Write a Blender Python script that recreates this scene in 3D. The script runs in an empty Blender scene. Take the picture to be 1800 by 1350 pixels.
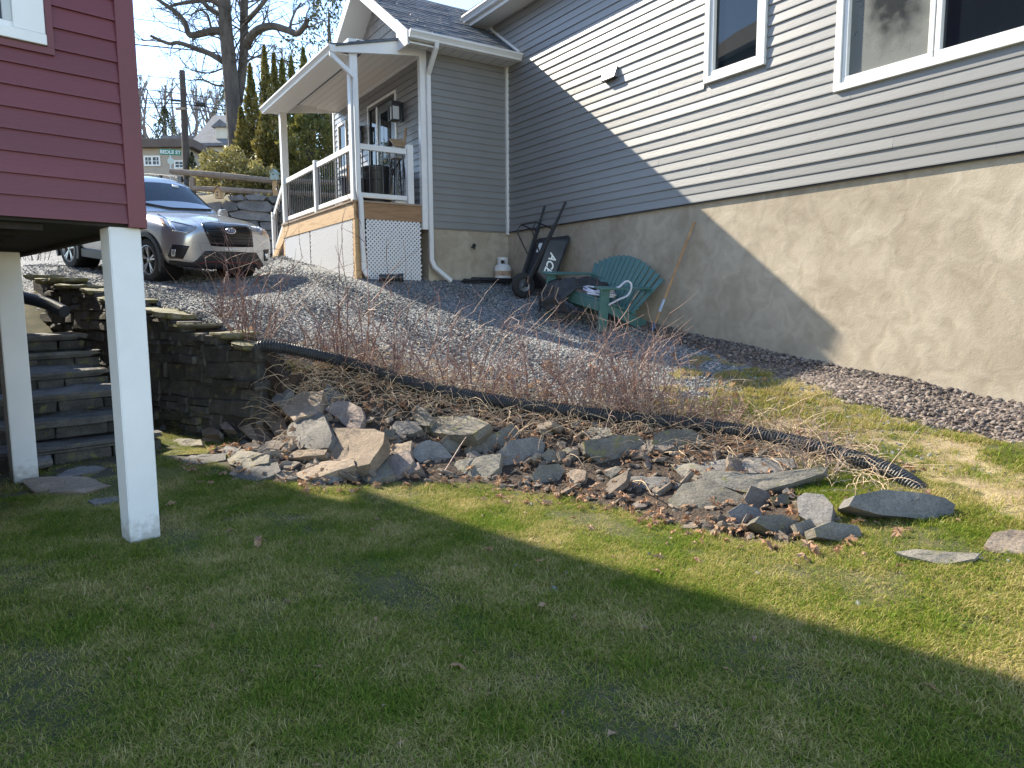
import bpy, bmesh, math, random
import numpy as np
from mathutils import Vector, Matrix, noise as mnoise
from mathutils.bvhtree import BVHTree

random.seed(7); RNG = np.random.default_rng(7)
R = math.radians
scene = bpy.context.scene
COL = scene.collection

# ------------------------------------------------------------------ camera
F_PX, CX, CY = 1237.0, 900.0, 675.0          # focal length and centre in photo pixels (1800 x 1350)
PITCH, ROLL = R(6.7), R(0.3)
CAM = np.array([0.0, 0.0, 1.6])
FWD = np.array([0, math.cos(PITCH), -math.sin(PITCH)])
_r0 = np.array([1.0, 0, 0]); _u0 = np.cross(_r0, FWD)
RIGHT = math.cos(ROLL)*_r0 - math.sin(ROLL)*_u0
UP = math.sin(ROLL)*_r0 + math.cos(ROLL)*_u0
cd = bpy.data.cameras.new('camera'); cam = bpy.data.objects.new('camera', cd); COL.objects.link(cam)
cd.sensor_width = 36.0; cd.lens = 36.0*F_PX/1800.0; cd.clip_end = 2000.0; cd.clip_start = 0.05
M = Matrix.Identity(4)
for i in range(3):
    M[i][0], M[i][1], M[i][2], M[i][3] = RIGHT[i], UP[i], -FWD[i], CAM[i]
cam.matrix_world = M
scene.camera = cam

# ------------------------------------------------------------------ sky, sun, exposure
SUN_EL, SUN_AZ = 35.5, -52.4                  # azimuth from +Y, clockwise positive
w = bpy.data.worlds.new('World'); scene.world = w; w.use_nodes = True
nt = w.node_tree; bg = nt.nodes['Background']
sky = nt.nodes.new('ShaderNodeTexSky'); sky.sky_type = 'NISHITA'; sky.sun_disc = False
sky.sun_elevation = R(SUN_EL); sky.sun_rotation = R(SUN_AZ)
sky.air_density = 1.0; sky.dust_density = 0.1; sky.ozone_density = 1.2; sky.altitude = 200
nt.links.new(sky.outputs[0], bg.inputs[0]); bg.inputs[1].default_value = 0.15
sd = bpy.data.lights.new('sun', 'SUN'); sd.energy = 4.4; sd.angle = R(0.53); sd.color = (1.0, 0.90, 0.72)
sun = bpy.data.objects.new('sun', sd); COL.objects.link(sun)
_a, _e = R(SUN_AZ), R(SUN_EL)
sdir = Vector((math.sin(_a)*math.cos(_e), math.cos(_a)*math.cos(_e), math.sin(_e)))
sun.rotation_euler = sdir.to_track_quat('Z', 'Y').to_euler(); sun.location = (-20, 15, 30)
vs = scene.view_settings
vs.view_transform = 'Standard'; vs.look = 'None'; vs.exposure = 1.5; vs.gamma = 1.0; vs.use_curve_mapping = False
scene.cycles.use_denoising = True
scene.cycles.max_bounces = 6; scene.cycles.transparent_max_bounces = 8

# ------------------------------------------------------------------ photo-to-world helpers
def ray(px, py): return FWD + RIGHT*(px-CX)/F_PX - UP*(py-CY)/F_PX
def at_y(px, py, Y): d = ray(px, py); return CAM + d*(Y/d[1])
def at_z(px, py, Z): d = ray(px, py); return CAM + d*((Z-CAM[2])/d[2])
def at_plane(px, py, P, n): d = ray(px, py); return CAM + d*(((np.array(P)-CAM) @ n)/(d @ n))
def az(a): return np.array([math.sin(R(a)), math.cos(R(a)), 0.0])

# ------------------------------------------------------------------ object helpers
def link(o, parent=None):
    COL.objects.link(o)
    if parent is not None: o.parent = parent
    return o
def empty(name, loc=(0,0,0), rz=0.0, rot=None):
    o = bpy.data.objects.new(name, None); link(o); o.location = loc
    o.rotation_euler = rot if rot is not None else (0, 0, rz)
    o.empty_display_size = 0.1
    return o
def tag(o, label=None, cat=None, group=None, kind=None):
    if label: o['label'] = label
    if cat: o['category'] = cat
    if group: o['group'] = group
    if kind: o['kind'] = kind
    return o
def mesh_obj(name, verts, faces, mat, parent=None, smooth=False):
    me = bpy.data.meshes.new(name)
    me.from_pydata([tuple(map(float, v)) for v in verts], [], [tuple(f) for f in faces]); me.update()
    if mat is not None: me.materials.append(mat)
    if smooth:
        me.polygons.foreach_set('use_smooth', [True]*len(me.polygons))
    return link(bpy.data.objects.new(name, me), parent)
def np_mesh(name, V, Fq, mat, parent=None, smooth=False):
    """fast mesh from numpy arrays; Fq is (n,3) or (n,4)"""
    V = np.asarray(V, dtype=np.float32); Fq = np.asarray(Fq, dtype=np.int32); k = Fq.shape[1]
    me = bpy.data.meshes.new(name)
    me.vertices.add(len(V)); me.vertices.foreach_set('co', V.ravel())
    me.loops.add(Fq.size); me.loops.foreach_set('vertex_index', Fq.ravel())
    me.polygons.add(len(Fq)); me.polygons.foreach_set('loop_start', np.arange(0, Fq.size, k, dtype=np.int32))
    me.polygons.foreach_set('loop_total', np.full(len(Fq), k, dtype=np.int32))
    if smooth: me.polygons.foreach_set('use_smooth', np.ones(len(Fq), dtype=bool))
    me.update(calc_edges=True); me.validate()
    if mat is not None: me.materials.append(mat)
    return link(bpy.data.objects.new(name, me), parent)

class MB:
    """collects boxes, bars, tubes and lathes; build() links them as one mesh object"""
    def __init__(s): s.v = []; s.f = []
    def add(s, vs_, fs_):
        n = len(s.v); s.v += [tuple(map(float, v)) for v in vs_]; s.f += [tuple(i+n for i in f) for f in fs_]; return s
    def box(s, x0, x1, y0, y1, z0, z1):
        return s.add([(x0,y0,z0),(x1,y0,z0),(x1,y1,z0),(x0,y1,z0),(x0,y0,z1),(x1,y0,z1),(x1,y1,z1),(x0,y1,z1)],
                     [(0,3,2,1),(4,5,6,7),(0,1,5,4),(1,2,6,5),(2,3,7,6),(3,0,4,7)])
    def hexa(s, pts):      # 8 points: bottom ring, top ring
        return s.add(pts, [(0,3,2,1),(4,5,6,7),(0,1,5,4),(1,2,6,5),(2,3,7,6),(3,0,4,7)])
    def bar(s, a, b, wx, wz, up=(0,0,1)):
        a = Vector(a); b = Vector(b); d = (b-a).normalized(); u_ = Vector(up)
        sx = d.cross(u_)
        if sx.length < 1e-4: sx = d.cross(Vector((1,0,0)))
        sx.normalize(); sz = sx.cross(d).normalized()
        sx *= wx/2; sz *= wz/2
        return s.hexa([a-sx-sz, a+sx-sz, b+sx-sz, b-sx-sz, a-sx+sz, a+sx+sz, b+sx+sz, b-sx+sz])
    def tube(s, path, r, n=8, cap=True):
        P = [Vector(p) for p in path]; rr = r if isinstance(r, (list, tuple)) else [r]*len(P)
        base = len(s.v); prev = None
        for i, p in enumerate(P):
            d = (P[min(i+1, len(P)-1)]-P[max(i-1, 0)])
            d = d.normalized() if d.length > 1e-9 else Vector((0,0,1))
            if prev is None:
                sx = d.cross(Vector((0,0,1)))
                if sx.length < 1e-3: sx = d.cross(Vector((1,0,0)))
            else: sx = prev - d*prev.dot(d)
            sx.normalize(); prev = sx; sy = d.cross(sx)
            for k in range(n):
                a = 2*math.pi*k/n; s.v.append(tuple(p+(sx*math.cos(a)+sy*math.sin(a))*rr[i]))
        for i in range(len(P)-1):
            for k in range(n):
                a = base+i*n+k; b = base+i*n+(k+1) % n
                s.f.append((a, b, b+n, a+n))
        if cap:
            s.f.append(tuple(base+k for k in range(n))[::-1]); e = base+(len(P)-1)*n
            s.f.append(tuple(e+k for k in range(n)))
        return s
    def lathe(s, prof, n=24, c=(0,0,0), axis='z'):
        base = len(s.v)
        for (r, h) in prof:
            for k in range(n):
                a = 2*math.pi*k/n; x, y = r*math.cos(a), r*math.sin(a)
                p = {'z': (x, y, h), 'y': (x, h, y), 'x': (h, x, y)}[axis]
                s.v.append((c[0]+p[0], c[1]+p[1], c[2]+p[2]))
        for i in range(len(prof)-1):
            for k in range(n):
                a = base+i*n+k; b = base+i*n+(k+1) % n; s.f.append((a, b, b+n, a+n))
        return s
    def prism(s, poly, h0, h1, axis='z'):    # poly in the two other axes
        n = len(poly)
        def P(a, b, h): return {'z': (a, b, h), 'y': (a, h, b), 'x': (h, a, b)}[axis]
        vs_ = [P(a, b, h0) for a, b in poly]+[P(a, b, h1) for a, b in poly]
        fs_ = [tuple(range(n))[::-1], tuple(range(n, 2*n))]+[(i, (i+1) % n, (i+1) % n+n, i+n) for i in range(n)]
        return s.add(vs_, fs_)
    def build(s, name, mat, parent=None, smooth=False, bevel=0.0, seg=1):
        o = mesh_obj(name, s.v, s.f, mat, parent, False)
        bm = bmesh.new(); bm.from_mesh(o.data)
        if bevel > 0:
            ed = [e for e in bm.edges if len(e.link_faces) == 2 and e.calc_face_angle(0) > 0.5]
            bmesh.ops.bevel(bm, geom=ed, offset=bevel, segments=seg, affect='EDGES', clamp_overlap=True)
        bmesh.ops.recalc_face_normals(bm, faces=bm.faces)
        if smooth:
            for f in bm.faces: f.smooth = True
            for e in bm.edges:
                if len(e.link_faces) == 2 and e.calc_face_angle(0) > 0.6: e.smooth = False
        bm.to_mesh(o.data); bm.free()
        return o
def copy_obj(o, name=None, parent=None):
    c = o.copy(); c.name = name or o.name.split('.')[0]
    COL.objects.link(c); c.parent = parent
    return c

# ------------------------------------------------------------------ materials
MATS = {}
def pmat(name, c1, c2=None, scale=5.0, rough=0.7, bump=0.0, bscale=None, c3=None, detail=6.0, stretch=(1,1,1),
         metal=0.0, spec=0.5, world=False, coat=0.0, trans=0.0, rnd=0.0, fine=None, bdist=0.01):
    m = bpy.data.materials.new(name); m.use_nodes = True; N = m.node_tree.nodes; L = m.node_tree.links
    b = N['Principled BSDF']; b.inputs['Roughness'].default_value = rough; b.inputs['Metallic'].default_value = metal
    b.inputs['Specular IOR Level'].default_value = spec
    if coat: b.inputs['Coat Weight'].default_value = coat; b.inputs['Coat Roughness'].default_value = 0.03
    if world:
        g = N.new('ShaderNodeNewGeometry'); src = g.outputs['Position']
    else:
        t = N.new('ShaderNodeTexCoord'); src = t.outputs['Object']
    mp = N.new('ShaderNodeMapping'); mp.inputs['Scale'].default_value = stretch
    L.new(src, mp.inputs['Vector'])
    col = None
    if c2 is not None:
        n = N.new('ShaderNodeTexNoise'); n.inputs['Scale'].default_value = scale; n.inputs['Detail'].default_value = detail
        n.inputs['Roughness'].default_value = 0.6
        L.new(mp.outputs[0], n.inputs['Vector'])
        r = N.new('ShaderNodeValToRGB'); e = r.color_ramp.elements
        e[0].position = 0.32; e[0].color = (*c1, 1); e[1].position = 0.68; e[1].color = (*c2, 1)
        if c3 is not None:
            x = e.new(0.5); x.color = (*c3, 1)
        L.new(n.outputs['Fac'], r.inputs['Fac']); col = r.outputs['Color']
        if fine:
            n2 = N.new('ShaderNodeTexNoise'); n2.inputs['Scale'].default_value = fine; n2.inputs['Detail'].default_value = 3
            L.new(mp.outputs[0], n2.inputs['Vector'])
            mr = N.new('ShaderNodeMapRange'); mr.inputs['From Min'].default_value = 0.3; mr.inputs['From Max'].default_value = 0.7
            mr.inputs['To Min'].default_value = 0.62; mr.inputs['To Max'].default_value = 1.25
            L.new(n2.outputs['Fac'], mr.inputs['Value'])
            hs0 = N.new('ShaderNodeHueSaturation'); L.new(col, hs0.inputs['Color']); L.new(mr.outputs[0], hs0.inputs['Value'])
            col = hs0.outputs['Color']
    if rnd > 0:
        oi = N.new('ShaderNodeObjectInfo'); mr = N.new('ShaderNodeMapRange')
        mr.inputs['To Min'].default_value = 1-rnd; mr.inputs['To Max'].default_value = 1+rnd
        L.new(oi.outputs['Random'], mr.inputs['Value'])
        hs = N.new('ShaderNodeHueSaturation')
        if col is not None: L.new(col, hs.inputs['Color'])
        else: hs.inputs['Color'].default_value = (*c1, 1)
        L.new(mr.outputs[0], hs.inputs['Value']); col = hs.outputs['Color']
    if col is not None: L.new(col, b.inputs['Base Color'])
    else: b.inputs['Base Color'].default_value = (*c1, 1)
    if bump > 0:
        nb = N.new('ShaderNodeTexNoise'); nb.inputs['Scale'].default_value = bscale or scale*4; nb.inputs['Detail'].default_value = 6
        L.new(mp.outputs[0], nb.inputs['Vector'])
        bp = N.new('ShaderNodeBump'); bp.inputs['Strength'].default_value = bump; bp.inputs['Distance'].default_value = bdist
        L.new(nb.outputs['Fac'], bp.inputs['Height']); L.new(bp.outputs[0], b.inputs['Normal'])
    if trans > 0:
        tr = N.new('ShaderNodeBsdfTranslucent'); mx = N.new('ShaderNodeMixShader'); mx.inputs[0].default_value = trans
        if col is not None: L.new(col, tr.inputs['Color'])
        else: tr.inputs['Color'].default_value = (*c1, 1)
        L.new(b.outputs[0], mx.inputs[1]); L.new(tr.outputs[0], mx.inputs[2]); L.new(mx.outputs[0], N['Material Output'].inputs['Surface'])
    MATS[name] = m
    return m
white = pmat('white_trim', (.78,.78,.77), (.70,.70,.69), 2.0, .42, 0.05, 40)
white_post = pmat('white_post_wrap', (.76,.77,.78), (.66,.67,.68), 1.6, .45, .08, 90)
grey_siding = pmat('grey_vinyl_siding', (.235,.235,.232), (.205,.205,.204), 1.5, .38, .12, 60, stretch=(1,.15,1), rnd=.03, spec=.6)
red_siding = pmat('maroon_vinyl_siding', (.150,.033,.043), (.124,.028,.037), 2.2, .5, .15, 70, stretch=(.2,.2,1), rnd=.05)
red_trim = pmat('maroon_trim', (.150,.033,.043), (.128,.029,.037), 3, .5, .08, 60)
soffit_m = pmat('white_vinyl_soffit', (.72,.71,.68), None, rough=.5)
shingle_m = pmat('blue_grey_asphalt_shingle', (.060,.075,.098), (.13,.15,.175), 9, .9, .5, 180, rnd=.22, fine=260)
shingle_b = pmat('brown_asphalt_shingle', (.20,.17,.15), (.32,.28,.25), 9, .9, .5, 180, rnd=.22, fine=260)
shake_m = pmat('grey_shake', (.33,.32,.31), (.28,.275,.27), 6, .6, .3, 60, stretch=(1,6,.4), rnd=.1)
wood_new = pmat('new_pine_board', (.52,.34,.17), (.40,.24,.11), 3, .7, .2, 30, c3=(.56,.38,.20), stretch=(1,1,8))
wood_side = pmat('darker_brown_board', (.36,.22,.12), (.24,.135,.07), 3.0, .75, .2, 30, c3=(.32,.19,.10), stretch=(1,1,8))  # darker brown version of the pine board, used on the near porch rim
wood_deck = pmat('deck_board', (.34,.25,.17), (.25,.18,.12), 4, .75, .2, 30, rnd=.12)
wood_grey = pmat('weathered_grey_wood', (.30,.24,.19), (.20,.155,.12), 5, .85, .3, 40, stretch=(1,1,1), rnd=.12)
wood_handle = pmat('wood_handle', (.42,.27,.15), (.28,.17,.09), 9, .6, .1, 60)
black_metal = pmat('black_metal', (.018,.018,.020), None, rough=.45)
black_plastic = pmat('black_plastic', (.020,.021,.023), (.035,.036,.04), 6, .42, .1, 60)
black_pipe = pmat('black_corrugated_plastic', (.020,.022,.025), (.042,.046,.052), 7, .52, .05, 80)
black_fabric = pmat('black_nylon', (.020,.020,.022), (.040,.039,.040), 14, .6, .5, 60)
rubber = pmat('rubber', (.022,.022,.023), (.04,.04,.04), 20, .8, .3, 90)
green_paint = pmat('green_plastic_lumber', (.062,.150,.145), (.078,.175,.168), 6, .5, .1, 60)
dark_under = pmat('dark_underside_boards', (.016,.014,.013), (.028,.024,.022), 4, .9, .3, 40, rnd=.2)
tan_paint = pmat('tan_stucco_far', (.42,.36,.30), (.36,.31,.26), 3, .9, .2, 30)
cream_paint = pmat('cream_paint_far', (.66,.60,.50), (.56,.51,.43), 3, .8)
bark = pmat('grey_bark', (.13,.11,.095), (.06,.05,.043), 5, .95, .8, 22, stretch=(1,1,.25), bdist=.05)
twig_m = pmat('pale_twig', (.30,.23,.20), (.20,.14,.125), 3, .85, rnd=.1)
cane_m = pmat('reddish_cane', (.27,.165,.135), (.42,.30,.225), 4, .6, c3=(.20,.105,.092))
dead_m = pmat('dead_straw_stem', (.50,.36,.235), (.33,.21,.145), 6, .8, c3=(.56,.43,.29))
leaf_dead = pmat('dead_brown_leaf', (.34,.17,.085), (.20,.105,.060), 9, .75, c3=(.42,.25,.15), world=True, trans=.25)
leaf_tan = pmat('tan_dead_leaf', (.42,.28,.17), (.28,.17,.11), 9, .75, world=True, trans=.2)
wire_m = pmat('black_cable', (.012,.012,.014), None, rough=.6)
pole_m = pmat('utility_pole_wood', (.085,.07,.062), (.055,.045,.04), 6, .9, .3, 40)
chrome = pmat('chrome', (.75,.75,.76), None, rough=.12, metal=1.0)
metal_grey = pmat('galvanised_steel', (.42,.43,.44), (.33,.34,.35), 8, .4, metal=.8)
sign_green = pmat('sign_green', (.004,.20,.115), None, rough=.4)
sign_white = pmat('sign_white', (.80,.82,.80), None, rough=.4)
hose_white = pmat('pale_hose', (.62,.63,.72), (.55,.56,.66), 9, .4)
rust_m = pmat('rusty_band', (.55,.49,.42), (.35,.20,.11), 9, .7, .2, 40, c3=(.47,.34,.23))
moss_m = pmat('moss', (.14,.15,.02), (.09,.085,.015), 8, .95, 1.0, 120)

def glass(name, base=(.02,.035,.05), rough=.03, alpha_mix=0.25):
    m = bpy.data.materials.new(name); m.use_nodes = True; N = m.node_tree.nodes; L = m.node_tree.links
    b = N['Principled BSDF']; b.inputs['Base Color'].default_value = (*base, 1); b.inputs['Roughness'].default_value = rough
    b.inputs['Specular IOR Level'].default_value = .9
    if alpha_mix > 0:
        tr = N.new('ShaderNodeBsdfTransparent'); mx = N.new('ShaderNodeMixShader')
        fr = N.new('ShaderNodeFresnel'); fr.inputs[0].default_value = 1.5
        mr = N.new('ShaderNodeMapRange'); mr.inputs['To Min'].default_value = 1-alpha_mix; mr.inputs['To Max'].default_value = 1.0
        L.new(fr.outputs[0], mr.inputs['Value']); L.new(mr.outputs[0], mx.inputs[0])
        L.new(tr.outputs[0], mx.inputs[1]); L.new(b.outputs[0], mx.inputs[2]); L.new(mx.outputs[0], N['Material Output'].inputs[0])
    return m
glass_dark = glass('window_glass', (.010,.016,.022), .015, .30)
glass_car = glass('windscreen_glass', (.03,.045,.06), .03, .25)

def stucco():
    m = bpy.data.materials.new('trowelled_stucco'); m.use_nodes = True; N = m.node_tree.nodes; L = m.node_tree.links
    b = N['Principled BSDF']; b.inputs['Roughness'].default_value = .88; b.inputs['Specular IOR Level'].default_value = .25
    t = N.new('ShaderNodeTexCoord')
    # broad tone
    n1 = N.new('ShaderNodeTexNoise'); n1.inputs['Scale'].default_value = 1.3; n1.inputs['Detail'].default_value = 5
    L.new(t.outputs['Object'], n1.inputs['Vector'])
    r1 = N.new('ShaderNodeValToRGB'); e = r1.color_ramp.elements
    e[0].position = .3; e[0].color = (.36,.305,.235,1); e[1].position = .7; e[1].color = (.48,.42,.335,1)
    L.new(n1.outputs['Fac'], r1.inputs['Fac'])
    # trowel arcs: rings inside voronoi cells, distorted
    nz = N.new('ShaderNodeTexNoise'); nz.inputs['Scale'].default_value = 2.5; nz.inputs['Detail'].default_value = 2
    L.new(t.outputs['Object'], nz.inputs['Vector'])
    mixv = N.new('ShaderNodeMix'); mixv.data_type = 'VECTOR'; mixv.inputs[0].default_value = .16
    L.new(t.outputs['Object'], mixv.inputs[4]); L.new(nz.outputs['Color'], mixv.inputs[5])
    arcs = None
    for sc, off in ((3.1, 0), (4.4, 7.3)):
        mp = N.new('ShaderNodeMapping'); mp.inputs['Location'].default_value = (off, off*.7, off*1.3); L.new(mixv.outputs[1], mp.inputs[0])
        vo = N.new('ShaderNodeTexVoronoi'); vo.inputs['Scale'].default_value = sc; L.new(mp.outputs[0], vo.inputs['Vector'])
        mu = N.new('ShaderNodeMath'); mu.operation = 'MULTIPLY'; mu.inputs[1].default_value = 34.0; L.new(vo.outputs['Distance'], mu.inputs[0])
        si = N.new('ShaderNodeMath'); si.operation = 'SINE'; L.new(mu.outputs[0], si.inputs[0])
        if arcs is None: arcs = si
        else:
            ad = N.new('ShaderNodeMath'); ad.operation = 'MULTIPLY_ADD'; ad.inputs[1].default_value = .6
            L.new(si.outputs[0], ad.inputs[0]); L.new(arcs.outputs[0], ad.inputs[2]); arcs = ad
    n3 = N.new('ShaderNodeTexNoise'); n3.inputs['Scale'].default_value = 5.0; n3.inputs['Detail'].default_value = 8; n3.inputs['Distortion'].default_value = .9
    L.new(t.outputs['Object'], n3.inputs['Vector'])
    r3 = N.new('ShaderNodeValToRGB'); e = r3.color_ramp.elements
    e[0].position = .30; e[0].color = (.78,.765,.745,1); e[1].position = .66; e[1].color = (1.07,1.07,1.07,1)
    L.new(n3.outputs['Fac'], r3.inputs['Fac'])
    mc = N.new('ShaderNodeMix'); mc.data_type = 'RGBA'; mc.blend_type = 'MULTIPLY'; mc.inputs[0].default_value = .85
    L.new(r1.outputs[0], mc.inputs[6]); L.new(r3.outputs[0], mc.inputs[7])
    mra = N.new('ShaderNodeMapRange'); mra.inputs['From Min'].default_value = -1.5; mra.inputs['From Max'].default_value = 1.5
    mra.inputs['To Min'].default_value = .99; mra.inputs['To Max'].default_value = 1.01; L.new(arcs.outputs[0], mra.inputs['Value'])
    hs = N.new('ShaderNodeHueSaturation'); L.new(mc.outputs[2], hs.inputs['Color']); L.new(mra.outputs[0], hs.inputs['Value'])
    L.new(hs.outputs[0], b.inputs['Base Color'])
    n4 = N.new('ShaderNodeTexNoise'); n4.inputs['Scale'].default_value = 60; n4.inputs['Detail'].default_value = 4; L.new(t.outputs['Object'], n4.inputs['Vector'])
    ad2 = N.new('ShaderNodeMath'); ad2.operation = 'MULTIPLY_ADD'; ad2.inputs[1].default_value = .05; L.new(arcs.outputs[0], ad2.inputs[0])
    s3 = N.new('ShaderNodeMath'); s3.operation = 'ADD'; L.new(n4.outputs['Fac'], s3.inputs[0])
    m4 = N.new('ShaderNodeMath'); m4.operation = 'MULTIPLY'; m4.inputs[1].default_value = 2.5; L.new(n3.outputs['Fac'], m4.inputs[0]); L.new(m4.outputs[0], s3.inputs[1])
    L.new(s3.outputs[0], ad2.inputs[2])
    bp = N.new('ShaderNodeBump'); bp.inputs['Strength'].default_value = .35; bp.inputs['Distance'].default_value = .006
    L.new(ad2.outputs[0], bp.inputs['Height']); L.new(bp.outputs[0], b.inputs['Normal'])
    return m
stucco_m = stucco()

def rock_mat(name, a, b_, c, moss=0.0, lich=.0):
    m = bpy.data.materials.new(name); m.use_nodes = True; N = m.node_tree.nodes; L = m.node_tree.links
    b = N['Principled BSDF']; b.inputs['Roughness'].default_value = .85; b.inputs['Specular IOR Level'].default_value = .3
    g = N.new('ShaderNodeNewGeometry'); oi = N.new('ShaderNodeObjectInfo')
    n1 = N.new('ShaderNodeTexNoise'); n1.inputs['Scale'].default_value = 5; n1.inputs['Detail'].default_value = 8; n1.inputs['Roughness'].default_value = .65
    L.new(g.outputs['Position'], n1.inputs['Vector'])
    r = N.new('ShaderNodeValToRGB'); e = r.color_ramp.elements
    e[0].position = .30; e[0].color = (*a, 1); e[1].position = .70; e[1].color = (*b_, 1); x = e.new(.5); x.color = (*c, 1)
    L.new(n1.outputs['Fac'], r.inputs['Fac'])
    n2 = N.new('ShaderNodeTexNoise'); n2.inputs['Scale'].default_value = 70; n2.inputs['Detail'].default_value = 5; L.new(g.outputs['Position'], n2.inputs['Vector'])
    mr = N.new('ShaderNodeMapRange'); mr.inputs['From Min'].default_value = .3; mr.inputs['From Max'].default_value = .7
    mr.inputs['To Min'].default_value = .72; mr.inputs['To Max'].default_value = 1.22; L.new(n2.outputs['Fac'], mr.inputs['Value'])
    mr2 = N.new('ShaderNodeMapRange'); mr2.inputs['To Min'].default_value = .72; mr2.inputs['To Max'].default_value = 1.2; L.new(oi.outputs['Random'], mr2.inputs['Value'])
    mm = N.new('ShaderNodeMath'); mm.operation = 'MULTIPLY'; L.new(mr.outputs[0], mm.inputs[0]); L.new(mr2.outputs[0], mm.inputs[1])
    hs = N.new('ShaderNodeHueSaturation'); L.new(r.outputs[0], hs.inputs['Color']); L.new(mm.outputs[0], hs.inputs['Value']); col = hs.outputs[0]
    if moss > 0:
        n5 = N.new('ShaderNodeTexNoise'); n5.inputs['Scale'].default_value = 9; n5.inputs['Detail'].default_value = 5; L.new(g.outputs['Position'], n5.inputs['Vector'])
        r5 = N.new('ShaderNodeValToRGB'); e = r5.color_ramp.elements; e[0].position = .62-.3*moss; e[1].position = .74-.3*moss
        L.new(n5.outputs['Fac'], r5.inputs['Fac'])
        mx = N.new('ShaderNodeMix'); mx.data_type = 'RGBA'; mx.inputs[7].default_value = (.17,.16,.075,1)
        L.new(r5.outputs[0], mx.inputs[0]); L.new(col, mx.inputs[6]); col = mx.outputs[2]
    L.new(col, b.inputs['Base Color'])
    n3 = N.new('ShaderNodeTexNoise'); n3.inputs['Scale'].default_value = 24; n3.inputs['Detail'].default_value = 9; n3.inputs['Roughness'].default_value = .65
    mp = N.new('ShaderNodeMapping'); mp.inputs['Scale'].default_value = (1,1,2.6); L.new(g.outputs['Position'], mp.inputs[0]); L.new(mp.outputs[0], n3.inputs['Vector'])
    bp = N.new('ShaderNodeBump'); bp.inputs['Strength'].default_value = .8; bp.inputs['Distance'].default_value = .018
    L.new(n3.outputs['Fac'], bp.inputs['Height']); L.new(bp.outputs[0], b.inputs['Normal'])
    return m
rock_tan = rock_mat('tan_brown_flagstone', (.225,.168,.122), (.38,.30,.225), (.29,.225,.168))
rock_grey = rock_mat('grey_blue_flagstone', (.125,.118,.112), (.245,.23,.212), (.18,.17,.16))
rock_green = rock_mat('lichen_grey_flagstone', (.13,.12,.10), (.255,.23,.19), (.185,.168,.14), moss=.16)
rock_pink = rock_mat('mauve_flagstone', (.215,.165,.14), (.345,.275,.235), (.27,.215,.185))
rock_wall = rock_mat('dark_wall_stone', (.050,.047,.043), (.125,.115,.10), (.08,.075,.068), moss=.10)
rock_cap = rock_mat('mossy_cap_stone', (.20,.19,.14), (.34,.32,.25), (.27,.25,.19), moss=.6)
boulder_m = rock_mat('grey_boulder', (.15,.155,.16), (.27,.27,.265), (.20,.20,.20))

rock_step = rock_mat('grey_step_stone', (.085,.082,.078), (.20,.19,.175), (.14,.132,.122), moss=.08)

def splash(m):
    """mud splash and a scuffed band at the foot of the posts"""
    N = m.node_tree.nodes; L = m.node_tree.links; b = N['Principled BSDF']; src = b.inputs['Base Color'].links[0].from_socket
    t = N.new('ShaderNodeTexCoord'); s = N.new('ShaderNodeSeparateXYZ'); L.new(t.outputs['Object'], s.inputs[0])
    n = N.new('ShaderNodeTexNoise'); n.inputs['Scale'].default_value = 22; n.inputs['Detail'].default_value = 7; L.new(t.outputs['Object'], n.inputs['Vector'])
    a = N.new('ShaderNodeMath'); a.operation = 'MULTIPLY_ADD'; a.inputs[1].default_value = -.42; L.new(n.outputs['Fac'], a.inputs[0]); L.new(s.outputs['Z'], a.inputs[2])
    r = N.new('ShaderNodeMapRange'); r.inputs['From Min'].default_value = -.19; r.inputs['From Max'].default_value = -.04; r.inputs['To Min'].default_value = .5; r.inputs['To Max'].default_value = 0; L.new(a.outputs[0], r.inputs['Value'])
    x = N.new('ShaderNodeMix'); x.data_type = 'RGBA'; x.inputs[7].default_value = (.20,.17,.11,1); L.new(r.outputs[0], x.inputs[0]); L.new(src, x.inputs[6]); L.new(x.outputs[2], b.inputs['Base Color'])
splash(white_post)
# ------------------------------------------------------------------ house frames
HX, HY = -az(57.0), -az(-33.0)               # grey house: X out of the long wall, Y towards the viewer
CORNER = at_y(893, 408, 13.0)
def hw(x, y, z): P = CORNER + HX*x + HY*y; return np.array([P[0], P[1], z])
def hpx(px, py, X=None, Y=None):
    P = at_plane(px, py, hw(X, 0, 0), HX) if X is not None else at_plane(px, py, hw(0, Y, 0), HY)
    d = P-CORNER; return np.array([d @ HX, d @ HY, P[2]])
H_RZ = math.atan2(HX[1], HX[0])
RQ, RP = az(44.6), az(-45.4)                 # red house: X along the front, Y to the back
RB = at_z(232, 958, 0.0)
def rw(x, y, z): P = RB + RQ*x + RP*y; return np.array([P[0], P[1], z])
R_RZ = math.atan2(RQ[1], RQ[0])

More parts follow.
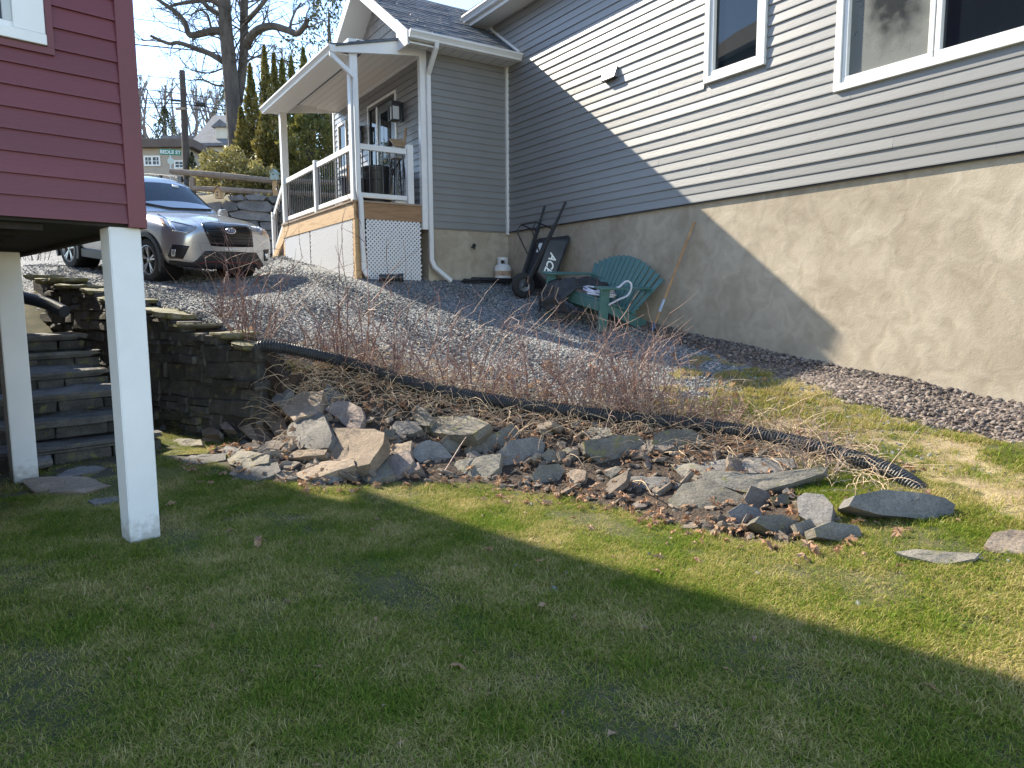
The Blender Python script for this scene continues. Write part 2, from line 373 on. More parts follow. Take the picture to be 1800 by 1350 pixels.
# ------------------------------------------------------------------ terrain: heights through known points
CREST_PX = [(470,600,7.7),(600,637,7.9),(730,678,7.6),(870,707,7.3),(1060,733,6.8),(1230,750,6.4),(1400,782,5.8),(1540,815,5.2),(1610,840,4.85)]
CREST = np.array([at_y(*a) for a in CREST_PX])
FOOT = np.array([at_z(a, b, c) for a, b, c in [(280,810,0),(370,815,0),(420,838,0),(560,862,0),(700,850,0),(830,850,0),(900,865,0),(1000,880,0),
        (1100,905,0),(1200,930,0.02),(1300,950,.08),(1420,960,.12),(1500,955,.15),(1600,975,.18),(1800,1000,.22)]])
WALL = [tuple(at_y(*p)) for p in ((36,475,11.6),(100,490,10.6),(190,520,9.4),(270,540,8.7),(330,565,8.3),(400,585,8.0),(440,615,7.85),(470,650,7.6))]   # dry stone wall: face line and top
def in_poly(x, y, poly):
    x = np.asarray(x); y = np.asarray(y); c = np.zeros(x.shape, bool); n = len(poly)
    for i in range(n):
        x0, y0 = poly[i][:2]; x1, y1 = poly[(i+1) % n][:2]
        if abs(y1-y0) < 1e-12: continue
        k = ((y0 > y) != (y1 > y)) & (x < (x1-x0)*(y-y0)/(y1-y0)+x0); c ^= k
    return c
def dist_line(x, y, poly):
    x = np.asarray(x); y = np.asarray(y); out = np.full(x.shape, 1e9)
    for i in range(len(poly)-1):
        a = np.array(poly[i][:2]); b = np.array(poly[i+1][:2]); d = b-a
        t = np.clip(((x-a[0])*d[0]+(y-a[1])*d[1])/(d @ d), 0, 1)
        out = np.minimum(out, np.hypot(x-a[0]-t*d[0], y-a[1]-t*d[1]))
    return out
low = [(-6,2,0),(-3,2,0),(0,2,0),(3,2,.12),(6,2,.25),(-6,4.5,0),(-3.5,5,0),(0,4.5,0),(1.5,3.4,.07),(-4,6.5,0),(-5,7,.0),(-7,6,.05),(5,3.5,.35),(6.5,3,.45),
       (-9,3,0),(0,-1,-.05),(-5,-2,-.05),(5,-2,.05),(-1.5,4.8,0),(-6.2,7.6,0.0),(-5.2,7.8,0),(-4.4,7.8,0),(-5.6,9.2,.45),(-6.6,10.4,1.0),(-7.4,11.4,1.5),(-8.4,12.4,2.0),(-7.5,8.2,.3),
       (-12,12,2.0),(-12,6,.6),(-30,15,3),(-30,0,0),(0,9,0.3),(4,8,.5),(60,-60,-6),(0,-60,-6),(-60,-60,-5),(60,0,1),(-60,10,2)]
low += [tuple(p) for p in FOOT]+[(x, y-.05, 0) for x, y, z in WALL[2:]]+[(-2.9,7.05,.12),(-2.45,6.75,.15)]
ctrl = [(p[0], p[1], p[2]-.07) for p in CREST]+[(3.3,3.95,.38),(4.5,3.2,.42),(8,1,.3),(4.6,5.2,.66)]
for x, y, z in WALL: ctrl.append((x+.28, y+.22, z-.06))
for Y, z in ((0,1.93),(2,1.60),(4.0,1.24),(5.23,1.064),(6.41,.904),(7.3,.811),(8.28,.68),(10,.5)):
    ctrl.append(tuple(hw(.03, Y, z))); 
    ctrl.append(tuple(hw(-2, Y, z)))
for X, Y, z in ((2.8,0,1.97),(1.6,0,1.95),(1.0,.6,1.86),(2.9,-2.0,2.28),(2.9,-4.1,2.58),(1.5,-5.5,2.7)):
    ctrl.append(tuple(hw(X, Y, z)))
ctrl += [(-5.775,11.494,1.955),(-4.858,12.80,2.05),(-7.957,13.0,2.26),(-7.04,14.31,2.34)]
_bw = [at_y(400,452,17.6), at_y(450,452,17.6), at_y(500,452,17.6)]
ctrl += [(p[0], p[1], 2.75) for p in _bw]+[(-12,17.0,2.75),(-16,17.5,2.8),(-12,13,2.3)]
ctrl += [(p[0], p[1]+1.7, 4.35) for p in _bw]+[(-12,19.0,4.3),(-16,19.2,4.3),(-1,19.5,4.5),(6,20,4.5)]
ctrl += [(-12,28,5.8),(-4,28,6),(-22,28,5.4),(-16,42,8.0),(-6,42,8.2),(-30,42,7.6),(10,42,8.2),(-30,18,3),(-30,5,1),(-20,90,11),(20,90,11),(-60,90,10),
         (60,60,9),(60,10,1),(60,-60,-6),(0,-60,-6),(-60,-60,-5),(-60,10,2),(15,5,.4),(15,15,2.2),(10,0,.1)]
def _fit(P):
    P = np.array(P, float)
    d = np.linalg.norm(P[:, None, :2]-P[None, :, :2], axis=2); n = len(P)
    A = np.zeros((n+3, n+3)); A[:n, :n] = -d - np.eye(n)*.01; A[:n, n] = 1; A[:n, n+1:] = P[:, :2]; A[n, :n] = 1; A[n+1:, :n] = P[:, :2].T
    return P, np.linalg.solve(A, np.concatenate([P[:, 2], [0, 0, 0]]))
_UP, _LO = _fit(ctrl), _fit(low)
def _rbf(PW, x, y):
    P, w_ = PW; n = len(P); out = np.empty(len(x))
    for i in range(0, len(x), 20000):
        xx, yy = x[i:i+20000], y[i:i+20000]
        d = np.hypot(xx[:, None]-P[None, :, 0], yy[:, None]-P[None, :, 1])
        out[i:i+20000] = -d @ w_[:n] + w_[n] + w_[n+1]*xx + w_[n+2]*yy
    return out
_front = [(-22, 16.5), (-8.6, 12.9)]+[(x, y) for x, y, z in WALL]+[tuple(p[:2]) for p in FOOT[2:]]+[(6, 1.2), (30, -20)]
_back = [(-22, 17.2), (-8.3, 13.4)]+[(x+.28, y+.22) for x, y, z in WALL]+[tuple(p[:2]) for p in CREST[1:]]+[(3.3,3.95), (6.5,2.4), (31, -18)]
_band = _front+_back[::-1]; _upper = _back+[(300, -18), (300, 300), (-300, 300), (-300, 17.2)]
def zf(x, y):
    x = np.atleast_1d(np.asarray(x, float)); y = np.atleast_1d(np.asarray(y, float))
    b = in_poly(x, y, _band); u_ = in_poly(x, y, _upper) & ~b
    df, db = dist_line(x, y, _front), dist_line(x, y, _back)
    s = np.where(b, df/(df+db+1e-9), np.where(u_, 1.0, 0.0))
    s = np.where(b, s**1.5*(1+.35*(1-s)), s)
    zl, zu = _rbf(_LO, x, y), _rbf(_UP, x, y)
    return zl*(1-s)+zu*s
def z1(x, y): return float(zf(x, y)[0])
def ground_hit(px, py, t0=1.5, t1=30.0):
    d = ray(px, py); ts = np.linspace(t0, t1, 1200)
    P = CAM[None]+ts[:, None]*d[None]; dz = P[:, 2]-zf(P[:, 0], P[:, 1])
    k = np.argmax(dz < 0)
    if dz[k] >= 0: k = len(ts)-1
    if k == 0: return P[0]
    f = dz[k-1]/(dz[k-1]-dz[k]); return P[k-1]+(P[k]-P[k-1])*f

# regions in plan
_wl = [(x+.15, y+.12) for x, y, z in WALL]
_edge = [tuple(p[:2]+np.array([.0, .18])) for p in CREST]
_r1 = ground_hit(1240, 700); _r2 = ground_hit(1330, 640)
GRAVEL = _wl + _edge[:5] + [tuple(_r1[:2]), tuple(_r2[:2]), tuple(hw(.25, 4.6, 0)[:2]), tuple(hw(-.5, 3.4, 0)[:2]), tuple(hw(-.5, -.2, 0)[:2]), tuple(hw(1.0, -1, 0)[:2]), tuple(hw(1.0, -6.0, 0)[:2]),
          (-6, 17.8), (-20, 17.8), (-20, 13)]
STRIP = [tuple(hw(X, Y, 0)[:2]) for X, Y in ((-.3,3.0),(.10,3.0),(.42,4.3),(.52,5.3),(.62,6.4),(.85,7.6),(1.0,8.6),(1.0,11),(-.3,11))]
BANK = [tuple(p[:2]) for p in FOOT[1:12]] + [tuple(p[:2]+np.array([0, .12])) for p in CREST[:7][::-1]] + [(-2.9, 7.7), (-3.3, 7.5)]
_gk = [(x, y) for x, y, z in WALL]
DRY = [tuple(ground_hit(a, b)[:2]) for a, b in ((1090,738),(1150,680),(1230,625),(1300,612),(1460,660),(1640,740),(1810,830),(1810,925),(1700,880),(1610,840),(1400,778),(1230,748))]
GREENP = [tuple(ground_hit(a, b)[:2]) for a, b in ((1290,690),(1400,688),(1500,722),(1530,745),(1470,768),(1300,718))]
def region(x, y):
    """0 lawn, 1 gravel, 2 brown stone strip, 3 soil bank, 4 far hill, 5 bare trodden earth under the house"""
    n = np.sin(x*3.1+y*1.7)*.06+np.sin(x*7.7-y*5.3)*.04+np.sin(x*17-y*13)*.025
    r = np.zeros(x.shape, int)
    r[in_poly(x+n, y+n, GRAVEL)] = 1
    r[in_poly(x, y+n*.6, BANK)] = 3
    r[in_poly(x+n*.7, y, STRIP)] = 2
    dry = in_poly(x+n*1.2, y+n*1.2, DRY) & ~in_poly(x+n*1.6, y+n*1.6, GREENP)
    r[dry & (r != 2) & (r != 3) & ((r == 0) | (np.sin(x*9+y*4)*np.sin(y*11-x*3) > .1))] = 6
    r[(y > 18.2) | (x < -22) | (x > 14) | (y < -12)] = 4
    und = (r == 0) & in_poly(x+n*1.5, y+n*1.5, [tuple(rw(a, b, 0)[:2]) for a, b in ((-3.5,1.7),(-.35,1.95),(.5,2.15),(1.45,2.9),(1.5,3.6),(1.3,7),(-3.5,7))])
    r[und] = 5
    return r

def lawn_ground_mat():
    return pmat('lawn_thatch', (.045,.048,.018), (.13,.108,.052), 5.0, .95, .6, 120, c3=(.075,.075,.03), world=True, fine=110)
lawn_gm = lawn_ground_mat()
def gravel_ground(name, cols, sc=38):
    m = bpy.data.materials.new(name); m.use_nodes = True; N = m.node_tree.nodes; L = m.node_tree.links
    b = N['Principled BSDF']; b.inputs['Roughness'].default_value = .9
    g = N.new('ShaderNodeNewGeometry'); v = N.new('ShaderNodeTexVoronoi'); v.inputs['Scale'].default_value = sc
    L.new(g.outputs['Position'], v.inputs['Vector'])
    r = N.new('ShaderNodeValToRGB'); e = r.color_ramp.elements; e[0].color = (*cols[0], 1); e[1].color = (*cols[-1], 1)
    for i, c in enumerate(cols[1:-1]): x = e.new((i+1)/(len(cols)-1)); x.color = (*c, 1)
    sp = N.new('ShaderNodeSeparateColor'); L.new(v.outputs['Color'], sp.inputs[0]); L.new(sp.outputs[0], r.inputs['Fac'])
    L.new(r.outputs[0], b.inputs['Base Color'])
    bp = N.new('ShaderNodeBump'); bp.inputs['Strength'].default_value = 1; bp.inputs['Distance'].default_value = .02; bp.invert = True
    L.new(v.outputs['Distance'], bp.inputs['Height']); L.new(bp.outputs[0], b.inputs['Normal'])
    return m
GCOL = [(.055,.061,.068), (.11,.12,.13), (.165,.175,.185), (.25,.255,.255), (.40,.395,.38)]
gravel_gm = gravel_ground('grey_gravel_bed', GCOL)
SCOL = [(.050,.038,.032), (.090,.068,.058), (.13,.10,.085), (.18,.145,.125), (.29,.25,.22)]
strip_gm = gravel_ground('brown_pebble_bed', SCOL, 30)
soil_gm = pmat('dark_soil', (.040,.028,.020), (.085,.058,.041), 9, .95, 1.0, 45, world=True, fine=120, bdist=.03)
hill_gm = pmat('winter_hillside', (.10,.09,.05), (.17,.14,.09), .5, .95, .5, 10, world=True)
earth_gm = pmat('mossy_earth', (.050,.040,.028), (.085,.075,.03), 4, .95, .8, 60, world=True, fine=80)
dry_gm = pmat('straw_littered_earth', (.19,.14,.085), (.36,.29,.17), 7, .95, .8, 70, c3=(.27,.21,.12), world=True, fine=110)
road_gm = pmat('asphalt', (.05,.05,.052), (.065,.065,.066), 4, .9, .3, 90, world=True)

def grow(a, b, step, out, f=1.28):
    xs = list(np.arange(a, b+1e-6, step)); s = step; v = b
    while v < out: s *= f; v += s; xs.append(v)
    s = step; v = a; lo = []
    while v > -out: s *= f; v -= s; lo.append(v)
    return np.array(lo[::-1]+xs)
XS, YS = grow(-8.5, 5.5, .085, 260), grow(1.2, 16.0, .085, 260)
GX, GY = np.meshgrid(XS, YS); ZZ = zf(GX.ravel(), GY.ravel())
_nz = np.sin(GX.ravel()*2.3)*np.sin(GY.ravel()*2.9)*.012+np.sin(GX.ravel()*5.9+GY.ravel()*4.7)*.008
ZZ = ZZ+_nz
# keep the sheet from rising too far away (distant ridge)
ZZ = np.where(GY.ravel() > 90, np.minimum(ZZ, 11+.02*(GY.ravel()-90)), ZZ)
V = np.stack([GX.ravel(), GY.ravel(), ZZ], 1)
nx, ny = len(XS), len(YS)
ii, jj = np.meshgrid(np.arange(nx-1), np.arange(ny-1)); a = (jj*nx+ii).ravel()
Q = np.stack([a, a+1, a+1+nx, a+nx], 1)
fc = V[Q].mean(axis=1); REG = region(fc[:, 0], fc[:, 1])
for k, nm, mt_ in ((0,'lawn',lawn_gm),(1,'gravel_driveway',gravel_gm),(2,'pebble_strip',strip_gm),(3,'soil_bank',soil_gm),(4,'hillside',hill_gm),(5,'earth_path',earth_gm),(6,'dry_turf',dry_gm)):
    q = Q[REG == k]; used, inv = np.unique(q, return_inverse=True)
    o = np_mesh(nm, V[used], inv.reshape(q.shape), mt_, smooth=True); tag(o, kind='structure')

# ------------------------------------------------------------------ scattering on real points (geometry-node instances)
def make_variants(name, meshes, mat):
    c = bpy.data.collections.new(name)
    for i, (v, f) in enumerate(meshes):
        me = bpy.data.meshes.new(name); me.from_pydata([tuple(map(float, p)) for p in v], [], [tuple(x) for x in f]); me.update(); me.materials.append(mat)
        ob = bpy.data.objects.new('%s_%02d' % (name, i), me); c.objects.link(ob)
    return c
def scatter(name, pts, rot, scl, coll, nvar, label, cat, mat):
    n = len(pts); me = bpy.data.meshes.new(name); me.vertices.add(n); me.vertices.foreach_set('co', np.asarray(pts, np.float32).ravel())
    a = me.attributes.new('rot', 'FLOAT_VECTOR', 'POINT'); a.data.foreach_set('vector', np.asarray(rot, np.float32).ravel())
    a = me.attributes.new('scl', 'FLOAT_VECTOR', 'POINT'); a.data.foreach_set('vector', np.asarray(scl, np.float32).ravel())
    a = me.attributes.new('idx', 'INT', 'POINT'); a.data.foreach_set('value', RNG.integers(0, nvar, n).astype(np.int32))
    me.materials.append(mat)
    o = link(bpy.data.objects.new(name, me))
    g = bpy.data.node_groups.new(name, 'GeometryNodeTree')
    g.interface.new_socket('Geometry', in_out='INPUT', socket_type='NodeSocketGeometry')
    g.interface.new_socket('Geometry', in_out='OUTPUT', socket_type='NodeSocketGeometry')
    N = g.nodes; L = g.links; gi = N.new('NodeGroupInput'); go = N.new('NodeGroupOutput')
    ip = N.new('GeometryNodeInstanceOnPoints'); ci = N.new('GeometryNodeCollectionInfo')
    ci.inputs['Collection'].default_value = coll; ci.inputs['Separate Children'].default_value = True; ci.inputs['Reset Children'].default_value = True
    ip.inputs['Pick Instance'].default_value = True
    def na(nm, t):
        x = N.new('GeometryNodeInputNamedAttribute'); x.data_type = t; x.inputs['Name'].default_value = nm; return x.outputs['Attribute']
    L.new(gi.outputs[0], ip.inputs['Points']); L.new(ci.outputs[0], ip.inputs['Instance'])
    L.new(na('idx', 'INT'), ip.inputs['Instance Index']); L.new(na('rot', 'FLOAT_VECTOR'), ip.inputs['Rotation']); L.new(na('scl', 'FLOAT_VECTOR'), ip.inputs['Scale'])
    L.new(ip.outputs[0], go.inputs[0])
    md = o.modifiers.new('scatter', 'NODES'); md.node_group = g
    tag(o, label, cat, kind='stuff')
    return o
def frustum(x, y, z, m=.10):
    P = np.stack([x, y, z], 1)-CAM; d = P @ FWD; u_ = (P @ RIGHT)/np.maximum(d, .01); v_ = (P @ UP)/np.maximum(d, .01)
    return (d > .5) & (np.abs(u_) < 900/F_PX+m+.6/np.maximum(d, .5)) & (np.abs(v_) < 675/F_PX+m)
def sample(n, x0, x1, y0, y1, reg, pfun=None):
    x = RNG.uniform(x0, x1, n); y = RNG.uniform(y0, y1, n); k = np.isin(region(x, y), reg); x, y = x[k], y[k]
    z = zf(x, y); k = frustum(x, y, z)
    if pfun is not None: k &= RNG.random(len(x)) < pfun(x, y)
    return np.stack([x[k], y[k], z[k]], 1)
def tilt_from_ground(P, e=.12):
    gx = (zf(P[:, 0]+e, P[:, 1])-zf(P[:, 0]-e, P[:, 1]))/(2*e); gy = (zf(P[:, 0], P[:, 1]+e)-zf(P[:, 0], P[:, 1]-e))/(2*e)
    return np.arctan(gy), -np.arctan(gx)
# ------------------------------------------------------------------ grey house
GH = empty('grey_house', (CORNER[0], CORNER[1], 0), H_RZ)
tag(GH, 'grey vinyl sided house with white porch and tan stucco foundation on the right', 'house')
EXP = .1141                      # siding exposure
Z0, ZB = 2.848, 5.69             # siding bottom, bay soffit
def siding_board(parent, axis, pos, a0, a1, z, h, mat, out=1, thick=.018, name='siding_board'):
    """one lap: lower edge proud; axis 'x' means the wall plane is x=pos and the board runs along y"""
    t0, t1 = .003*out, thick*out
    prof = [(pos, z+h+.004), (pos+t0, z+h+.004), (pos+t1*.98, z+.012), (pos+t1, z), (pos, z)]
    mb = MB()
    if axis == 'x': mb.prism([(p, zz) for p, zz in prof], a0, a1, 'y')
    else:           # plane y=pos, runs along x
        mb.prism([(p, zz) for p, zz in prof], a0, a1, 'x')
    return mb.build(name, mat, parent)
# openings on the long wall (y0, y1, z0, z1)
SMALL = (4.577, 5.475, 4.27, 5.50); BIG = (6.35, 9.25, 3.747, 5.35)
WALL_END, WALL_TOP = 11.0, 6.55
k = 0; z = Z0
while z < WALL_TOP-.02:
    h = min(EXP, WALL_TOP-z); zm = z+h/2
    cuts = [(max(0.06, .38+(5.85-z-h)/.70*1.0+.02 if z+h > 5.72 else .06), WALL_END)]
    for (y0, y1, a0, a1) in (SMALL, BIG):
        if a0-.004 < zm < a1+.004:
            nc = []
            for (c0, c1) in cuts: nc += [(c0, y0-.012), (y1+.012, c1)] if c0 < y0 < c1 else [(c0, c1)]
            cuts = nc
    for (c0, c1) in cuts:
        if z+h > 5.72: c0 = max(c0 if c0 > .5 else .0, 0) if c0 > 1 else max(-.45, .38-(z+h-5.85)/.70+.02)
        st_ = (k*1.37 + .6) % 3.66; js = [c0]+[q for q in (st_+3.66*m_ for m_ in range(-1, 4)) if c0+.25 < q < c1-.25]+[c1]
        for a_, b_ in zip(js[:-1], js[1:]):
            if b_-a_ > .02: siding_board(GH, 'x', 0.0, a_+(.0012 if a_ != c0 else 0), b_, z, h, grey_siding, thick=(.019 if k % 2 == 0 else .0135)+(.0015 if (k+int(a_*10)) % 2 else 0))
    z += EXP; k += 1
# backing walls
_ws = MB()
for (a, b) in ((-.5, SMALL[0]), (SMALL[1], BIG[0]), (BIG[1], WALL_END)): _ws.box(-.16, -.005, a, b, Z0-.02, WALL_TOP)
for q in (SMALL, BIG): _ws.box(-.16, -.0055, q[0], q[1], Z0-.02, q[2]); _ws.box(-.16, -.0055, q[0], q[1], q[3], WALL_TOP)
_ws.build('wall_sheathing', grey_siding, GH)
MB().box(-.005, 1.615, -4.4, -.005, Z0-.02, ZB+.03).build('bay_sheathing', grey_siding, GH)
# bay front (plane y=0) and porch wall (plane x=1.63)
z = Z0
while z < ZB-.02:
    h = min(EXP, ZB-z)
    siding_board(GH, 'y', 0.0, .055, 1.60, z, h, grey_siding)
    z += EXP
DOOR = (-2.38, -1.14, 3.21, 5.30); PWIN = (-4.06, -3.66, 4.45, 5.30)
z = 3.22
while z < ZB-.02:
    h = min(EXP, ZB-z); zm = z+h/2; cuts = [(-4.36, -.02)]
    for (y0, y1, a0, a1) in (DOOR, PWIN):
        if a0 < zm < a1:
            nc = []
            for (c0, c1) in cuts: nc += [(c0, y0-.05), (y1+.05, c1)] if c0 < y0 < c1 else [(c0, c1)]
            cuts = nc
    for (c0, c1) in cuts: siding_board(GH, 'x', 1.63, c0, c1, z, h, grey_siding)
    z += EXP
MB().box(1.60, 1.628, -4.4, 0, 2.85, 3.22).build('sill_board', wood_deck, GH)
# foundation
fo = MB(); fo.box(-.30, -.022, -.3, WALL_END, -.6, Z0+.004); fo.box(-.022, 1.60, -4.4, -.022, .9, Z0+.003)
fo.build('stucco_foundation', stucco_m, GH)
MB().box(-.022, .012, .03, WALL_END, Z0-.016, Z0-.001).build('starter_strip', black_metal, GH)
# corner trims
MB().box(.0, .05, .0, .05, Z0-.05, ZB).build('inside_corner_post', white, GH)
MB().box(1.60, 1.72, -.06, .035, Z0-.04, ZB).build('corner_post', white, GH, bevel=.004)
MB().box(1.60, 1.66, -4.43, -4.36, 3.2, ZB).build('corner_post', white, GH, bevel=.004)
# windows
def window(parent, name, y0, y1, z0, z1, sashes, x=0.0):
    fr = MB(); t = .075
    for (a, b, c, d) in ((y0, y1, z0, z0+t), (y0, y1, z1-t, z1)): fr.box(x-.06, x+.045, a, b, c, d)
    for (a, b) in ((y0, y0+t), (y1-t, y1)): fr.box(x-.06, x+.0445, a, b, z0+t, z1-t)
    wo = fr.build('window', white, parent, bevel=.004)
    n = sashes; iw = (y1-y0-2*t)/n
    for i in range(n):
        a, b = y0+t+i*iw, y0+t+(i+1)*iw; s = .055
        sa = MB()
        sa.box(x-.05, x+.028, a+.006, b-.006, z0+t+.004, z0+t+s); sa.box(x-.05, x+.028, a+.006, b-.006, z1-t-s, z1-t-.004)
        sa.box(x-.05, x+.027, a+.006, a+s, z0+t+s, z1-t-s); sa.box(x-.05, x+.027, b-s, b-.006, z0+t+s, z1-t-s)
        sa.build('sash', white, wo, bevel=.004)
        MB().box(x-.03, x-.024, a+s-.004, b-s+.004, z0+t+s-.004, z1-t-s+.004).build('pane', glass_dark, wo)
    rm = MB(); Y0, Y1, Z0_, Z1_ = y0-.3, y1+.3, z0-.9, z1+.2
    rm.box(x-1.8, x-1.75, Y0, Y1, Z0_, Z1_); rm.box(x-1.75, x-.165, Y0-.03, Y0, Z0_, Z1_); rm.box(x-1.75, x-.165, Y1, Y1+.03, Z0_, Z1_); rm.box(x-1.75, x-.165, Y0, Y1, Z0_-.03, Z0_); rm.box(x-1.75, x-.165, Y0, Y1, Z1_, Z1_+.03)
    rm.build('room_lining', room_m, wo)
    return wo
room_m = pmat('dim_room', (.06,.06,.06), (.10,.10,.10), 2, .9)
w1 = window(GH, 'window', *SMALL, 1)
w2 = window(GH, 'window', *BIG, 3)
# fogged pane: a film of condensation on the first big pane
fog = bpy.data.materials.new('condensation'); fog.use_nodes = True
_N = fog.node_tree.nodes; _L = fog.node_tree.links
_b = _N['Principled BSDF']; _b.inputs['Base Color'].default_value = (.20,.21,.20,1); _b.inputs['Roughness'].default_value = .5
_t = _N.new('ShaderNodeTexCoord'); _mp = _N.new('ShaderNodeMapping'); _mp.inputs['Location'].default_value = (0,-.58,-.55); _mp.inputs['Scale'].default_value = (0,1,1); _L.new(_t.outputs['Generated'], _mp.inputs[0])
_ln = _N.new('ShaderNodeVectorMath'); _ln.operation = 'LENGTH'; _L.new(_mp.outputs[0], _ln.inputs[0])
_no = _N.new('ShaderNodeTexNoise'); _no.inputs['Scale'].default_value = 9; _no.inputs['Detail'].default_value = 7; _L.new(_t.outputs['Object'], _no.inputs['Vector'])
_ma = _N.new('ShaderNodeMath'); _ma.operation = 'MULTIPLY_ADD'; _ma.inputs[1].default_value = .42; _L.new(_no.outputs['Fac'], _ma.inputs[0]); _L.new(_ln.outputs['Value'], _ma.inputs[2])
_cr = _N.new('ShaderNodeValToRGB'); _cr.color_ramp.elements[0].position = .42; _cr.color_ramp.elements[1].position = .72
_cr.color_ramp.elements[0].color = (.06,.06,.06,1); _cr.color_ramp.elements[1].color = (.62,.62,.62,1); _L.new(_ma.outputs[0], _cr.inputs[0])
_tr = _N.new('ShaderNodeBsdfTransparent'); _mx = _N.new('ShaderNodeMixShader'); _L.new(_cr.outputs[0], _mx.inputs[0]); _L.new(_tr.outputs[0], _mx.inputs[1]); _L.new(_b.outputs[0], _mx.inputs[2])
_L.new(_mx.outputs[0], _N['Material Output'].inputs[0])
iw = (BIG[1]-BIG[0]-.15)/3
MB().box(-.0235, -.0215, BIG[0]+.075+.05, BIG[0]+.075+iw-.05, BIG[2]+.125, BIG[3]-.125).build('fogged_film', fog, w2)
sh = MB(); sh.box(-.20, -.19, SMALL[0]+.1, SMALL[1]-.1, SMALL[3]-.42, SMALL[3]-.03)
sh.build('roller_blind', pmat('pale_blind', (.42,.47,.42), None, rough=.8), w1)
# plants on the sill inside the big window
pl = MB()
for i in range(26):
    y = random.uniform(BIG[0]+1.1, BIG[0]+2.0); h = random.uniform(.05, .32); dx = random.uniform(-.03, .03)
    pl.add([(-.12, y-.012, BIG[2]+.1), (-.12, y+.012, BIG[2]+.1), (-.12+dx, y+random.uniform(-.12, .12), BIG[2]+.1+h)], [(0,1,2)])
pl.build('window_plant', pmat('house_plant', (.05,.12,.04), (.10,.2,.07), 8, .6), w2)
# wall vent hood
vt = MB(); vy = 2.8; vz = 4.86
vt.hexa([(.01,vy-.15,vz-.075),(.09,vy-.15,vz-.075),(.09,vy+.15,vz-.075),(.01,vy+.15,vz-.075),(.01,vy-.15,vz+.075),(.03,vy-.15,vz+.075),(.03,vy+.15,vz+.075),(.01,vy+.15,vz+.075)])
vh = vt.build('vent_hood', metal_grey, GH, bevel=.004)
MB().box(.012, .085, vy-.13, vy+.13, vz-.088, vz-.0755).build('vent_louvre', black_plastic, vh)
# main eave: soffit, fascia, gutter, roof
MB().box(-.01, .36, -.72, WALL_END, 6.535, 6.55).build('main_soffit', soffit_m, GH)
MB().box(.36, .38, -.72, WALL_END, 6.52, 6.70).build('main_fascia', white, GH)
def gutter(parent, p0, p1, out, name='gutter', w_=.115, h_=.115):
    """K-style gutter from p0 to p1 (back top edge), 'out' = outward unit vector"""
    p0, p1, o = Vector(p0), Vector(p1), Vector(out)
    prof = [(0,0),(.002,-h_),(.065,-h_),(.075,-h_*.72),(.10,-h_*.42),(w_,-h_*.30),(w_,-.004),(w_-.012,0),(w_-.012,-.012),(.01,-.012)]
    vs_ = [p0+o*a+Vector((0,0,b)) for a, b in prof]+[p1+o*a+Vector((0,0,b)) for a, b in prof]; n = len(prof)
    fs_ = [(i, (i+1) % n, (i+1) % n+n, i+n) for i in range(n)]+[tuple(range(n))[::-1], tuple(range(n, 2*n))]
    return MB().add(vs_, fs_).build(name, white, parent)
gutter(GH, (.38, -.75, 6.71), (.38, WALL_END, 6.71), (1, 0, 0))
def roof_sheet(parent, name, o, e1, e2, n1, n2, mat, thick=.02, tab=.33):
    """courses of shingle tabs on a parallelogram: o origin at eave, e1 along the eave, e2 up the slope"""
    o, e1, e2 = Vector(o), Vector(e1), Vector(e2); nn = e1.cross(e2).normalized()
    if nn.z < 0: nn = -nn
    MB().add([o-nn*.03, o+e1-nn*.03, o+e1+e2-nn*.03, o+e2-nn*.03, o, o+e1, o+e1+e2, o+e2],
             [(0,3,2,1),(4,5,6,7),(0,1,5,4),(1,2,6,5),(2,3,7,6),(3,0,4,7)]).build(name, mat, parent)
    rows = int(e2.length/.142); L1 = e1.length; d1, d2 = e1.normalized(), e2.normalized()
    mb = MB(); dim = MB()
    for r_ in range(rows):
        x = -random.uniform(0, tab); y = r_*.142
        while x < L1:
            wd = tab*random.uniform(.55, 1.15); a = max(0, x); b = min(L1, x+wd-.008)
            if b-a > .03:
                t = random.uniform(.006, .014); y2 = min(y+.175, e2.length)
                p = [o+d1*a+d2*y, o+d1*b+d2*y, o+d1*b+d2*y2, o+d1*a+d2*y2]
                (mb if random.random() < .6 else dim).hexa([p[0]+nn*.001, p[1]+nn*.001, p[2]+nn*.001, p[3]+nn*.001, p[0]+nn*t, p[1]+nn*t, p[2]+nn*.003, p[3]+nn*.003])
            x += wd
    tag(mb.build('shingles', mat, parent), kind='stuff'); tag(dim.build('shingles', mat2(mat), parent), kind='stuff')
_m2 = {}
def mat2(m):
    if m.name not in _m2:
        c = m.copy(); c.name = m.name+'_dark'
        for n in c.node_tree.nodes:
            if n.type == 'VALTORGB':
                for e in n.color_ramp.elements: e.color = [q*.72 for q in e.color[:3]]+[1]
        _m2[m.name] = c
    return _m2[m.name]
roof_sheet(GH, 'main_roof', (.48, -.80, 6.72), (0, WALL_END+.8, 0), (-2.4, 0, 1.75), 0, 0, shingle_b)
MB().prism([(.38, 6.55), (.38, 6.70), (-1.9, 8.36), (-1.9, 6.55)], -.80, -.74, 'y').build('main_gable_end', white, GH)
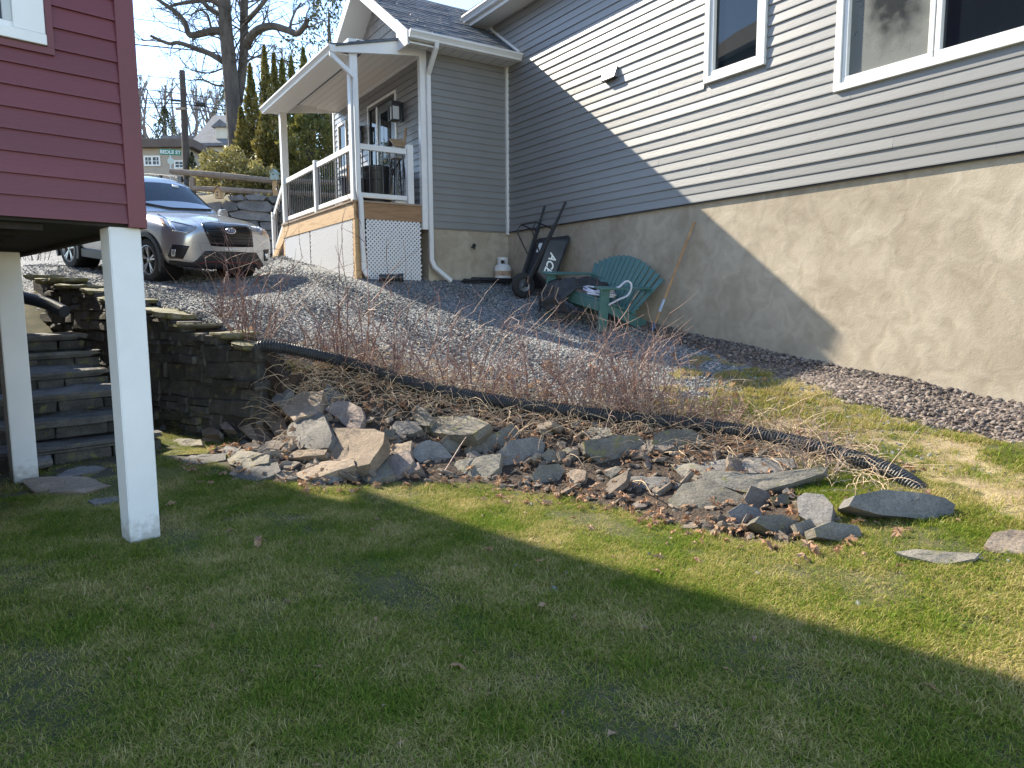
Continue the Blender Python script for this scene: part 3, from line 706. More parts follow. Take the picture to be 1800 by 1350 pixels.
# bay gable roof: ridge along x at y=-1.86
RY, RZ_, EY, EZ, RX = -1.86, 7.33, .42, 5.80, 2.10
roof_sheet(GH, 'bay_roof', (RX, EY, EZ), (-RX, 0, 0), (0, RY-EY, RZ_-EZ), 0, 0, shingle_m)
MB().add([(RX,RY,RZ_),(-6,RY,RZ_),(-6,2*RY-EY,EZ),(RX,2*RY-EY,EZ),(RX,RY,RZ_-.05),(-6,RY,RZ_-.05),(-6,2*RY-EY,EZ-.05),(RX,2*RY-EY,EZ-.05)],
         [(0,1,2,3),(7,6,5,4),(0,3,7,4),(1,0,4,5),(2,1,5,6),(3,2,6,7)]).build('bay_roof_far_side', shingle_m, GH)
roof_sheet(GH, 'bay_roof', (-.02, -.66, 6.545), (-6, 0, 0), (0, RY+.66, RZ_-6.545), 0, 0, shingle_m)
MB().box(-.0, .02, -.66, .40, 0, .001)
fl = MB(); fl.hexa([(0,-.62,6.555),(.03,-.62,6.555),(.03,.42,5.825),(0,.42,5.825),(0,-.62,6.60),(.03,-.62,6.60),(.03,.42,5.87),(0,.42,5.87)]); fl.build('step_flashing', white, GH)
MB().box(.0, RX-.01, -.01, .40, ZB, ZB+.012).build('bay_soffit', soffit_m, GH)
for i in range(9): 
    if i % 1 == 0: MB().box(.2+i*.2, .206+i*.2, .01, .39, ZB-.003, ZB).build('soffit_groove', metal_grey, GH)
MB().box(.0, RX, .39, .41, ZB-.01, EZ).build('bay_fascia', white, GH)
gutter(GH, (RX, .41, EZ+.0), (.0, .41, EZ+.0), (0, 1, 0))
# gable wall (plane x=1.63) with shakes, rakes
slope = (RZ_-EZ)/(EY-RY)
def gz(y): return RZ_-abs(y-RY)*slope
MB().prism([(EY-.40, ZB), (RY, gz(RY)-.20), (2*RY-EY+.40, ZB)], 1.50, 1.615, 'x').build('gable_wall', shake_m, GH)
z = 5.70; r_ = 0
while z < 7.1:
    ya, yb = RY-(gz(RY)-.16-z)/slope, RY+(gz(RY)-.16-z)/slope
    y = ya+.02-random.uniform(0, .15)
    while y < yb:
        wd = random.uniform(.12, .26); a, b = max(ya, y), min(yb, y+wd-.006)
        if b-a > .03:
            MB().add([(1.62,a,z),(1.645,a,z),(1.645,b,z),(1.62,b,z),(1.62,a,z+.19),(1.626,a,z+.19),(1.626,b,z+.19),(1.62,b,z+.19)],
                     [(0,3,2,1),(4,5,6,7),(0,1,5,4),(1,2,6,5),(2,3,7,6),(3,0,4,7)]).build('shake', shake_m, GH)
        y += wd
    z += .178; r_ += 1
for s_ in (1, -1):
    yE = EY+.0 if s_ == 1 else 2*RY-EY
    a0, a1 = (yE, EZ+.0), (RY, RZ_)
    MB().hexa([(RX-.02,a0[0],a0[1]-.20),(RX+.012,a0[0],a0[1]-.20),(RX+.012,a1[0],a1[1]-.20),(RX-.02,a1[0],a1[1]-.20),
               (RX-.02,a0[0],a0[1]-.005),(RX+.012,a0[0],a0[1]-.005),(RX+.012,a1[0],a1[1]-.005),(RX-.02,a1[0],a1[1]-.005)]).build('rake_board', white, GH)
    MB().hexa([(1.63,a0[0],a0[1]-.185),(RX-.021,a0[0],a0[1]-.185),(RX-.021,a1[0],a1[1]-.185),(1.63,a1[0],a1[1]-.185),
               (1.63,a0[0],a0[1]-.17),(RX-.021,a0[0],a0[1]-.17),(RX-.021,a1[0],a1[1]-.17),(1.63,a1[0],a1[1]-.17)]).build('rake_soffit', soffit_m, GH)
MB().prism([(EY+.0,EZ-.21),(EY,EZ-.0),(EY-.42,EZ-.0+.29),(EY-.42,EZ-.21)], RX-.0215, RX+.010, 'x').build('rake_return', white, GH)
# porch: deck, posts, beam, ceiling, shed roof
PX, PY = 2.90, -4.12; FL = 3.21
db = MB()
y = PY
i = 0
while y < -.02:
    MB().box(1.64, PX+.03, y, min(y+.137, .0), FL-.028, FL).build('deck_board', wood_deck, GH); y += .143
MB().box(1.64, PX+.035, -.001, .03, FL-.028, FL+.002).build('deck_board', wood_deck, GH)
MB().box(1.73, PX-.03, -.035, .005, 2.925, FL-.03).build('rim_board', wood_side, GH)
MB().box(PX-.035, PX+.008, PY, -.0, 2.925, FL-.03).build('rim_board', wood_new, GH)
MB().box(PX-.10, PX-.0, -.09, .0, 1.5, 2.924).build('corner_post_board', wood_new, GH)
MB().box(PX-.09, PX+.0, PY, PY+.09, 2.2, 2.924).build('corner_post_board', wood_new, GH)
dark_void = pmat('porch_underside_shadow', (.05,.045,.04), (.03,.03,.03), 3, .95)
MB().box(1.62, 2.6, -4.1, -1.2, 1.7, 2.6).build('under_porch_earth', soil_gm, GH)
def lattice(parent, axis, pos, a0, a1, zb, zt, pitch=.068, wd=.027):
    """diagonal plastic lattice clipped to a rectangle (bottom may slope: zb(a))"""
    mb = MB(); zlo = min(zb(a0), zb(a1))
    import itertools
    for s_, off in ((1, 0.0), (-1, .007)):
        c = a0-(zt-zlo) if s_ == 1 else a0
        end = a1 if s_ == 1 else a1+(zt-zlo)
        while c < end:
            # strip along direction (1, s) from bottom zlo at a=c
            pts = []
            N_ = 40
            Lm = (zt-zlo)
            seg = []
            for k_ in range(N_+1):
                z_ = zlo+Lm*k_/N_; a_ = c+s_*Lm*k_/N_
                if a0 <= a_ <= a1 and z_ >= zb(a_): seg.append((a_, z_))
            if len(seg) >= 2:
                (x0, z0_), (x1, z1_) = seg[0], seg[-1]; d = wd*.7071
                q = [(x0-d/2, z0_+s_*d/2), (x0+d/2, z0_-s_*d/2), (x1+d/2, z1_-s_*d/2), (x1-d/2, z1_+s_*d/2)]
                t0, t1 = pos+off, pos+off+.0065
                mb.prism(q, t0, t1, axis)
            c += pitch*1.0
    return mb
lat_m = pmat('white_plastic_lattice', (.74,.74,.75), None, rough=.5)
lo = lattice(GH, 'y', -.012, 1.735, 2.725, lambda a: 1.95, 2.93).build('lattice_panel', lat_m, GH); tag(lo, kind='stuff')
lat2 = lambda a: 1.93+(-a)*.148
for (b0, b1, dz) in ((-2.32, -.10, 0), (PY+.03, -2.36, -.02)):
    lo = lattice(GH, 'x', PX-.014, b0, b1, lambda a: lat2(a), 2.93+dz).build('lattice_panel', lat_m, GH); tag(lo, kind='stuff')
PZ = 5.42
for (y0, nm) in ((-.145, 0), (PY+.02, 1)):
    MB().box(PX-.13, PX+.0, y0, y0+.13, FL+.001, PZ).build('porch_post', white, GH, bevel=.004)
MB().box(PX-.135, PX+.005, PY, -.02, PZ, 5.665).build('porch_beam', white, GH, bevel=.003)
MB().box(1.645, PX-.136, PY, -.02, 5.655, 5.675).build('porch_ceiling', soffit_m, GH)
for i in range(8):
    MB().box(1.70+i*.145, 1.703+i*.145, PY+.01, -.03, 5.652, 5.6548).build('ceiling_groove', metal_grey, GH)
MB().box(1.632, 1.66, PY, -.03, 5.61, 5.654).build('ceiling_trim', white, GH)
# end fascia (plane y~0.03) under the shed roof, and the shed roof itself
def shed(x): return 5.505+(3.16-x)*.262
MB().prism([(1.66, 5.60), (1.66, shed(1.66)-.02), (3.14, shed(3.14)-.02), (3.14, 5.40)], -.018, .038, 'y').build('porch_end_fascia', white, GH)
MB().prism([(1.66, 5.60), (1.66, shed(1.66)-.02), (3.14, shed(3.14)-.02), (3.14, 5.40)], PY-.03, PY-.001, 'y').build('porch_end_fascia', white, GH)
roof_sheet(GH, 'porch_roof', (3.22, .07, shed(3.22)), (0, PY-.15, 0), (-1.58, 0, 1.58*.262), 0, 0, shingle_m)
MB().box(PX+.006, 3.125, PY, -.02, 5.40, 5.412).build('porch_soffit', soffit_m, GH)
MB().box(3.125, 3.145, PY, .03, 5.385, 5.49).build('porch_fascia', white, GH)
gutter(GH, (3.146, PY-.03, 5.495), (3.146, .075, 5.495), (1, 0, 0))
# railings
def rail(p0, p1, z_top, z_bot, nb, name='railing'):
    p0, p1 = Vector(p0), Vector(p1)
    rt = MB(); rt.bar((p0.x,p0.y,z_top-.045), (p1.x,p1.y,z_top-.045), .055, .09)
    ro = rt.build('railing', white, GH, bevel=.006)
    MB().bar((p0.x,p0.y,z_bot+.035), (p1.x,p1.y,z_bot+.035), .045, .075).build('bottom_rail', white, ro, bevel=.005)
    for i in range(nb):
        t = (i+.5)/nb; q = p0.lerp(p1, t)
        MB().tube([(q.x,q.y,z_bot+.06), (q.x,q.y,z_top-.08)], .0095, 6).build('baluster', black_metal, ro)
    return ro
RT, RBt = 4.10, 3.27
rx = PX-.065
rail((rx, -.15), (rx, -1.95), RT, RBt, 15); rail((rx, -2.07), (rx, PY+.15), RT, RBt, 16)
rail((rx-.06, -.05), (1.965, -.05), RT, RBt, 7)
MB().box(rx-.05, rx+.05, -2.06, -1.96, FL, RT+.05).build('newel_post', white, GH, bevel=.005)
MB().box(1.85, 1.96, -.10, .005, FL, RT+.07).build('newel_post', white, GH, bevel=.008)
# stair at the far end of the porch
for i in range(3):
    MB().box(1.75, PX-.05, PY-.30*(i+1), PY-.30*i-.01, FL-.18*(i+1)-.04, FL-.18*(i+1)).build('stair_tread', wood_deck, GH)
for x in (1.75, PX-.03):
    MB().prism([(PY, FL-.05), (PY-1.0, FL-.64), (PY-1.0, FL-.86), (PY, FL-.32)], x-.02, x+.02, 'x').build('stair_stringer', wood_new, GH)
so = MB(); so.bar((rx, PY-.02, RT-.05), (rx, PY-.86, RT-.62), .05, .09); so = so.build('stair_railing', white, GH)
MB().box(rx-.05, rx+.05, PY-.95, PY-.85, 2.55, RT-.55).build('newel_post', white, so, bevel=.005)
for i in range(6):
    t = (i+.7)/6.6; yy = PY-.02-.84*t; MB().tube([(rx, yy, FL-.35*t+.05-.2*t), (rx, yy, RT-.08-.57*t)], .0095, 6).build('baluster', black_metal, so)
MB().bar((rx, PY-.02, RBt+.02), (rx, PY-.86, RBt-.55), .05, .08).build('bottom_rail', white, so)
# door with sidelight
door_m = pmat('black_painted_door', (.022,.023,.026), None, rough=.35)
do = MB(); do.box(1.60, 1.66, DOOR[0], DOOR[1], DOOR[3]-.06, DOOR[3]); do.box(1.60, 1.66, DOOR[0], DOOR[0]+.05, DOOR[2], DOOR[3]-.06); do.box(1.60, 1.66, DOOR[1]-.05, DOOR[1], DOOR[2], DOOR[3]-.06)
dq = do.build('front_door', door_m, GH)
MB().box(1.61, 1.635, DOOR[0]+.05, DOOR[0]+.36, DOOR[2], DOOR[3]-.06).build('side_light', glass_dark, dq)
MB().box(1.60, 1.655, DOOR[0]+.36, DOOR[0]+.42, DOOR[2], DOOR[3]-.06).build('mullion', white, dq)
MB().box(1.60, 1.64, DOOR[0]+.42, DOOR[1]-.05, DOOR[2]+.01, DOOR[3]-.06).build('door_leaf', door_m, dq)
for i in range(3):
    a = DOOR[0]+.56+i*.155
    MB().box(1.641, 1.646, a, a+.14, 4.38, 5.08).build('door_pane', glass_dark, dq)
for (a, b, c, d) in ((DOOR[0]-.045, DOOR[1]+.045, DOOR[3]+.001, DOOR[3]+.045), (DOOR[0]-.045, DOOR[0]-.001, DOOR[2], DOOR[3]), (DOOR[1]+.001, DOOR[1]+.045, DOOR[2], DOOR[3])):
    MB().box(1.62, 1.665, a, b, c, d).build('door_casing', white, dq)
# small porch window
pw = MB(); a, b, c, d = PWIN
for q in ((a-.05,b+.05,c-.06,c),(a-.05,b+.05,d,d+.06),(a-.05,a,c,d),(b,b+.05,c,d)): pw.box(1.62, 1.67, *q)
pw = pw.build('window', white, GH); MB().box(1.63, 1.64, a, b, c, d).build('pane', glass_dark, pw)
# wall lanterns
lamp_glass = pmat('frosted_lamp_glass', (.55,.56,.57), None, rough=.3)
for y in (-.86, -2.80):
    b_ = MB(); b_.box(1.645, 1.675, y-.06, y+.06, 4.74, 5.06); la = b_.build('wall_lantern', black_metal, GH)
    t = MB(); cx = 1.79; h = .085
    t.box(cx-h, cx+h, y-h, y+h, 4.985, 5.06); t.box(cx-h, cx+h, y-h, y+h, 4.74, 4.755)
    for sx in (-1, 1):
        for sy in (-1, 1): t.box(cx+sx*h-(.018 if sx > 0 else 0), cx+sx*h+(.018 if sx < 0 else 0), y+sy*h-(.018 if sy > 0 else 0), y+sy*h+(.018 if sy < 0 else 0), 4.755, 4.985)
    t.box(1.67, 1.72, y-.02, y+.02, 5.0, 5.04)
    t.build('lantern_cage', black_metal, la); MB().box(cx-.06, cx+.06, y-.06, y+.06, 4.757, 4.98).build('lantern_glass', lamp_glass, la)
# downspouts
def spout(path, name='downspout', w_=.075, d_=.055):
    mb = MB(); P = [Vector(p) for p in path]
    for i in range(len(P)-1):
        dd = (P[i+1]-P[i]).normalized()
        mb.bar(P[i]-dd*.012, P[i+1]+dd*.012, d_, w_, up=(1, .02, .01) if abs(dd.z) > .5 else (1, 0, .01))
    return mb.build(name, white, GH, bevel=.008)
spout([(1.62, .46, 5.70), (1.62, .44, 5.62), (1.59, .075, 5.30), (1.585, .07, 2.30), (1.55, .11, 2.18), (1.30, .22, 1.95)])
spout([(3.19, .02, 5.40), (3.19, .03, 5.33), (PX-.06, .055, 5.06), (PX-.06, .055, 3.34), (PX-.085, .075, 3.20), (PX-.10, .085, 2.12), (PX-.14, .13, 2.02)])
# hose bib
hb = MB(); hb.tube([(.75,-.02,2.55),(.75,.06,2.55),(.75,.09,2.51)], .014, 8); hb.lathe([(0.0,.065),(.035,.065),(.035,.075),(0,.075)], 10, (.75,0,2.575), 'y'); hb.build('hose_bib', black_metal, GH)

# ------------------------------------------------------------------ red house on posts
RH = empty('red_house', (RB[0], RB[1], 0), R_RZ)
tag(RH, 'maroon clapboard house raised on white posts at the left edge', 'house')
ZR, REX, RT_ = 2.105, .1235, 7.8
XB, XC, YB = -4.6, .215, 10.6
RW = (-1.45, -.278, 3.095, 4.5)
z = ZR
while z < 4.6:
    cuts = [(XB, .112)]
    zm = z+REX/2
    if RW[2]-.045 < zm < RW[3]+.05: cuts = [(XB, RW[0]-.045), (RW[1]+.043, .112)]
    for (a, b) in cuts:
        prof = [(0, z+REX+.004), (-.004, z+REX+.004), (-.020, z+.014), (-.0215, z), (0, z)]
        MB().prism(prof, a, b, 'x').build('siding_board', red_siding, RH)
    z += REX
MB().box(XB, XC-.012, .001, YB, ZR+.015, RT_).build('house_body', red_siding, RH)
MB().box(XB, .11, -.012, .0, 4.55, RT_).build('upper_siding', red_siding, RH)
cb = MB(); cb.box(.105, XC, -.032, -.0, ZR-.022, RT_); cb.box(XC-.03, XC, .0, .11, ZR-.022, RT_); cb.build('corner_board', red_trim, RH, bevel=.003)
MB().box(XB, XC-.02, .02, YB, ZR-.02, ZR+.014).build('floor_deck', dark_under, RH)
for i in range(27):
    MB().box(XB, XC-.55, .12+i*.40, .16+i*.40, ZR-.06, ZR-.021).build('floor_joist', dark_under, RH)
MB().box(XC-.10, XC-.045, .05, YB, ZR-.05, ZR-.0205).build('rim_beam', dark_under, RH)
for (x0, y0) in ((.0, .02), (-.185, 2.56)):
    MB().box(x0, x0+.19, y0, y0+.19, -.08, ZR-.0515 if y0 > 1 else ZR-.0206).build('support_post', white_post, RH, bevel=.006, seg=2)
# window of the red house: casing, sill, sash and pane
t = .155; wr = MB()
wr.box(RW[1]-t, RW[1], -.045, .02, RW[2]+.062, RW[3]); wr.box(RW[0], RW[0]+t, -.045, .02, RW[2]+.062, RW[3]); wr.box(RW[0], RW[1], -.045, .02, RW[3]-.1, RW[3]+.0)
wr = wr.build('window', white, RH, bevel=.003)
MB().box(RW[0]-.0, RW[1]+.003, -.052, .02, RW[2], RW[2]+.060).build('window_sill', white, wr, bevel=.003)
MB().box(RW[0]+t, RW[1]-t, -.02, .018, RW[2]+.062, RW[2]+.10).build('sash', white, wr)
MB().box(RW[1]-t-.045, RW[1]-t-.001, -.022, .018, RW[2]+.101, RW[3]-.12).build('sash', pmat('grey_sash', (.5,.52,.52), None, rough=.5), wr)
MB().box(RW[0]+t, RW[1]-t-.046, -.002, .004, RW[2]+.10, RW[3]-.1).build('pane', glass_dark, wr)
jt = MB(); jt.box(RW[0]-.04, RW[1]+.042, -.030, .0, RW[2]-.042, RW[2]-.004); jt.box(RW[1]+.006, RW[1]+.042, -.030, .0, RW[2]-.003, RW[3]); jt.build('window_trim', red_trim, wr)
# roof (above the frame): casts the shadow across the lawn
EV = .50
MB().prism([(EV, RT_-.05), (EV, RT_+.07), ((XB+XC)/2, RT_+2.0), (XB-.3, RT_+.07), (XB-.3, RT_-.05), ((XB+XC)/2, RT_+1.85)], -.3, YB+.3, 'y').build('roof', shingle_b, RH)
MB().prism([(XC-.02, RT_-.1), (XC-.02, RT_+.02), ((XB+XC)/2, RT_+1.8), (XB, RT_+.02), (XB, RT_-.1)], .0, YB, 'y').build('attic_gable', red_siding, RH)
MB().box(XB, -.55, 1.2, YB, -.2, ZR-.21).build('stone_foundation', rock_tan, RH)
# ------------------------------------------------------------------ parked car
CAR = empty('parked_car', (-5.317, 12.148, 2.009), rot=None)
def _carM(yaw, pitch, roll):
    return Matrix.Rotation(yaw, 4, 'Z') @ Matrix.Rotation(pitch, 4, 'Y') @ Matrix.Rotation(roll, 4, 'X')
_cm = Matrix.Translation(Vector((-5.317, 12.148, 1.985))) @ _carM(R(-34.6), R(6.5), R(3.3))
CAR.matrix_world = _cm
tag(CAR, 'silver sport utility vehicle parked on the gravel, facing the porch', 'car')
car_paint = pmat('silver_car_paint', (.50,.51,.52), (.48,.49,.50), 30, .30, metal=.65, coat=.9, spec=.6)
car_black = pmat('black_trim_plastic', (.018,.018,.020), None, rough=.5)
car_gloss = pmat('gloss_black', (.010,.010,.012), None, rough=.18)
lamp_m = pmat('headlight_lens', (.16,.20,.26), (.35,.38,.42), 7, .08, coat=1.0)
lamp_w = pmat('lamp_reflector', (.75,.78,.80), None, rough=.15, metal=.7)
lamp_o = pmat('amber_marker', (.45,.26,.15), None, rough=.2)
blue_em = pmat('emblem_blue', (.03,.08,.22), None, rough=.2, coat=.8)
red_line = pmat('red_accent', (.16,.012,.016), None, rough=.4)
seat_m = pmat('car_interior', (.02,.02,.022), (.05,.05,.055), 5, .8)
Zr = lambda a: [(y, z) for y, z in a]
def sec(bz, by=.80, sill=.36, w=.90, mid=.60, sh=.90, shz=.88, top=None):
    return [(by, bz), (w-.03, max(sill, bz+.03)), (w, max(mid, bz+.07)), (sh, max(shz, bz+.10))]+top
hood = lambda e, c, y0=.86: [(y0, e), (y0-.12, e+.055), (.52, (e+.055)*.45+c*.55), (.26, c-.012), (0, c)]
roof = lambda belt, gl, re, c: [(.875, belt), (.80, gl), (.665, re), (.40, c-.025), (0, c)]
ST = [
 (.935, [(.42,.30),(.52,.36),(.56,.55),(.56,.70),(.54,.80),(.46,.845),(.34,.86),(.17,.868),(0,.87)]),
 (.885, [(.66,.255),(.75,.33),(.79,.55),(.78,.71),(.74,.83),(.62,.885),(.44,.915),(.22,.925),(0,.93)]),
 (.74, [(.76,.25),(.845,.33),(.88,.56),(.87,.74),(.83,.87),(.72,.945),(.48,.985),(.24,.995),(0,1.0)]),
 (.50, sec(.25, top=hood(.93,1.035))),
 (.43, sec(.30, top=hood(.945,1.045))),
 (.37, sec(.55, top=hood(.96,1.055))),
 (.20, sec(.70, top=hood(.98,1.075))),
 (0.0, sec(.74, top=hood(1.0,1.095))),
 (-.20, sec(.70, top=hood(1.02,1.115))),
 (-.37, sec(.55, top=hood(1.035,1.125))),
 (-.43, sec(.27, top=hood(1.04,1.13))),
 (-.50, sec(.24, top=[(.875,1.05),(.835,1.09),(.60,1.135),(.30,1.15),(0,1.155)])),
 (-.62, sec(.24, top=[(.875,1.055),(.83,1.11),(.63,1.19),(.32,1.225),(0,1.235)])),
 (-1.22, sec(.24, top=roof(1.07,1.34,1.585,1.665))),
 (-1.42, sec(.24, top=roof(1.075,1.36,1.62,1.70))),
 (-2.05, sec(.24, top=roof(1.09,1.38,1.65,1.73))),
 (-2.24, sec(.27, top=roof(1.095,1.38,1.65,1.73))),
 (-2.30, sec(.55, top=roof(1.10,1.38,1.65,1.73))),
 (-2.67, sec(.74, top=roof(1.12,1.38,1.64,1.725))),
 (-3.04, sec(.55, top=roof(1.13,1.38,1.62,1.71))),
 (-3.10, sec(.30, top=roof(1.14,1.38,1.62,1.705))),
 (-3.42, [(.74,.30),(.82,.38),(.85,.62),(.85,.9),(.83,1.14),(.76,1.36),(.62,1.56),(.38,1.64),(0,1.665)]),
 (-3.62, [(.66,.36),(.74,.42),(.79,.62),(.79,.9),(.76,1.12),(.66,1.26),(.5,1.36),(.3,1.40),(0,1.41)]),
 (-3.70, [(.50,.40),(.58,.46),(.62,.62),(.62,.88),(.58,1.0),(.48,1.04),(.36,1.05),(.2,1.06),(0,1.06)]),
]
verts, faces, fm = [], [], []
nP = 9
for side in (1, -1):
    for x, s_ in ST:
        for (y, z) in s_: verts.append((x, side*y, z))
nS = len(ST)
def vid(side, i, j): return (0 if side > 0 else nS*nP)+i*nP+j
for side in (1, -1):
    for i in range(nS-1):
        for j in range(nP-1):
            q = [vid(side, i, j), vid(side, i, j+1), vid(side, i+1, j+1), vid(side, i+1, j)]
            m_ = 0
            if i == 12 and j >= 5: m_ = 1                 # windscreen
            if i in (13, 14, 16, 17, 18, 19) and j in (4, 5): m_ = 2   # side glass
            if i == 21 and j >= 5: m_ = 2
            faces.append(q if side > 0 else q[::-1]); fm.append(m_)
    for i in (0, nS-1):
        c = [vid(side, i, j) for j in range(nP)]
# close front and back with a fan of quads between sides
for i in (0, nS-1):
    for j in range(nP-1):
        faces.append([vid(1, i, j), vid(1, i, j+1), vid(-1, i, j+1), vid(-1, i, j)] if i == 0 else [vid(1, i, j), vid(-1, i, j), vid(-1, i, j+1), vid(1, i, j+1)]); fm.append(0)
for i in range(nS-1):    # floor
    faces.append([vid(1, i, 0), vid(1, i+1, 0), vid(-1, i+1, 0), vid(-1, i, 0)]); fm.append(3)
me = bpy.data.meshes.new('body'); me.from_pydata(verts, [], faces); me.update()
bm = bmesh.new(); bm.from_mesh(me)
for f, m_ in zip(bm.faces, fm): f.material_index = m_
bmesh.ops.remove_doubles(bm, verts=bm.verts, dist=1e-5); bmesh.ops.recalc_face_normals(bm, faces=bm.faces)
bm.to_mesh(me); bm.free()
tmp = bpy.data.objects.new('tmp_body', me); COL.objects.link(tmp)
for _ in range(4): me.materials.append(car_paint)
sub = tmp.modifiers.new('s', 'SUBSURF'); sub.levels = 2; sub.render_levels = 2
dg = bpy.context.evaluated_depsgraph_get(); ev = tmp.evaluated_get(dg); me2 = bpy.data.meshes.new_from_object(ev)
bpy.data.objects.remove(tmp)
bmA = bmesh.new(); bmA.from_mesh(me2); CAR_BVH = BVHTree.FromBMesh(bmA)
def split(idx, name, mat, thick=0):
    b2 = bmA.copy()
    bmesh.ops.delete(b2, geom=[f for f in b2.faces if f.material_index not in idx], context='FACES')
    m_ = bpy.data.meshes.new(name)
    for f in b2.faces: f.smooth = True; f.material_index = 0
    b2.to_mesh(m_); b2.free(); m_.materials.clear(); m_.materials.append(mat)
    return link(bpy.data.objects.new(name, m_), CAR)
split((0,), 'body', car_paint); split((1,), 'windscreen', glass_car); split((2,), 'side_window', glass_car); split((3,), 'floor_pan', car_black)
# interior behind the glass
it = MB(); it.box(-1.30, -.70, -.70, .70, .75, 1.0); it.build('dashboard', seat_m, CAR, bevel=.04)
for y in (-.38, .38):
    MB().hexa([(-1.85,y-.24,.6),(-1.6,y-.24,.6),(-1.6,y+.24,.6),(-1.85,y+.24,.6),(-2.0,y-.2,1.32),(-1.85,y-.2,1.32),(-1.85,y+.2,1.32),(-2.0,y+.2,1.32)]).build('seat', seat_m, CAR, bevel=.03)
    MB().box(-2.03, -1.93, y-.13, y+.13, 1.36, 1.50).build('headrest', seat_m, CAR, bevel=.03)
# patches traced on the front of the body
_inv = _cm.inverted()
def hit(px, py, off):
    o = _inv @ Vector(CAM); d = (_inv.to_3x3() @ Vector(ray(px, py))).normalized()
    loc, nrm, idx, dist = CAR_BVH.ray_cast(o, d)
    if loc is None: return None
    if nrm.dot(d) > 0: nrm = -nrm
    return loc+nrm*off
def patch(name, top, bot, mat, nx_=10, ny_=5, off=.008, parent=None):
    """surface strip between two traced polylines, laid on the body and given a rim"""
    def along(pl, t):
        L_ = [0]
        for i in range(len(pl)-1): L_.append(L_[-1]+math.hypot(pl[i+1][0]-pl[i][0], pl[i+1][1]-pl[i][1]))
        s_ = t*L_[-1]
        for i in range(len(pl)-1):
            if s_ <= L_[i+1]+1e-9:
                f = (s_-L_[i])/max(1e-9, L_[i+1]-L_[i]); return (pl[i][0]+(pl[i+1][0]-pl[i][0])*f, pl[i][1]+(pl[i+1][1]-pl[i][1])*f)
        return pl[-1]
    vs_, ok = [], True
    for j in range(ny_+1):
        for i in range(nx_+1):
            a = along(top, i/nx_); b = along(bot, i/nx_); t = j/ny_
            p = hit(a[0]+(b[0]-a[0])*t, a[1]+(b[1]-a[1])*t, off)
            if p is None: p = vs_[-1] if vs_ else Vector((.9, 0, .6))
            vs_.append(Vector(p))
    back = [hit_back - Vector((off+.006, 0, 0)) for hit_back in vs_]
    n = len(vs_); fs_ = []
    for j in range(ny_):
        for i in range(nx_):
            a = j*(nx_+1)+i; fs_.append((a, a+1, a+nx_+2, a+nx_+1)); fs_.append((a+n, a+nx_+1+n, a+nx_+2+n, a+1+n))
    rim = [i for i in range(nx_+1)]+[j*(nx_+1)+nx_ for j in range(1, ny_+1)]+[ny_*(nx_+1)+i for i in range(nx_-1, -1, -1)]+[j*(nx_+1) for j in range(ny_-1, 0, -1)]
    for k_ in range(len(rim)): a, b = rim[k_], rim[(k_+1) % len(rim)]; fs_.append((a, a+n, b+n, b))
    return mesh_obj(name, vs_+back, fs_, mat, parent or CAR, True)
gr = patch('grille', [(354,393),(366,391.5),(420,395.5),(441,398)], [(371,432),(385,433.5),(425,434.5),(445,434)], car_gloss, 14, 6, .010)
for t in (.50, .66, .82):
    L_ = [(354+17*t, 393+39*t+.5), (445-0*t, 398+36*t)]
    patch('grille_bar', [(L_[0][0]+3, L_[0][1]-.6), (L_[1][0]-2, L_[1][1]-.9)], [(L_[0][0]+3, L_[0][1]+.7), (L_[1][0]-2, L_[1][1]+.4)], car_black, 10, 1, .022, gr)
ca = hit(404.2, 406.3, .02)
if ca is not None:
    # emblem: chrome oval ring, blue field, six chrome stars
    eo = MB(); n = 28
    def oval(a, b, x): return [(x, ca.y+a*math.cos(2*math.pi*k_/n), ca.z+b*math.sin(2*math.pi*k_/n)) for k_ in range(n)]
    ring = oval(.088,.048,ca.x+.012)+oval(.076,.038,ca.x+.014)+oval(.088,.048,ca.x-.02)
    fs_ = [(i, (i+1) % n, n+(i+1) % n, n+i) for i in range(n)]+[(i, 2*n+i, 2*n+(i+1) % n, (i+1) % n) for i in range(n)]
    em = mesh_obj('emblem', ring, fs_, chrome, CAR)
    mesh_obj('emblem_field', oval(.077,.039,ca.x+.009), [tuple(range(n))], blue_em, em)
    def star(cy, cz, r1, r2=None):
        pts = []
        for k_ in range(8):
            r_ = r1 if k_ % 2 == 0 else r1*.30; a = math.pi/4*k_+math.pi/2
            pts.append((ca.x+.012, cy+r_*math.cos(a), cz+r_*math.sin(a)))
        mesh_obj('emblem_star', pts+[(ca.x+.014, cy, cz)], [(k_, (k_+1) % 8, 8) for k_ in range(8)], chrome, em)
    star(ca.y-.035, ca.z+.006, .024)
    for (dy, dz) in ((.012,.016),(.036,.008),(.005,-.012),(.030,-.014),(.050,-.004)): star(ca.y+dy, ca.z+dz, .011)
hl = patch('headlight', [(277,376),(297,386),(345,398)], [(282,391),(301,407),(331,411),(347,400)], lamp_m, 12, 5, .007)
patch('headlight_marker', [(279,383),(287,385)], [(282,391),(294,399)], lamp_o, 4, 3, .012, hl)
patch('headlight_reflector', [(296,387.5),(300,389)], [(304,406.5),(312,407)], lamp_w, 4, 4, .013, hl)
patch('headlight_reflector', [(304,405),(330,409)], [(305,407.5),(331,411.5)], lamp_w, 6, 1, .013, hl)
patch('headlight_reflector', [(301,388.5),(343,398.2)], [(302,390.5),(345,400)], lamp_w, 8, 1, .013, hl)
h2 = patch('headlight', [(449,402),(456,396),(463,397)], [(459,413),(464,411),(469,411)], lamp_m, 6, 4, .007)
patch('headlight_marker', [(459,405),(466,404)], [(461,412),(468,410)], lamp_o, 4, 2, .012, h2)
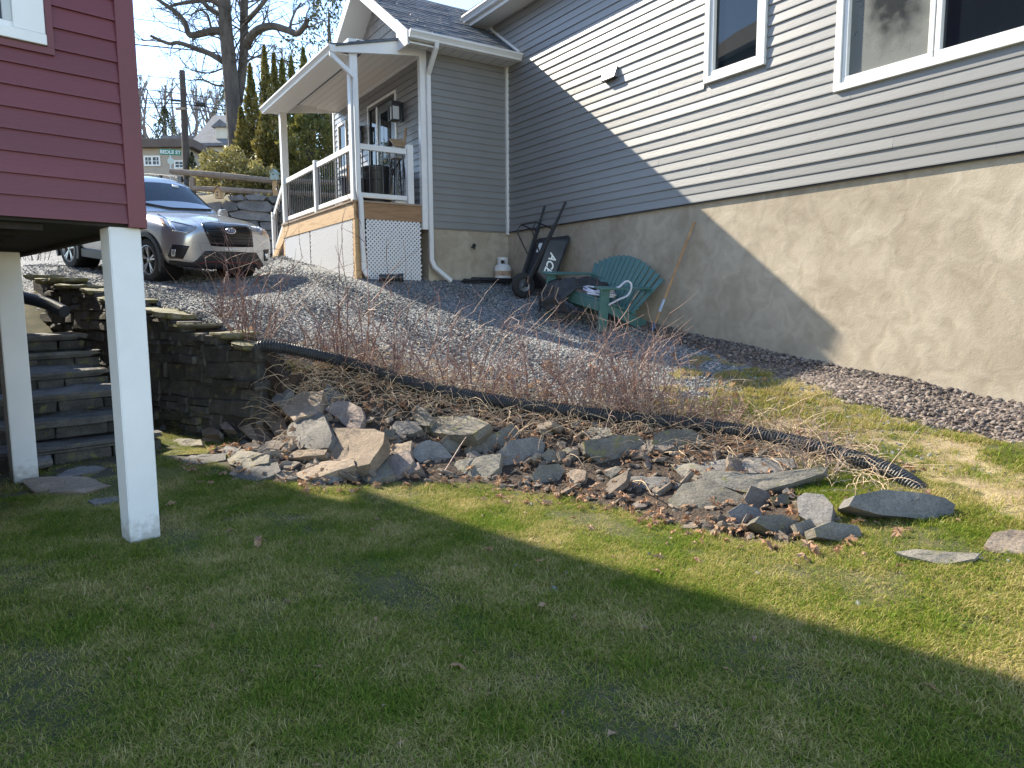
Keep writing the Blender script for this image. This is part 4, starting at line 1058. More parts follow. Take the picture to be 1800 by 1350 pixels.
fg = patch('fog_lamp_bezel', [(303,430),(306,429.5),(333,432.5)], [(296,450),(300,454),(322,455)], car_black, 8, 5, .008)
patch('fog_lamp', [(304,438),(310,438.5)], [(303,451),(309,451)], lamp_w, 4, 4, .014, fg)
f2 = patch('fog_lamp_bezel', [(463,439),(472,438)], [(464,459),(470,458)], car_black, 5, 4, .008)
patch('fog_lamp', [(465,446),(471,445)], [(466,455),(470,454)], lamp_w, 3, 3, .014, f2)
lb = patch('lower_bumper', [(279,456),(342,461),(361,440.5),(450,444),(460,461)], [(282,464),(345,470),(378,472),(445,472),(462,468)], car_black, 20, 6, .012)
patch('red_accent_line', [(348,463),(363,459.5),(452,461.5),(458,464)], [(348,464.3),(363,461),(452,463),(458,465.5)], red_line, 14, 1, .020, lb)
patch('plate_holder', [(394,436.5),(422,437)], [(394,440),(421,440.7)], soffit_m, 6, 2, .012)
patch('wiper', [(254,357.5),(300,366),(372,369)], [(254,360),(300,368),(372,371)], car_black, 12, 1, .02)
patch('windscreen_sticker', [(303,325.5),(313,327)], [(304,330),(314,331)], sign_white, 3, 2, .010)
# mirrors, roof rails, wheels, arch cladding
for s_ in (1, -1):
    mm = MB(); mm.hexa([(-.86,s_*.92,1.05),(-.72,s_*.92,1.05),(-.74,s_*1.08,1.06),(-.84,s_*1.08,1.06),(-.86,s_*.92,1.19),(-.74,s_*.92,1.18),(-.77,s_*1.09,1.19),(-.85,s_*1.09,1.20)])
    mo = mm.build('wing_mirror', car_paint, CAR, bevel=.025, seg=2, smooth=True)
    MB().bar((-.78,s_*.84,1.05), (-.79,s_*.93,1.09), .06, .03).build('mirror_arm', car_black, mo)
    rr = MB(); rr.tube([(-1.30,s_*.63,1.60),(-1.42,s_*.63,1.68),(-1.7,s_*.635,1.735),(-2.6,s_*.635,1.765),(-3.1,s_*.62,1.74),(-3.25,s_*.61,1.68)], .016, 8)
    for x in (-1.5, -2.2, -2.9): rr.box(x-.06, x+.06, s_*.62-.02, s_*.62+.02, 1.63, 1.74)
    rr.build('roof_rail', car_black, CAR, smooth=True)
tyre_prof = [(.225,-.10),(.30,-.112),(.335,-.10),(.352,-.06),(.354,0),(.352,.06),(.335,.10),(.30,.112),(.225,.10)]
for (x, y) in ((0,.785),(0,-.785),(-2.67,.785),(-2.67,-.785)):
    s_ = 1 if y > 0 else -1
    MB().lathe(tyre_prof, 32, (x, y, .354), 'y').build('tyre', rubber, CAR, smooth=True)
    rim = MB(); rim.lathe([(.228,-.1*s_),(.228,.085*s_),(.236,.105*s_),(.222,.108*s_),(.205,.07*s_)], 32, (x, y, .354), 'y')
    for k_ in range(5):
        for dd in (-.14, .14):
            a = 2*math.pi*k_/5+.3
            p0 = Vector((x+.045*math.cos(a), y+.075*s_, .354+.045*math.sin(a))); p1 = Vector((x+.215*math.cos(a+dd), y+.095*s_, .354+.215*math.sin(a+dd)))
            rim.bar(p0, p1, .026, .03, up=(0,1,0))
    rim.lathe([(0,.095*s_),(.03,.095*s_),(.055,.08*s_),(.06,.05*s_)], 16, (x, y, .354), 'y')
    rim.build('wheel_rim', metal_grey, CAR)
    MB().lathe([(0,.0),(.226,.0)], 24, (x, y+.02*s_, .354), 'y').build('brake_backing', car_black, CAR)
    arc = MB()
    for k_ in range(16):
        a0, a1 = math.pi*(-.12+1.24*k_/16), math.pi*(-.12+1.24*(k_+1)/16)
        pts = []
        for aa in (a0, a1):
            for rr_, yy in ((.372,.86),(.372,.916),(.435,.914),(.440,.86)): pts.append((x+rr_*math.cos(aa), s_*yy, .354+rr_*math.sin(aa)))
        arc.add(pts, [(0,1,5,4),(1,2,6,5),(2,3,7,6),(0,4,7,3)])
    arc.build('arch_cladding', car_black, CAR)
    MB().lathe([(.37,.50),(.37,.86)], 24, (x, 0 if s_ > 0 else -1.36, .354), 'y').build('wheel_well', car_black, CAR)
for s_ in (1, -1):
    MB().box(-2.2, -.45, s_*.86-.03, s_*.86+.045, .24, .40).build('sill_cladding', car_black, CAR, bevel=.015)
bmA.free()
def spline(pts, n):
    P = [np.array(p, float) for p in pts]; P = [2*P[0]-P[1]]+P+[2*P[-1]-P[-2]]; out = []
    m = len(P)-3
    for k_ in range(n+1):
        t = m*k_/n; i = min(int(t), m-1); u_ = t-i; a, b, c, d = P[i:i+4]
        out.append(.5*((2*b)+(-a+c)*u_+(2*a-5*b+4*c-d)*u_*u_+(-a+3*b-3*c+d)*u_**3))
    return out
# ------------------------------------------------------------------ things by the foundation wall
def hmat(x, y, z): return hw(x, y, z)
def hframe(name, X, Y, Z, rz=0.0):
    P = hw(X, Y, Z); return empty(name, tuple(P), H_RZ+rz)
def gz_h(X, Y): P = hw(X, Y, 0); return z1(P[0], P[1])
# propane tank
PT = hframe('propane_tank', .22, .16, gz_h(.22, .16)); tag(PT, 'white propane cylinder with rusty band in the house corner', 'propane tank')
MB().lathe([(.10,.0),(.105,.02),(.10,.03),(.085,.035)], 24).build('foot_ring', white, PT, smooth=True)
MB().lathe([(.0,.035),(.09,.037),(.135,.07),(.152,.12),(.152,.145)], 28).build('lower_shell', white, PT, smooth=True)
MB().lathe([(.152,.145),(.153,.15),(.153,.225),(.152,.23)], 28).build('rust_band', rust_m, PT, smooth=True)
MB().lathe([(.152,.23),(.152,.27),(.14,.31),(.11,.34),(.05,.36),(0,.362)], 28).build('upper_shell', white, PT, smooth=True)
co = MB()
for k_ in range(20):
    a0, a1 = 2*math.pi*k_/20, 2*math.pi*(k_+1)/20
    top = .47; bot = .35 if k_ % 10 not in (2, 3, 4) else .42
    r0, r1 = .092, .096
    co.hexa([(r0*math.cos(a0),r0*math.sin(a0),bot),(r1*math.cos(a0),r1*math.sin(a0),bot),(r1*math.cos(a1),r1*math.sin(a1),bot),(r0*math.cos(a1),r0*math.sin(a1),bot),
             (r0*math.cos(a0),r0*math.sin(a0),top),(r1*math.cos(a0),r1*math.sin(a0),top),(r1*math.cos(a1),r1*math.sin(a1),top),(r0*math.cos(a1),r0*math.sin(a1),top)])
co.build('collar', white, PT)
vv = MB(); vv.lathe([(.0,.36),(.022,.36),(.022,.41),(.012,.415),(.012,.44),(.035,.44),(.035,.455),(0,.455)], 12); vv.build('valve', black_metal, PT)
# coil of black hose on the gravel
HC = hframe('black_hose_coil', .62, .34, gz_h(.62, .34)+.01); tag(HC, 'flat coil of black hose lying on gravel beside the propane cylinder', 'hose')
pts = []
for i in range(420):
    t = i/420; a = t*2*math.pi*7.3; r_ = 1+.12*math.sin(a*.37+1)+.06*math.sin(a*1.9)
    pts.append((math.cos(a)*.44*r_*(1-.25*math.sin(t*9)), math.sin(a)*.17*r_*(1-.2*math.sin(t*7)), .02+.075*t+.012*math.sin(a*2.3)))
MB().tube(pts, .013, 6).build('hose', black_plastic, HC, smooth=True)
# wheelbarrow standing on its nose against the wall
WX, WY = .72, 1.55; wz = gz_h(WX, WY)
WB = empty('wheelbarrow'); e1 = (HX*-.62+np.array([0,0,1.36])); e1 /= np.linalg.norm(e1); e2 = HY.copy(); e3 = np.cross(e1, e2); e3 = -e3 if e3 @ HX > 0 else e3
e2 = np.cross(e3, e1)
Mw = Matrix.Identity(4); o_ = hw(WX, WY, wz+.205)
for i in range(3): Mw[i][0], Mw[i][1], Mw[i][2], Mw[i][3] = e1[i], e2[i], e3[i], o_[i]
WB.matrix_world = Mw
tag(WB, 'black wheelbarrow tipped upright against the foundation wall', 'wheelbarrow')
MB().lathe([(.10,-.04),(.16,-.052),(.195,-.04),(.205,0),(.195,.04),(.16,.052),(.10,.04)], 28, (0,0,0), 'y').build('tyre', rubber, WB, smooth=True)
wr_ = MB(); wr_.lathe([(.0,-.02),(.03,-.035),(.04,-.02),(.095,-.03),(.105,-.035),(.105,.035),(.095,.03),(.04,.02),(.03,.035),(0,.02)], 24, (0,0,0), 'y')
for k_ in range(6): a = k_*math.pi/3; wr_.bar((.03*math.cos(a),0,.03*math.sin(a)), (.1*math.cos(a),0,.1*math.sin(a)), .02, .04, up=(0,1,0))
wr_.build('wheel_hub', metal_grey, WB)
hd = MB()
for s_ in (-1, 1):
    h_ = MB(); h_.bar((-.02, s_*.085, .0), (1.08, s_*.235, .03), .045, .06); h_.bar((1.06, s_*.232, .03), (1.20, s_*.25, .03), .036, .045)
    ho = h_.build('handle', black_plastic, WB, bevel=.006)
    MB().tube([(1.19, s_*.249, .03), (1.45, s_*.285, .03)], .021, 10).build('grip', rubber, ho, smooth=True)
ax = MB(); ax.tube([(0,-.10,0),(0,.10,0)], .012, 8); ax.build('axle', metal_grey, WB)
lg = MB()
for s_ in (-1, 1):
    lg.tube([(.98, s_*.215, .0), (.93, s_*.215, -.30), (.80, s_*.21, -.34), (.55, s_*.17, -.03)], .013, 8)
lg.tube([(.93,-.215,-.30),(.93,.215,-.30)], .013, 8); lg.build('leg_frame', black_metal, WB, smooth=True)
# tray: tapered tub opening towards the wall
def ringr(x0, x1, y, z, n=7, r_=.09):
    pts = []
    for (cx, cy, a0) in ((x1-r_, y-r_, 0), (x0+r_, y-r_, 90), (x0+r_, -y+r_, 180), (x1-r_, -y+r_, 270)):
        for k_ in range(n): a = R(a0+90*k_/(n-1)); pts.append((cx+r_*math.cos(a), cy+r_*math.sin(a), z))
    return pts
rings = [ringr(.22, .86, .20, .05, r_=.07), ringr(.08, .98, .31, .30), ringr(.05, 1.01, .33, .305), ringr(.05, 1.01, .33, .325), ringr(.09, .97, .30, .318), ringr(.24, .84, .19, .07, r_=.06)]
n = len(rings[0]); vs_ = [p for r_ in rings for p in r_]
fs_ = [(i*n+k_, i*n+(k_+1) % n, (i+1)*n+(k_+1) % n, (i+1)*n+k_) for i in range(len(rings)-1) for k_ in range(n)]+[tuple(range(n))[::-1], tuple(5*n+k_ for k_ in range(n))]
tray = MB().add(vs_, fs_).build('tray', black_plastic, WB, smooth=True)
# white lettering and sticker on the tray's side
def text_obj(name, s, size, mat, parent, M_, ext=.0015, shear=0.0, align='CENTER'):
    cu = bpy.data.curves.new(name, 'FONT'); cu.body = s; cu.size = size; cu.extrude = ext; cu.align_x = align; cu.align_y = 'CENTER'; cu.shear = shear; cu.offset = size*.025
    to = bpy.data.objects.new(name, cu); COL.objects.link(to)
    dg_ = bpy.context.evaluated_depsgraph_get(); m_ = bpy.data.meshes.new_from_object(to.evaluated_get(dg_)); bpy.data.objects.remove(to)
    m_.materials.clear(); m_.materials.append(mat)
    o = link(bpy.data.objects.new(name, m_), parent); o.matrix_local = M_
    return o
# the side wall of the tray that faces the viewer is the +y side (house Y towards viewer) -> e2 = HY
p0, p1 = Vector((.50, .20, .05)), Vector((.50, .31, .30)); up_ = (p1-p0).normalized(); alongx = Vector((1, 0, 0)); nrm = alongx.cross(up_) 
if nrm.y < 0: nrm = -nrm
Xt = -alongx; Yt = nrm.cross(Xt)
Ml = Matrix.Identity(4); c_ = (p0+p1)/2+nrm*.012+Vector((-.04, 0, 0))
for i in range(3): Ml[i][0], Ml[i][1], Ml[i][2], Ml[i][3] = Xt[i], Yt[i], nrm[i], c_[i]
text_obj('tray_lettering', 'ACE', .17, sign_white, tray, Ml, shear=.25)
MB().box(.60, .76, -.045, .045, .0385, .0425).build('paper_label', sign_white, WB)

# green slatted garden seat
CXs, CYs = .62, 3.17
s0 = gz_h(CXs, 2.6); s1 = gz_h(CXs, 3.75); cz = (s0+s1)/2
GS = empty('garden_seat'); yl = (HY*1.15+np.array([0,0,s1-s0])); yl /= np.linalg.norm(yl)
xl = HX - yl*(HX @ yl); xl /= np.linalg.norm(xl); zl = np.cross(xl, yl)
Mg = Matrix.Identity(4); o_ = hw(CXs-.30, CYs, cz+.01)
for i in range(3): Mg[i][0], Mg[i][1], Mg[i][2], Mg[i][3] = xl[i], yl[i], zl[i], o_[i]
GS.matrix_world = Mg
tag(GS, 'wide green slatted garden seat with a fan back on the gravel by the wall', 'garden seat')
HWD = .60
for s_ in (-1, 1):
    f_ = MB(); f_.hexa([(.56,s_*HWD-.02,0),(.70,s_*HWD-.02,0),(.70,s_*HWD+.02,0),(.56,s_*HWD+.02,0),(.60,s_*HWD-.02,.56),(.75,s_*HWD-.02,.56),(.75,s_*HWD+.02,.56),(.60,s_*HWD+.02,.56)])
    f_.build('front_leg', green_paint, GS, bevel=.004)
    MB().prism([(.72,.31),(.72,.40),(-.18,.12),(-.18,.0),(-.06,.0)], s_*(HWD-.045)-.018, s_*(HWD-.045)+.018, 'y').build('rear_leg', green_paint, GS, bevel=.004)
    MB().prism([(.80,s_*HWD-.08),(.80,s_*HWD+.06),(.70,s_*HWD+.08),(-.12,s_*HWD+.03),(-.12,s_*HWD-.05),(.5,s_*HWD-.08)], .561, .586, 'z').build('arm', green_paint, GS, bevel=.005)
for i in range(6):
    t = i/5; x = .68-.60*t; z = .405-.185*t
    MB().hexa([(x-.045,-HWD+.02,z+.012-.028),(x+.045,-HWD+.02,z+.026-.028),(x+.045,HWD-.02,z+.026-.028),(x-.045,HWD-.02,z+.012-.028),(x-.045,-HWD+.02,z+.012),(x+.045,-HWD+.02,z+.026),(x+.045,HWD-.02,z+.026),(x-.045,HWD-.02,z+.012)]).build('seat_slat', green_paint, GS, bevel=.004)
MB().box(.715, .737, -HWD+.022, HWD-.022, .27, .40).build('front_apron', green_paint, GS, bevel=.004)
NSL = 15
for i in range(NSL):
    u_ = (i-(NSL-1)/2)/((NSL-1)/2); yb, yt = u_*.50, u_*.70; top = .93-.20*u_*u_
    wb_, wt_ = .028, .041
    x0, x1 = .07, -.22
    MB().hexa([(x0-.010,yb-wb_,.20),(x0+.010,yb-wb_,.20),(x0+.010,yb+wb_,.20),(x0-.010,yb+wb_,.20),(x1-.010,yt-wt_,top-.02*abs(u_)*(1 if u_ < 0 else 1)),(x1+.010,yt-wt_,top),(x1+.010,yt+wt_,top-.012),(x1-.010,yt+wt_,top-.012)]).build('back_slat', green_paint, GS, bevel=.003)
MB().box(-.11, -.075, -.60, .60, .52, .57).build('back_rail', green_paint, GS)
MB().box(-.02, .015, -.55, .55, .26, .31).build('back_rail', green_paint, GS)
# black bag draped on the seat
def draped(name, M_, nx_, ny_, fn, mat, thick=.012):
    vs_ = [fn(i/nx_, j/ny_) for j in range(ny_+1) for i in range(nx_+1)]; n = len(vs_)
    vb = [(v[0], v[1], v[2]-thick) for v in vs_]
    fs_ = [(j*(nx_+1)+i, j*(nx_+1)+i+1, (j+1)*(nx_+1)+i+1, (j+1)*(nx_+1)+i) for j in range(ny_) for i in range(nx_)]
    fb = [tuple(q+n for q in f[::-1]) for f in fs_]
    rim = [i for i in range(nx_+1)]+[j*(nx_+1)+nx_ for j in range(1, ny_+1)]+[ny_*(nx_+1)+i for i in range(nx_-1, -1, -1)]+[j*(nx_+1) for j in range(ny_-1, 0, -1)]
    fr = [(rim[k_], rim[k_]+n, rim[(k_+1) % len(rim)]+n, rim[(k_+1) % len(rim)]) for k_ in range(len(rim))]
    o = mesh_obj(name, vs_+vb, fs_+fb+fr, mat, None, True); o.matrix_world = M_
    return o
def bagf(a, b):
    # a: from seat back to over the front edge, b: across
    y = -.62+.72*b; s_ = a*1.05
    path = [(.05,.50),(.18,.52),(.36,.50),(.55,.49),(.74,.46),(.84,.36),(.86,.20),(.87,.10)]
    k_ = min(int(a*7), 6); f = a*7-k_; x = path[k_][0]*(1-f)+path[k_+1][0]*f; z = path[k_][1]*(1-f)+path[k_+1][1]*f
    w_ = mnoise.noise(Vector((a*4.2, b*3.7, .3)))*.09+mnoise.noise(Vector((a*11, b*9, 2.3)))*.04+.05*math.sin(b*11+a*5)*(a > .4)
    drop = (.10 if b < .08 else 0)+.12*max(0, b-.8)*(1-a)
    hang = (1-.55*abs(b-.45)) if a > .75 else 1
    return (x+w_*(.6 if a > .7 else .1), y+.03*math.sin(a*9+b*4), max(.02, z*(1 if a <= .75 else 1)+w_*(.9 if a < .75 else .2)-drop+(1-hang)*.2))
BG = draped('black_bag', Mg, 36, 28, bagf, black_fabric, .02); tag(BG, 'crumpled black nylon bag slumped over the green garden seat', 'bag')
MB().tube([(.80,-.52,.42),(.88,-.50,.30),(.90,-.44,.20),(.86,-.36,.28),(.83,-.33,.44)], .009, 6).build('bag_strap', pmat('tan_strap', (.30,.22,.16), None, rough=.8), BG)
MB().tube([(.84,-.18,.44),(.90,-.14,.30),(.90,-.05,.24),(.87,.02,.34)], .009, 6).build('bag_strap', MATS['tan_strap'], BG)
# pale hose coil
WH = empty('pale_hose_coil'); WH.matrix_world = Mg @ Matrix.Translation((.50, .28, .43))
tag(WH, 'loosely coiled pale hose heaped on the green garden seat', 'hose')
pts = []
for i in range(300):
    t = i/300; a = t*2*math.pi*5.2; r_ = 1+.14*math.sin(a*.31+2)
    pts.append((math.cos(a)*.17*r_+.02*math.sin(t*20), math.sin(a)*.25*r_, .012+.055*t+.012*math.sin(a*1.7)))
a0 = pts[-1]
pts += [tuple(p) for p in spline([a0,(a0[0]-.10, a0[1]+.14, .16), (-.16, .34, .24), (-.22, .38, .19), (-.20, .36, .06), (-.05, .36, .0), (.14, .40, -.06)],40)[2:]]
MB().tube(pts, .0135, 7).build('hose', hose_white, WH, smooth=True)
# long-handled tool leaning on the wall
b0 = hw(.34, 4.06, gz_h(.34, 4.06)); t0_ = hw(.02, 4.47, 2.61)
TL = empty('long_handled_tool', tuple(b0)); tag(TL, 'long wooden handle with blue ends leaning on the stucco wall', 'garden tool')
dv = Vector(t0_-b0)
def seg(f0, f1, r_, nm, mt_): MB().tube([dv*f0, dv*f1], r_, 8).build(nm, mt_, TL, smooth=True)
seg(.30, 1.0, .019, 'handle', wood_handle); seg(.19, .31, .019, 'grip_sleeve', pmat('pale_blue_sleeve', (.38,.48,.62), None, rough=.5)); seg(.075, .20, .018, 'lower_handle', wood_handle)
seg(.0, .08, .020, 'blue_ferrule', pmat('blue_plastic', (.03,.10,.26), None, rough=.4))
# black downspout extension pipe
EP = hframe('drain_extension', PX-.16, .19, gz_h(PX-.16, .19)); tag(EP, 'short black drain pipe lying at the porch downspout foot', 'pipe')
ep = MB(); ep.lathe([(.055,0),(.055,.30),(.07,.31),(.07,.38),(.062,.38),(.05,.30),(.05,.02)], 18, (0,0,0), 'x'); epo = ep.build('pipe', black_plastic, EP, smooth=True); epo.location = (-.12, .08, .07); epo.rotation_euler = (0, 0, R(160))
# yellowish rock by the wall, small white debris
# ------------------------------------------------------------------ things on the porch
def can(name, X, Y, r0, r1, h, label, mat):
    e_ = hframe(name, X, Y, FL); tag(e_, label, 'trash can')
    MB().lathe([(0,.0),(r0,.0),(r0*1.02,.02),(r1,h-.06),(r1+.02,h-.06),(r1+.02,h-.02),(r1,h-.02)], 26).build('bin_body', mat, e_, smooth=True)
    l = MB(); l.lathe([(r1+.03,h-.03),(r1+.03,h),(r1*.8,h+.035),(0,h+.05)], 26); l.build('lid', mat, e_, smooth=True)
    return e_
grey_lid = pmat('pale_grey_plastic', (.45,.46,.47), None, rough=.5)
c1 = can('trash_can', 2.05, -1.10, .22, .29, .72, 'big round black trash can on the porch in front of the door', black_plastic)
MB().lathe([(.275,.50),(.285,.505),(.285,.52),(.28,.525)], 26).build('hoop', black_plastic, c1, smooth=True)
c2 = can('trash_can', 2.44, -1.25, .17, .22, .55, 'smaller black bin with pale lid beside the big trash can', black_plastic)
MB().lathe([(.251,.53),(.255,.56),(.2,.60),(0,.62)], 26).build('pale_lid_cap', grey_lid, c2, smooth=True)
# wreath on the door
WR = hframe('door_wreath', 1.68, -1.50, 4.28); tag(WR, 'leafy round wreath hanging on the black front door', 'wreath')
wl = MB()
for i in range(260):
    a = random.uniform(0, 2*math.pi); r_ = .17+random.gauss(0, .035); y, z = r_*math.cos(a), r_*math.sin(a); d = Vector((random.uniform(-.02, .05), random.gauss(0, .035), random.gauss(0, .035)))
    p = Vector((random.uniform(0, .05), y, z)); q = p+d; s_ = d.cross(Vector((1, .3, 0))).normalized()*.013
    wl.add([p, p+d*.5+s_, q, p+d*.5-s_], [(0,1,2,3)])
wl.build('wreath_leaves', pmat('wreath_green', (.06,.09,.06), (.16,.19,.14), 20, .7), WR)
for (y, z) in ((-.07,-.10),(.06,-.12),(0,.13),(.12,.02)): MB().lathe([(0,-.03),(.03,0),(0,.03)], 8, (.05,y,z)).build('wreath_flower', pmat('cream_flower', (.55,.50,.33), None, rough=.7), WR)
for (y, z) in ((-.12,-.62),(.10,-.62),(-.02,-.55)):
    o = MB()
    for i in range(40):
        p = Vector((random.uniform(0,.03), y+random.gauss(0,.04), z+random.gauss(0,.06))); d = Vector((.01, random.gauss(0,.03), random.gauss(0,.03)))
        o.add([p, p+d+Vector((0,.01,0)), p+d*1.6], [(0,1,2)])
    o.build('garland_tuft', MATS['wreath_green'], WR)
# leaning shovel and pole
SP = hframe('shovel', 1.75, -.62, FL); tag(SP, 'wooden handled shovel propped on the porch wall beside the lantern', 'shovel')
MB().tube([(.12,-.28,.0),(.11,-.26,.62)], .018, 8).build('lower_handle', wood_handle, SP)
MB().tube([(.02,.06,.92),(-.02,.09,1.36)], .022, 8).build('handle', wood_handle, SP)
MB().tube([(.11,-.26,.60),(.02,.06,.93)], .016, 8).build('shaft', black_metal, SP)
# painted metal birdhouse-like box with weathered roof on the porch wall side
BX = hframe('decorative_house_box', 1.98, -.36, FL+.78); tag(BX, 'small weathered wooden box with peaked roof behind the porch railing', 'box')
MB().box(-.10, .10, -.11, .11, .0, .20).build('box_front', pmat('weathered_white_paint', (.55,.54,.50), (.30,.27,.23), 14, .8), BX, bevel=.003)
for s_ in (-1, 1): MB().hexa([(-.13,s_*.15,.18),(.13,s_*.15,.18),(.13,0,.30),(-.13,0,.30),(-.13,s_*.15,.20),(.13,s_*.15,.20),(.13,0,.325),(-.13,0,.325)]).build('box_roof', pole_m if s_ < 0 else wood_handle, BX)
st_ = MB()
for (x, y) in ((-.07,-.07),(.07,-.07),(.07,.07),(-.07,.07)): st_.bar((x,y,0), (x*1.9,y*1.9,-.77), .022, .022)
for k_ in range(9):
    a = k_*.7; st_.tube([(.12,-.12+.03*k_,-.70+.05*k_),(.13,-.10+.025*k_+.05*math.sin(a),-.5+.04*k_),(.12,-.05+.02*k_,-.25+.02*k_)], .007, 5)
st_.build('box_stand', black_metal, BX)
# trellis leaning near the far railing
TR = hframe('porch_trellis', 2.55, -.62, FL); tag(TR, 'dark wire trellis leaning inside the left porch railing', 'trellis')
t_ = MB()
for i in range(5): t_.bar((.1,-.30+.13*i,0), (.06,-.30+.13*i,.80), .012, .012)
for i in range(7): t_.bar((.1-.005*i,-.32,.08+.11*i), (.1-.005*i,.24,.08+.11*i), .012, .012)
t_.build('trellis_bars', black_metal, TR)
for i, y in enumerate((-.40, -.33)): 
    MB().bar((.07,y,.0), (.05,y+.02,.72), .03, .03).build('timber_stake', wood_new, TR)
WBX = hframe('white_box', 2.02, -.14, FL); tag(WBX, 'small flat white box lying on the deck edge', 'box')
MB().box(-.11, .11, -.05, .05, 0, .045).build('carton', white, WBX, bevel=.004); MB().box(-.112, .112, -.052, .052, .045, .053).build('carton_lid', white, WBX)
# hanging lantern on the far post
HL = hframe('hanging_bell', PX+.04, PY+.06, 3.95); tag(HL, 'small dark bell hanging on the far porch post', 'bell')
MB().tube([(-.03,0,.12),(.05,0,.14),(.055,0,.02)], .007, 6).build('hook', black_metal, HL)
MB().lathe([(0,.02),(.015,.015),(.02,-.03),(.035,-.06),(0,-.06)], 10, (.055,0,0)).build('bell_body', black_metal, HL)
# ------------------------------------------------------------------ rocks
def rock_mesh(poly3, nrm, thick, rough=1.0, n=30, seed=0, layered=True, inset=.86):
    """slab with an irregular traced outline: noisy front face, bevelled rim, layered sides, closed back"""
    rs = random.Random(seed); P = [Vector(p) for p in poly3]; nv = Vector(nrm).normalized(); m = len(P)
    c = sum(P, Vector())/m; per = [(P[(i+1) % m]-P[i]).length for i in range(m)]; tot = sum(per); size = tot/4
    out = []
    for k_ in range(n):
        s_ = tot*k_/n; i = 0
        while s_ > per[i]: s_ -= per[i]; i += 1
        p = P[i].lerp(P[(i+1) % m], s_/per[i]); out.append(p)
    # snap nearest samples to the true corners, roughen the rest
    for q in P:
        k_ = min(range(n), key=lambda a: (out[a]-q).length); out[k_] = q.copy()
    so = Vector((seed*1.7, seed*.9, seed*2.3))
    ax = (P[1]-P[0]).normalized(); ay = nv.cross(ax)
    out = [p+(p-c)*(.045*mnoise.noise(p*9/max(.12, size)*.25+so)) for p in out]
    rings = []
    def nz(p, a): 
        return a*(mnoise.noise(p*(2.2/size)+so)*.9+mnoise.noise(p*(6/size)+so)*.5+mnoise.noise(p*(16/size)+so)*.22)
    amp = .030*size*rough
    for f, dep in ((0, 0), (.22, 0), (.45, 0), (.66, 0), (.85, 0), (1.0, -.004*size)):
        if f == 0: rings.append([c+nv*nz(c, amp)]); continue
        rings.append([c.lerp(p, f)+nv*(nz(c.lerp(p, f), amp)+dep+(.02*size*math.floor(2.5*mnoise.noise(c.lerp(p, f)*(1.6/size)+so*1.3)) if layered else 0)) for p in out])
    nl = 5
    for j in range(nl):
        t = (j+.35)/nl; jit = rs.uniform(-.035, .03) if layered else 0
        sc = (1+jit) if t < .5 else 1+jit-(1-inset)*(t-.5)*2
        rings.append([c+(p-c)*(sc+.03*mnoise.noise(p*(7/size)+so+Vector((0,0,j*3.1))))-nv*(thick*t) for p in out])
    rings.append([c+(p-c)*(inset-.12)-nv*thick for p in out]); rings.append([c-nv*thick])
    vs_, idx = [], []
    for r_ in rings: idx.append(len(vs_)); vs_ += r_
    fs_ = [(0, idx[1]+k_, idx[1]+(k_+1) % n) for k_ in range(n)]
    for j in range(1, len(rings)-2):
        for k_ in range(n): fs_.append((idx[j]+k_, idx[j+1]+k_, idx[j+1]+(k_+1) % n, idx[j]+(k_+1) % n))
    e = idx[-1]; fs_ += [(idx[-2]+k_, e, idx[-2]+(k_+1) % n) for k_ in range(n)]
    return vs_, fs_
def rock_obj(name, poly3, nrm, thick, mat, rough=1.0, seed=0, parent=None, n=30, layered=True, origin=None):
    vs_, fs_ = rock_mesh(poly3, nrm, thick, rough, n, seed, layered)
    o_ = origin if origin is not None else sum(vs_, Vector())/len(vs_)
    o = mesh_obj(name, [v-o_ for v in vs_], fs_, mat, parent, False)
    bm = bmesh.new(); bm.from_mesh(o.data); bmesh.ops.recalc_face_normals(bm, faces=bm.faces)
    for f in bm.faces: f.smooth = True
    for e in bm.edges:
        if len(e.link_faces) == 2 and e.calc_face_angle(0) > .55: e.smooth = False
    bm.to_mesh(o.data); bm.free()
    o.location = o_
    return o
T, G, L_, K = rock_tan, rock_grey, rock_green, rock_pink
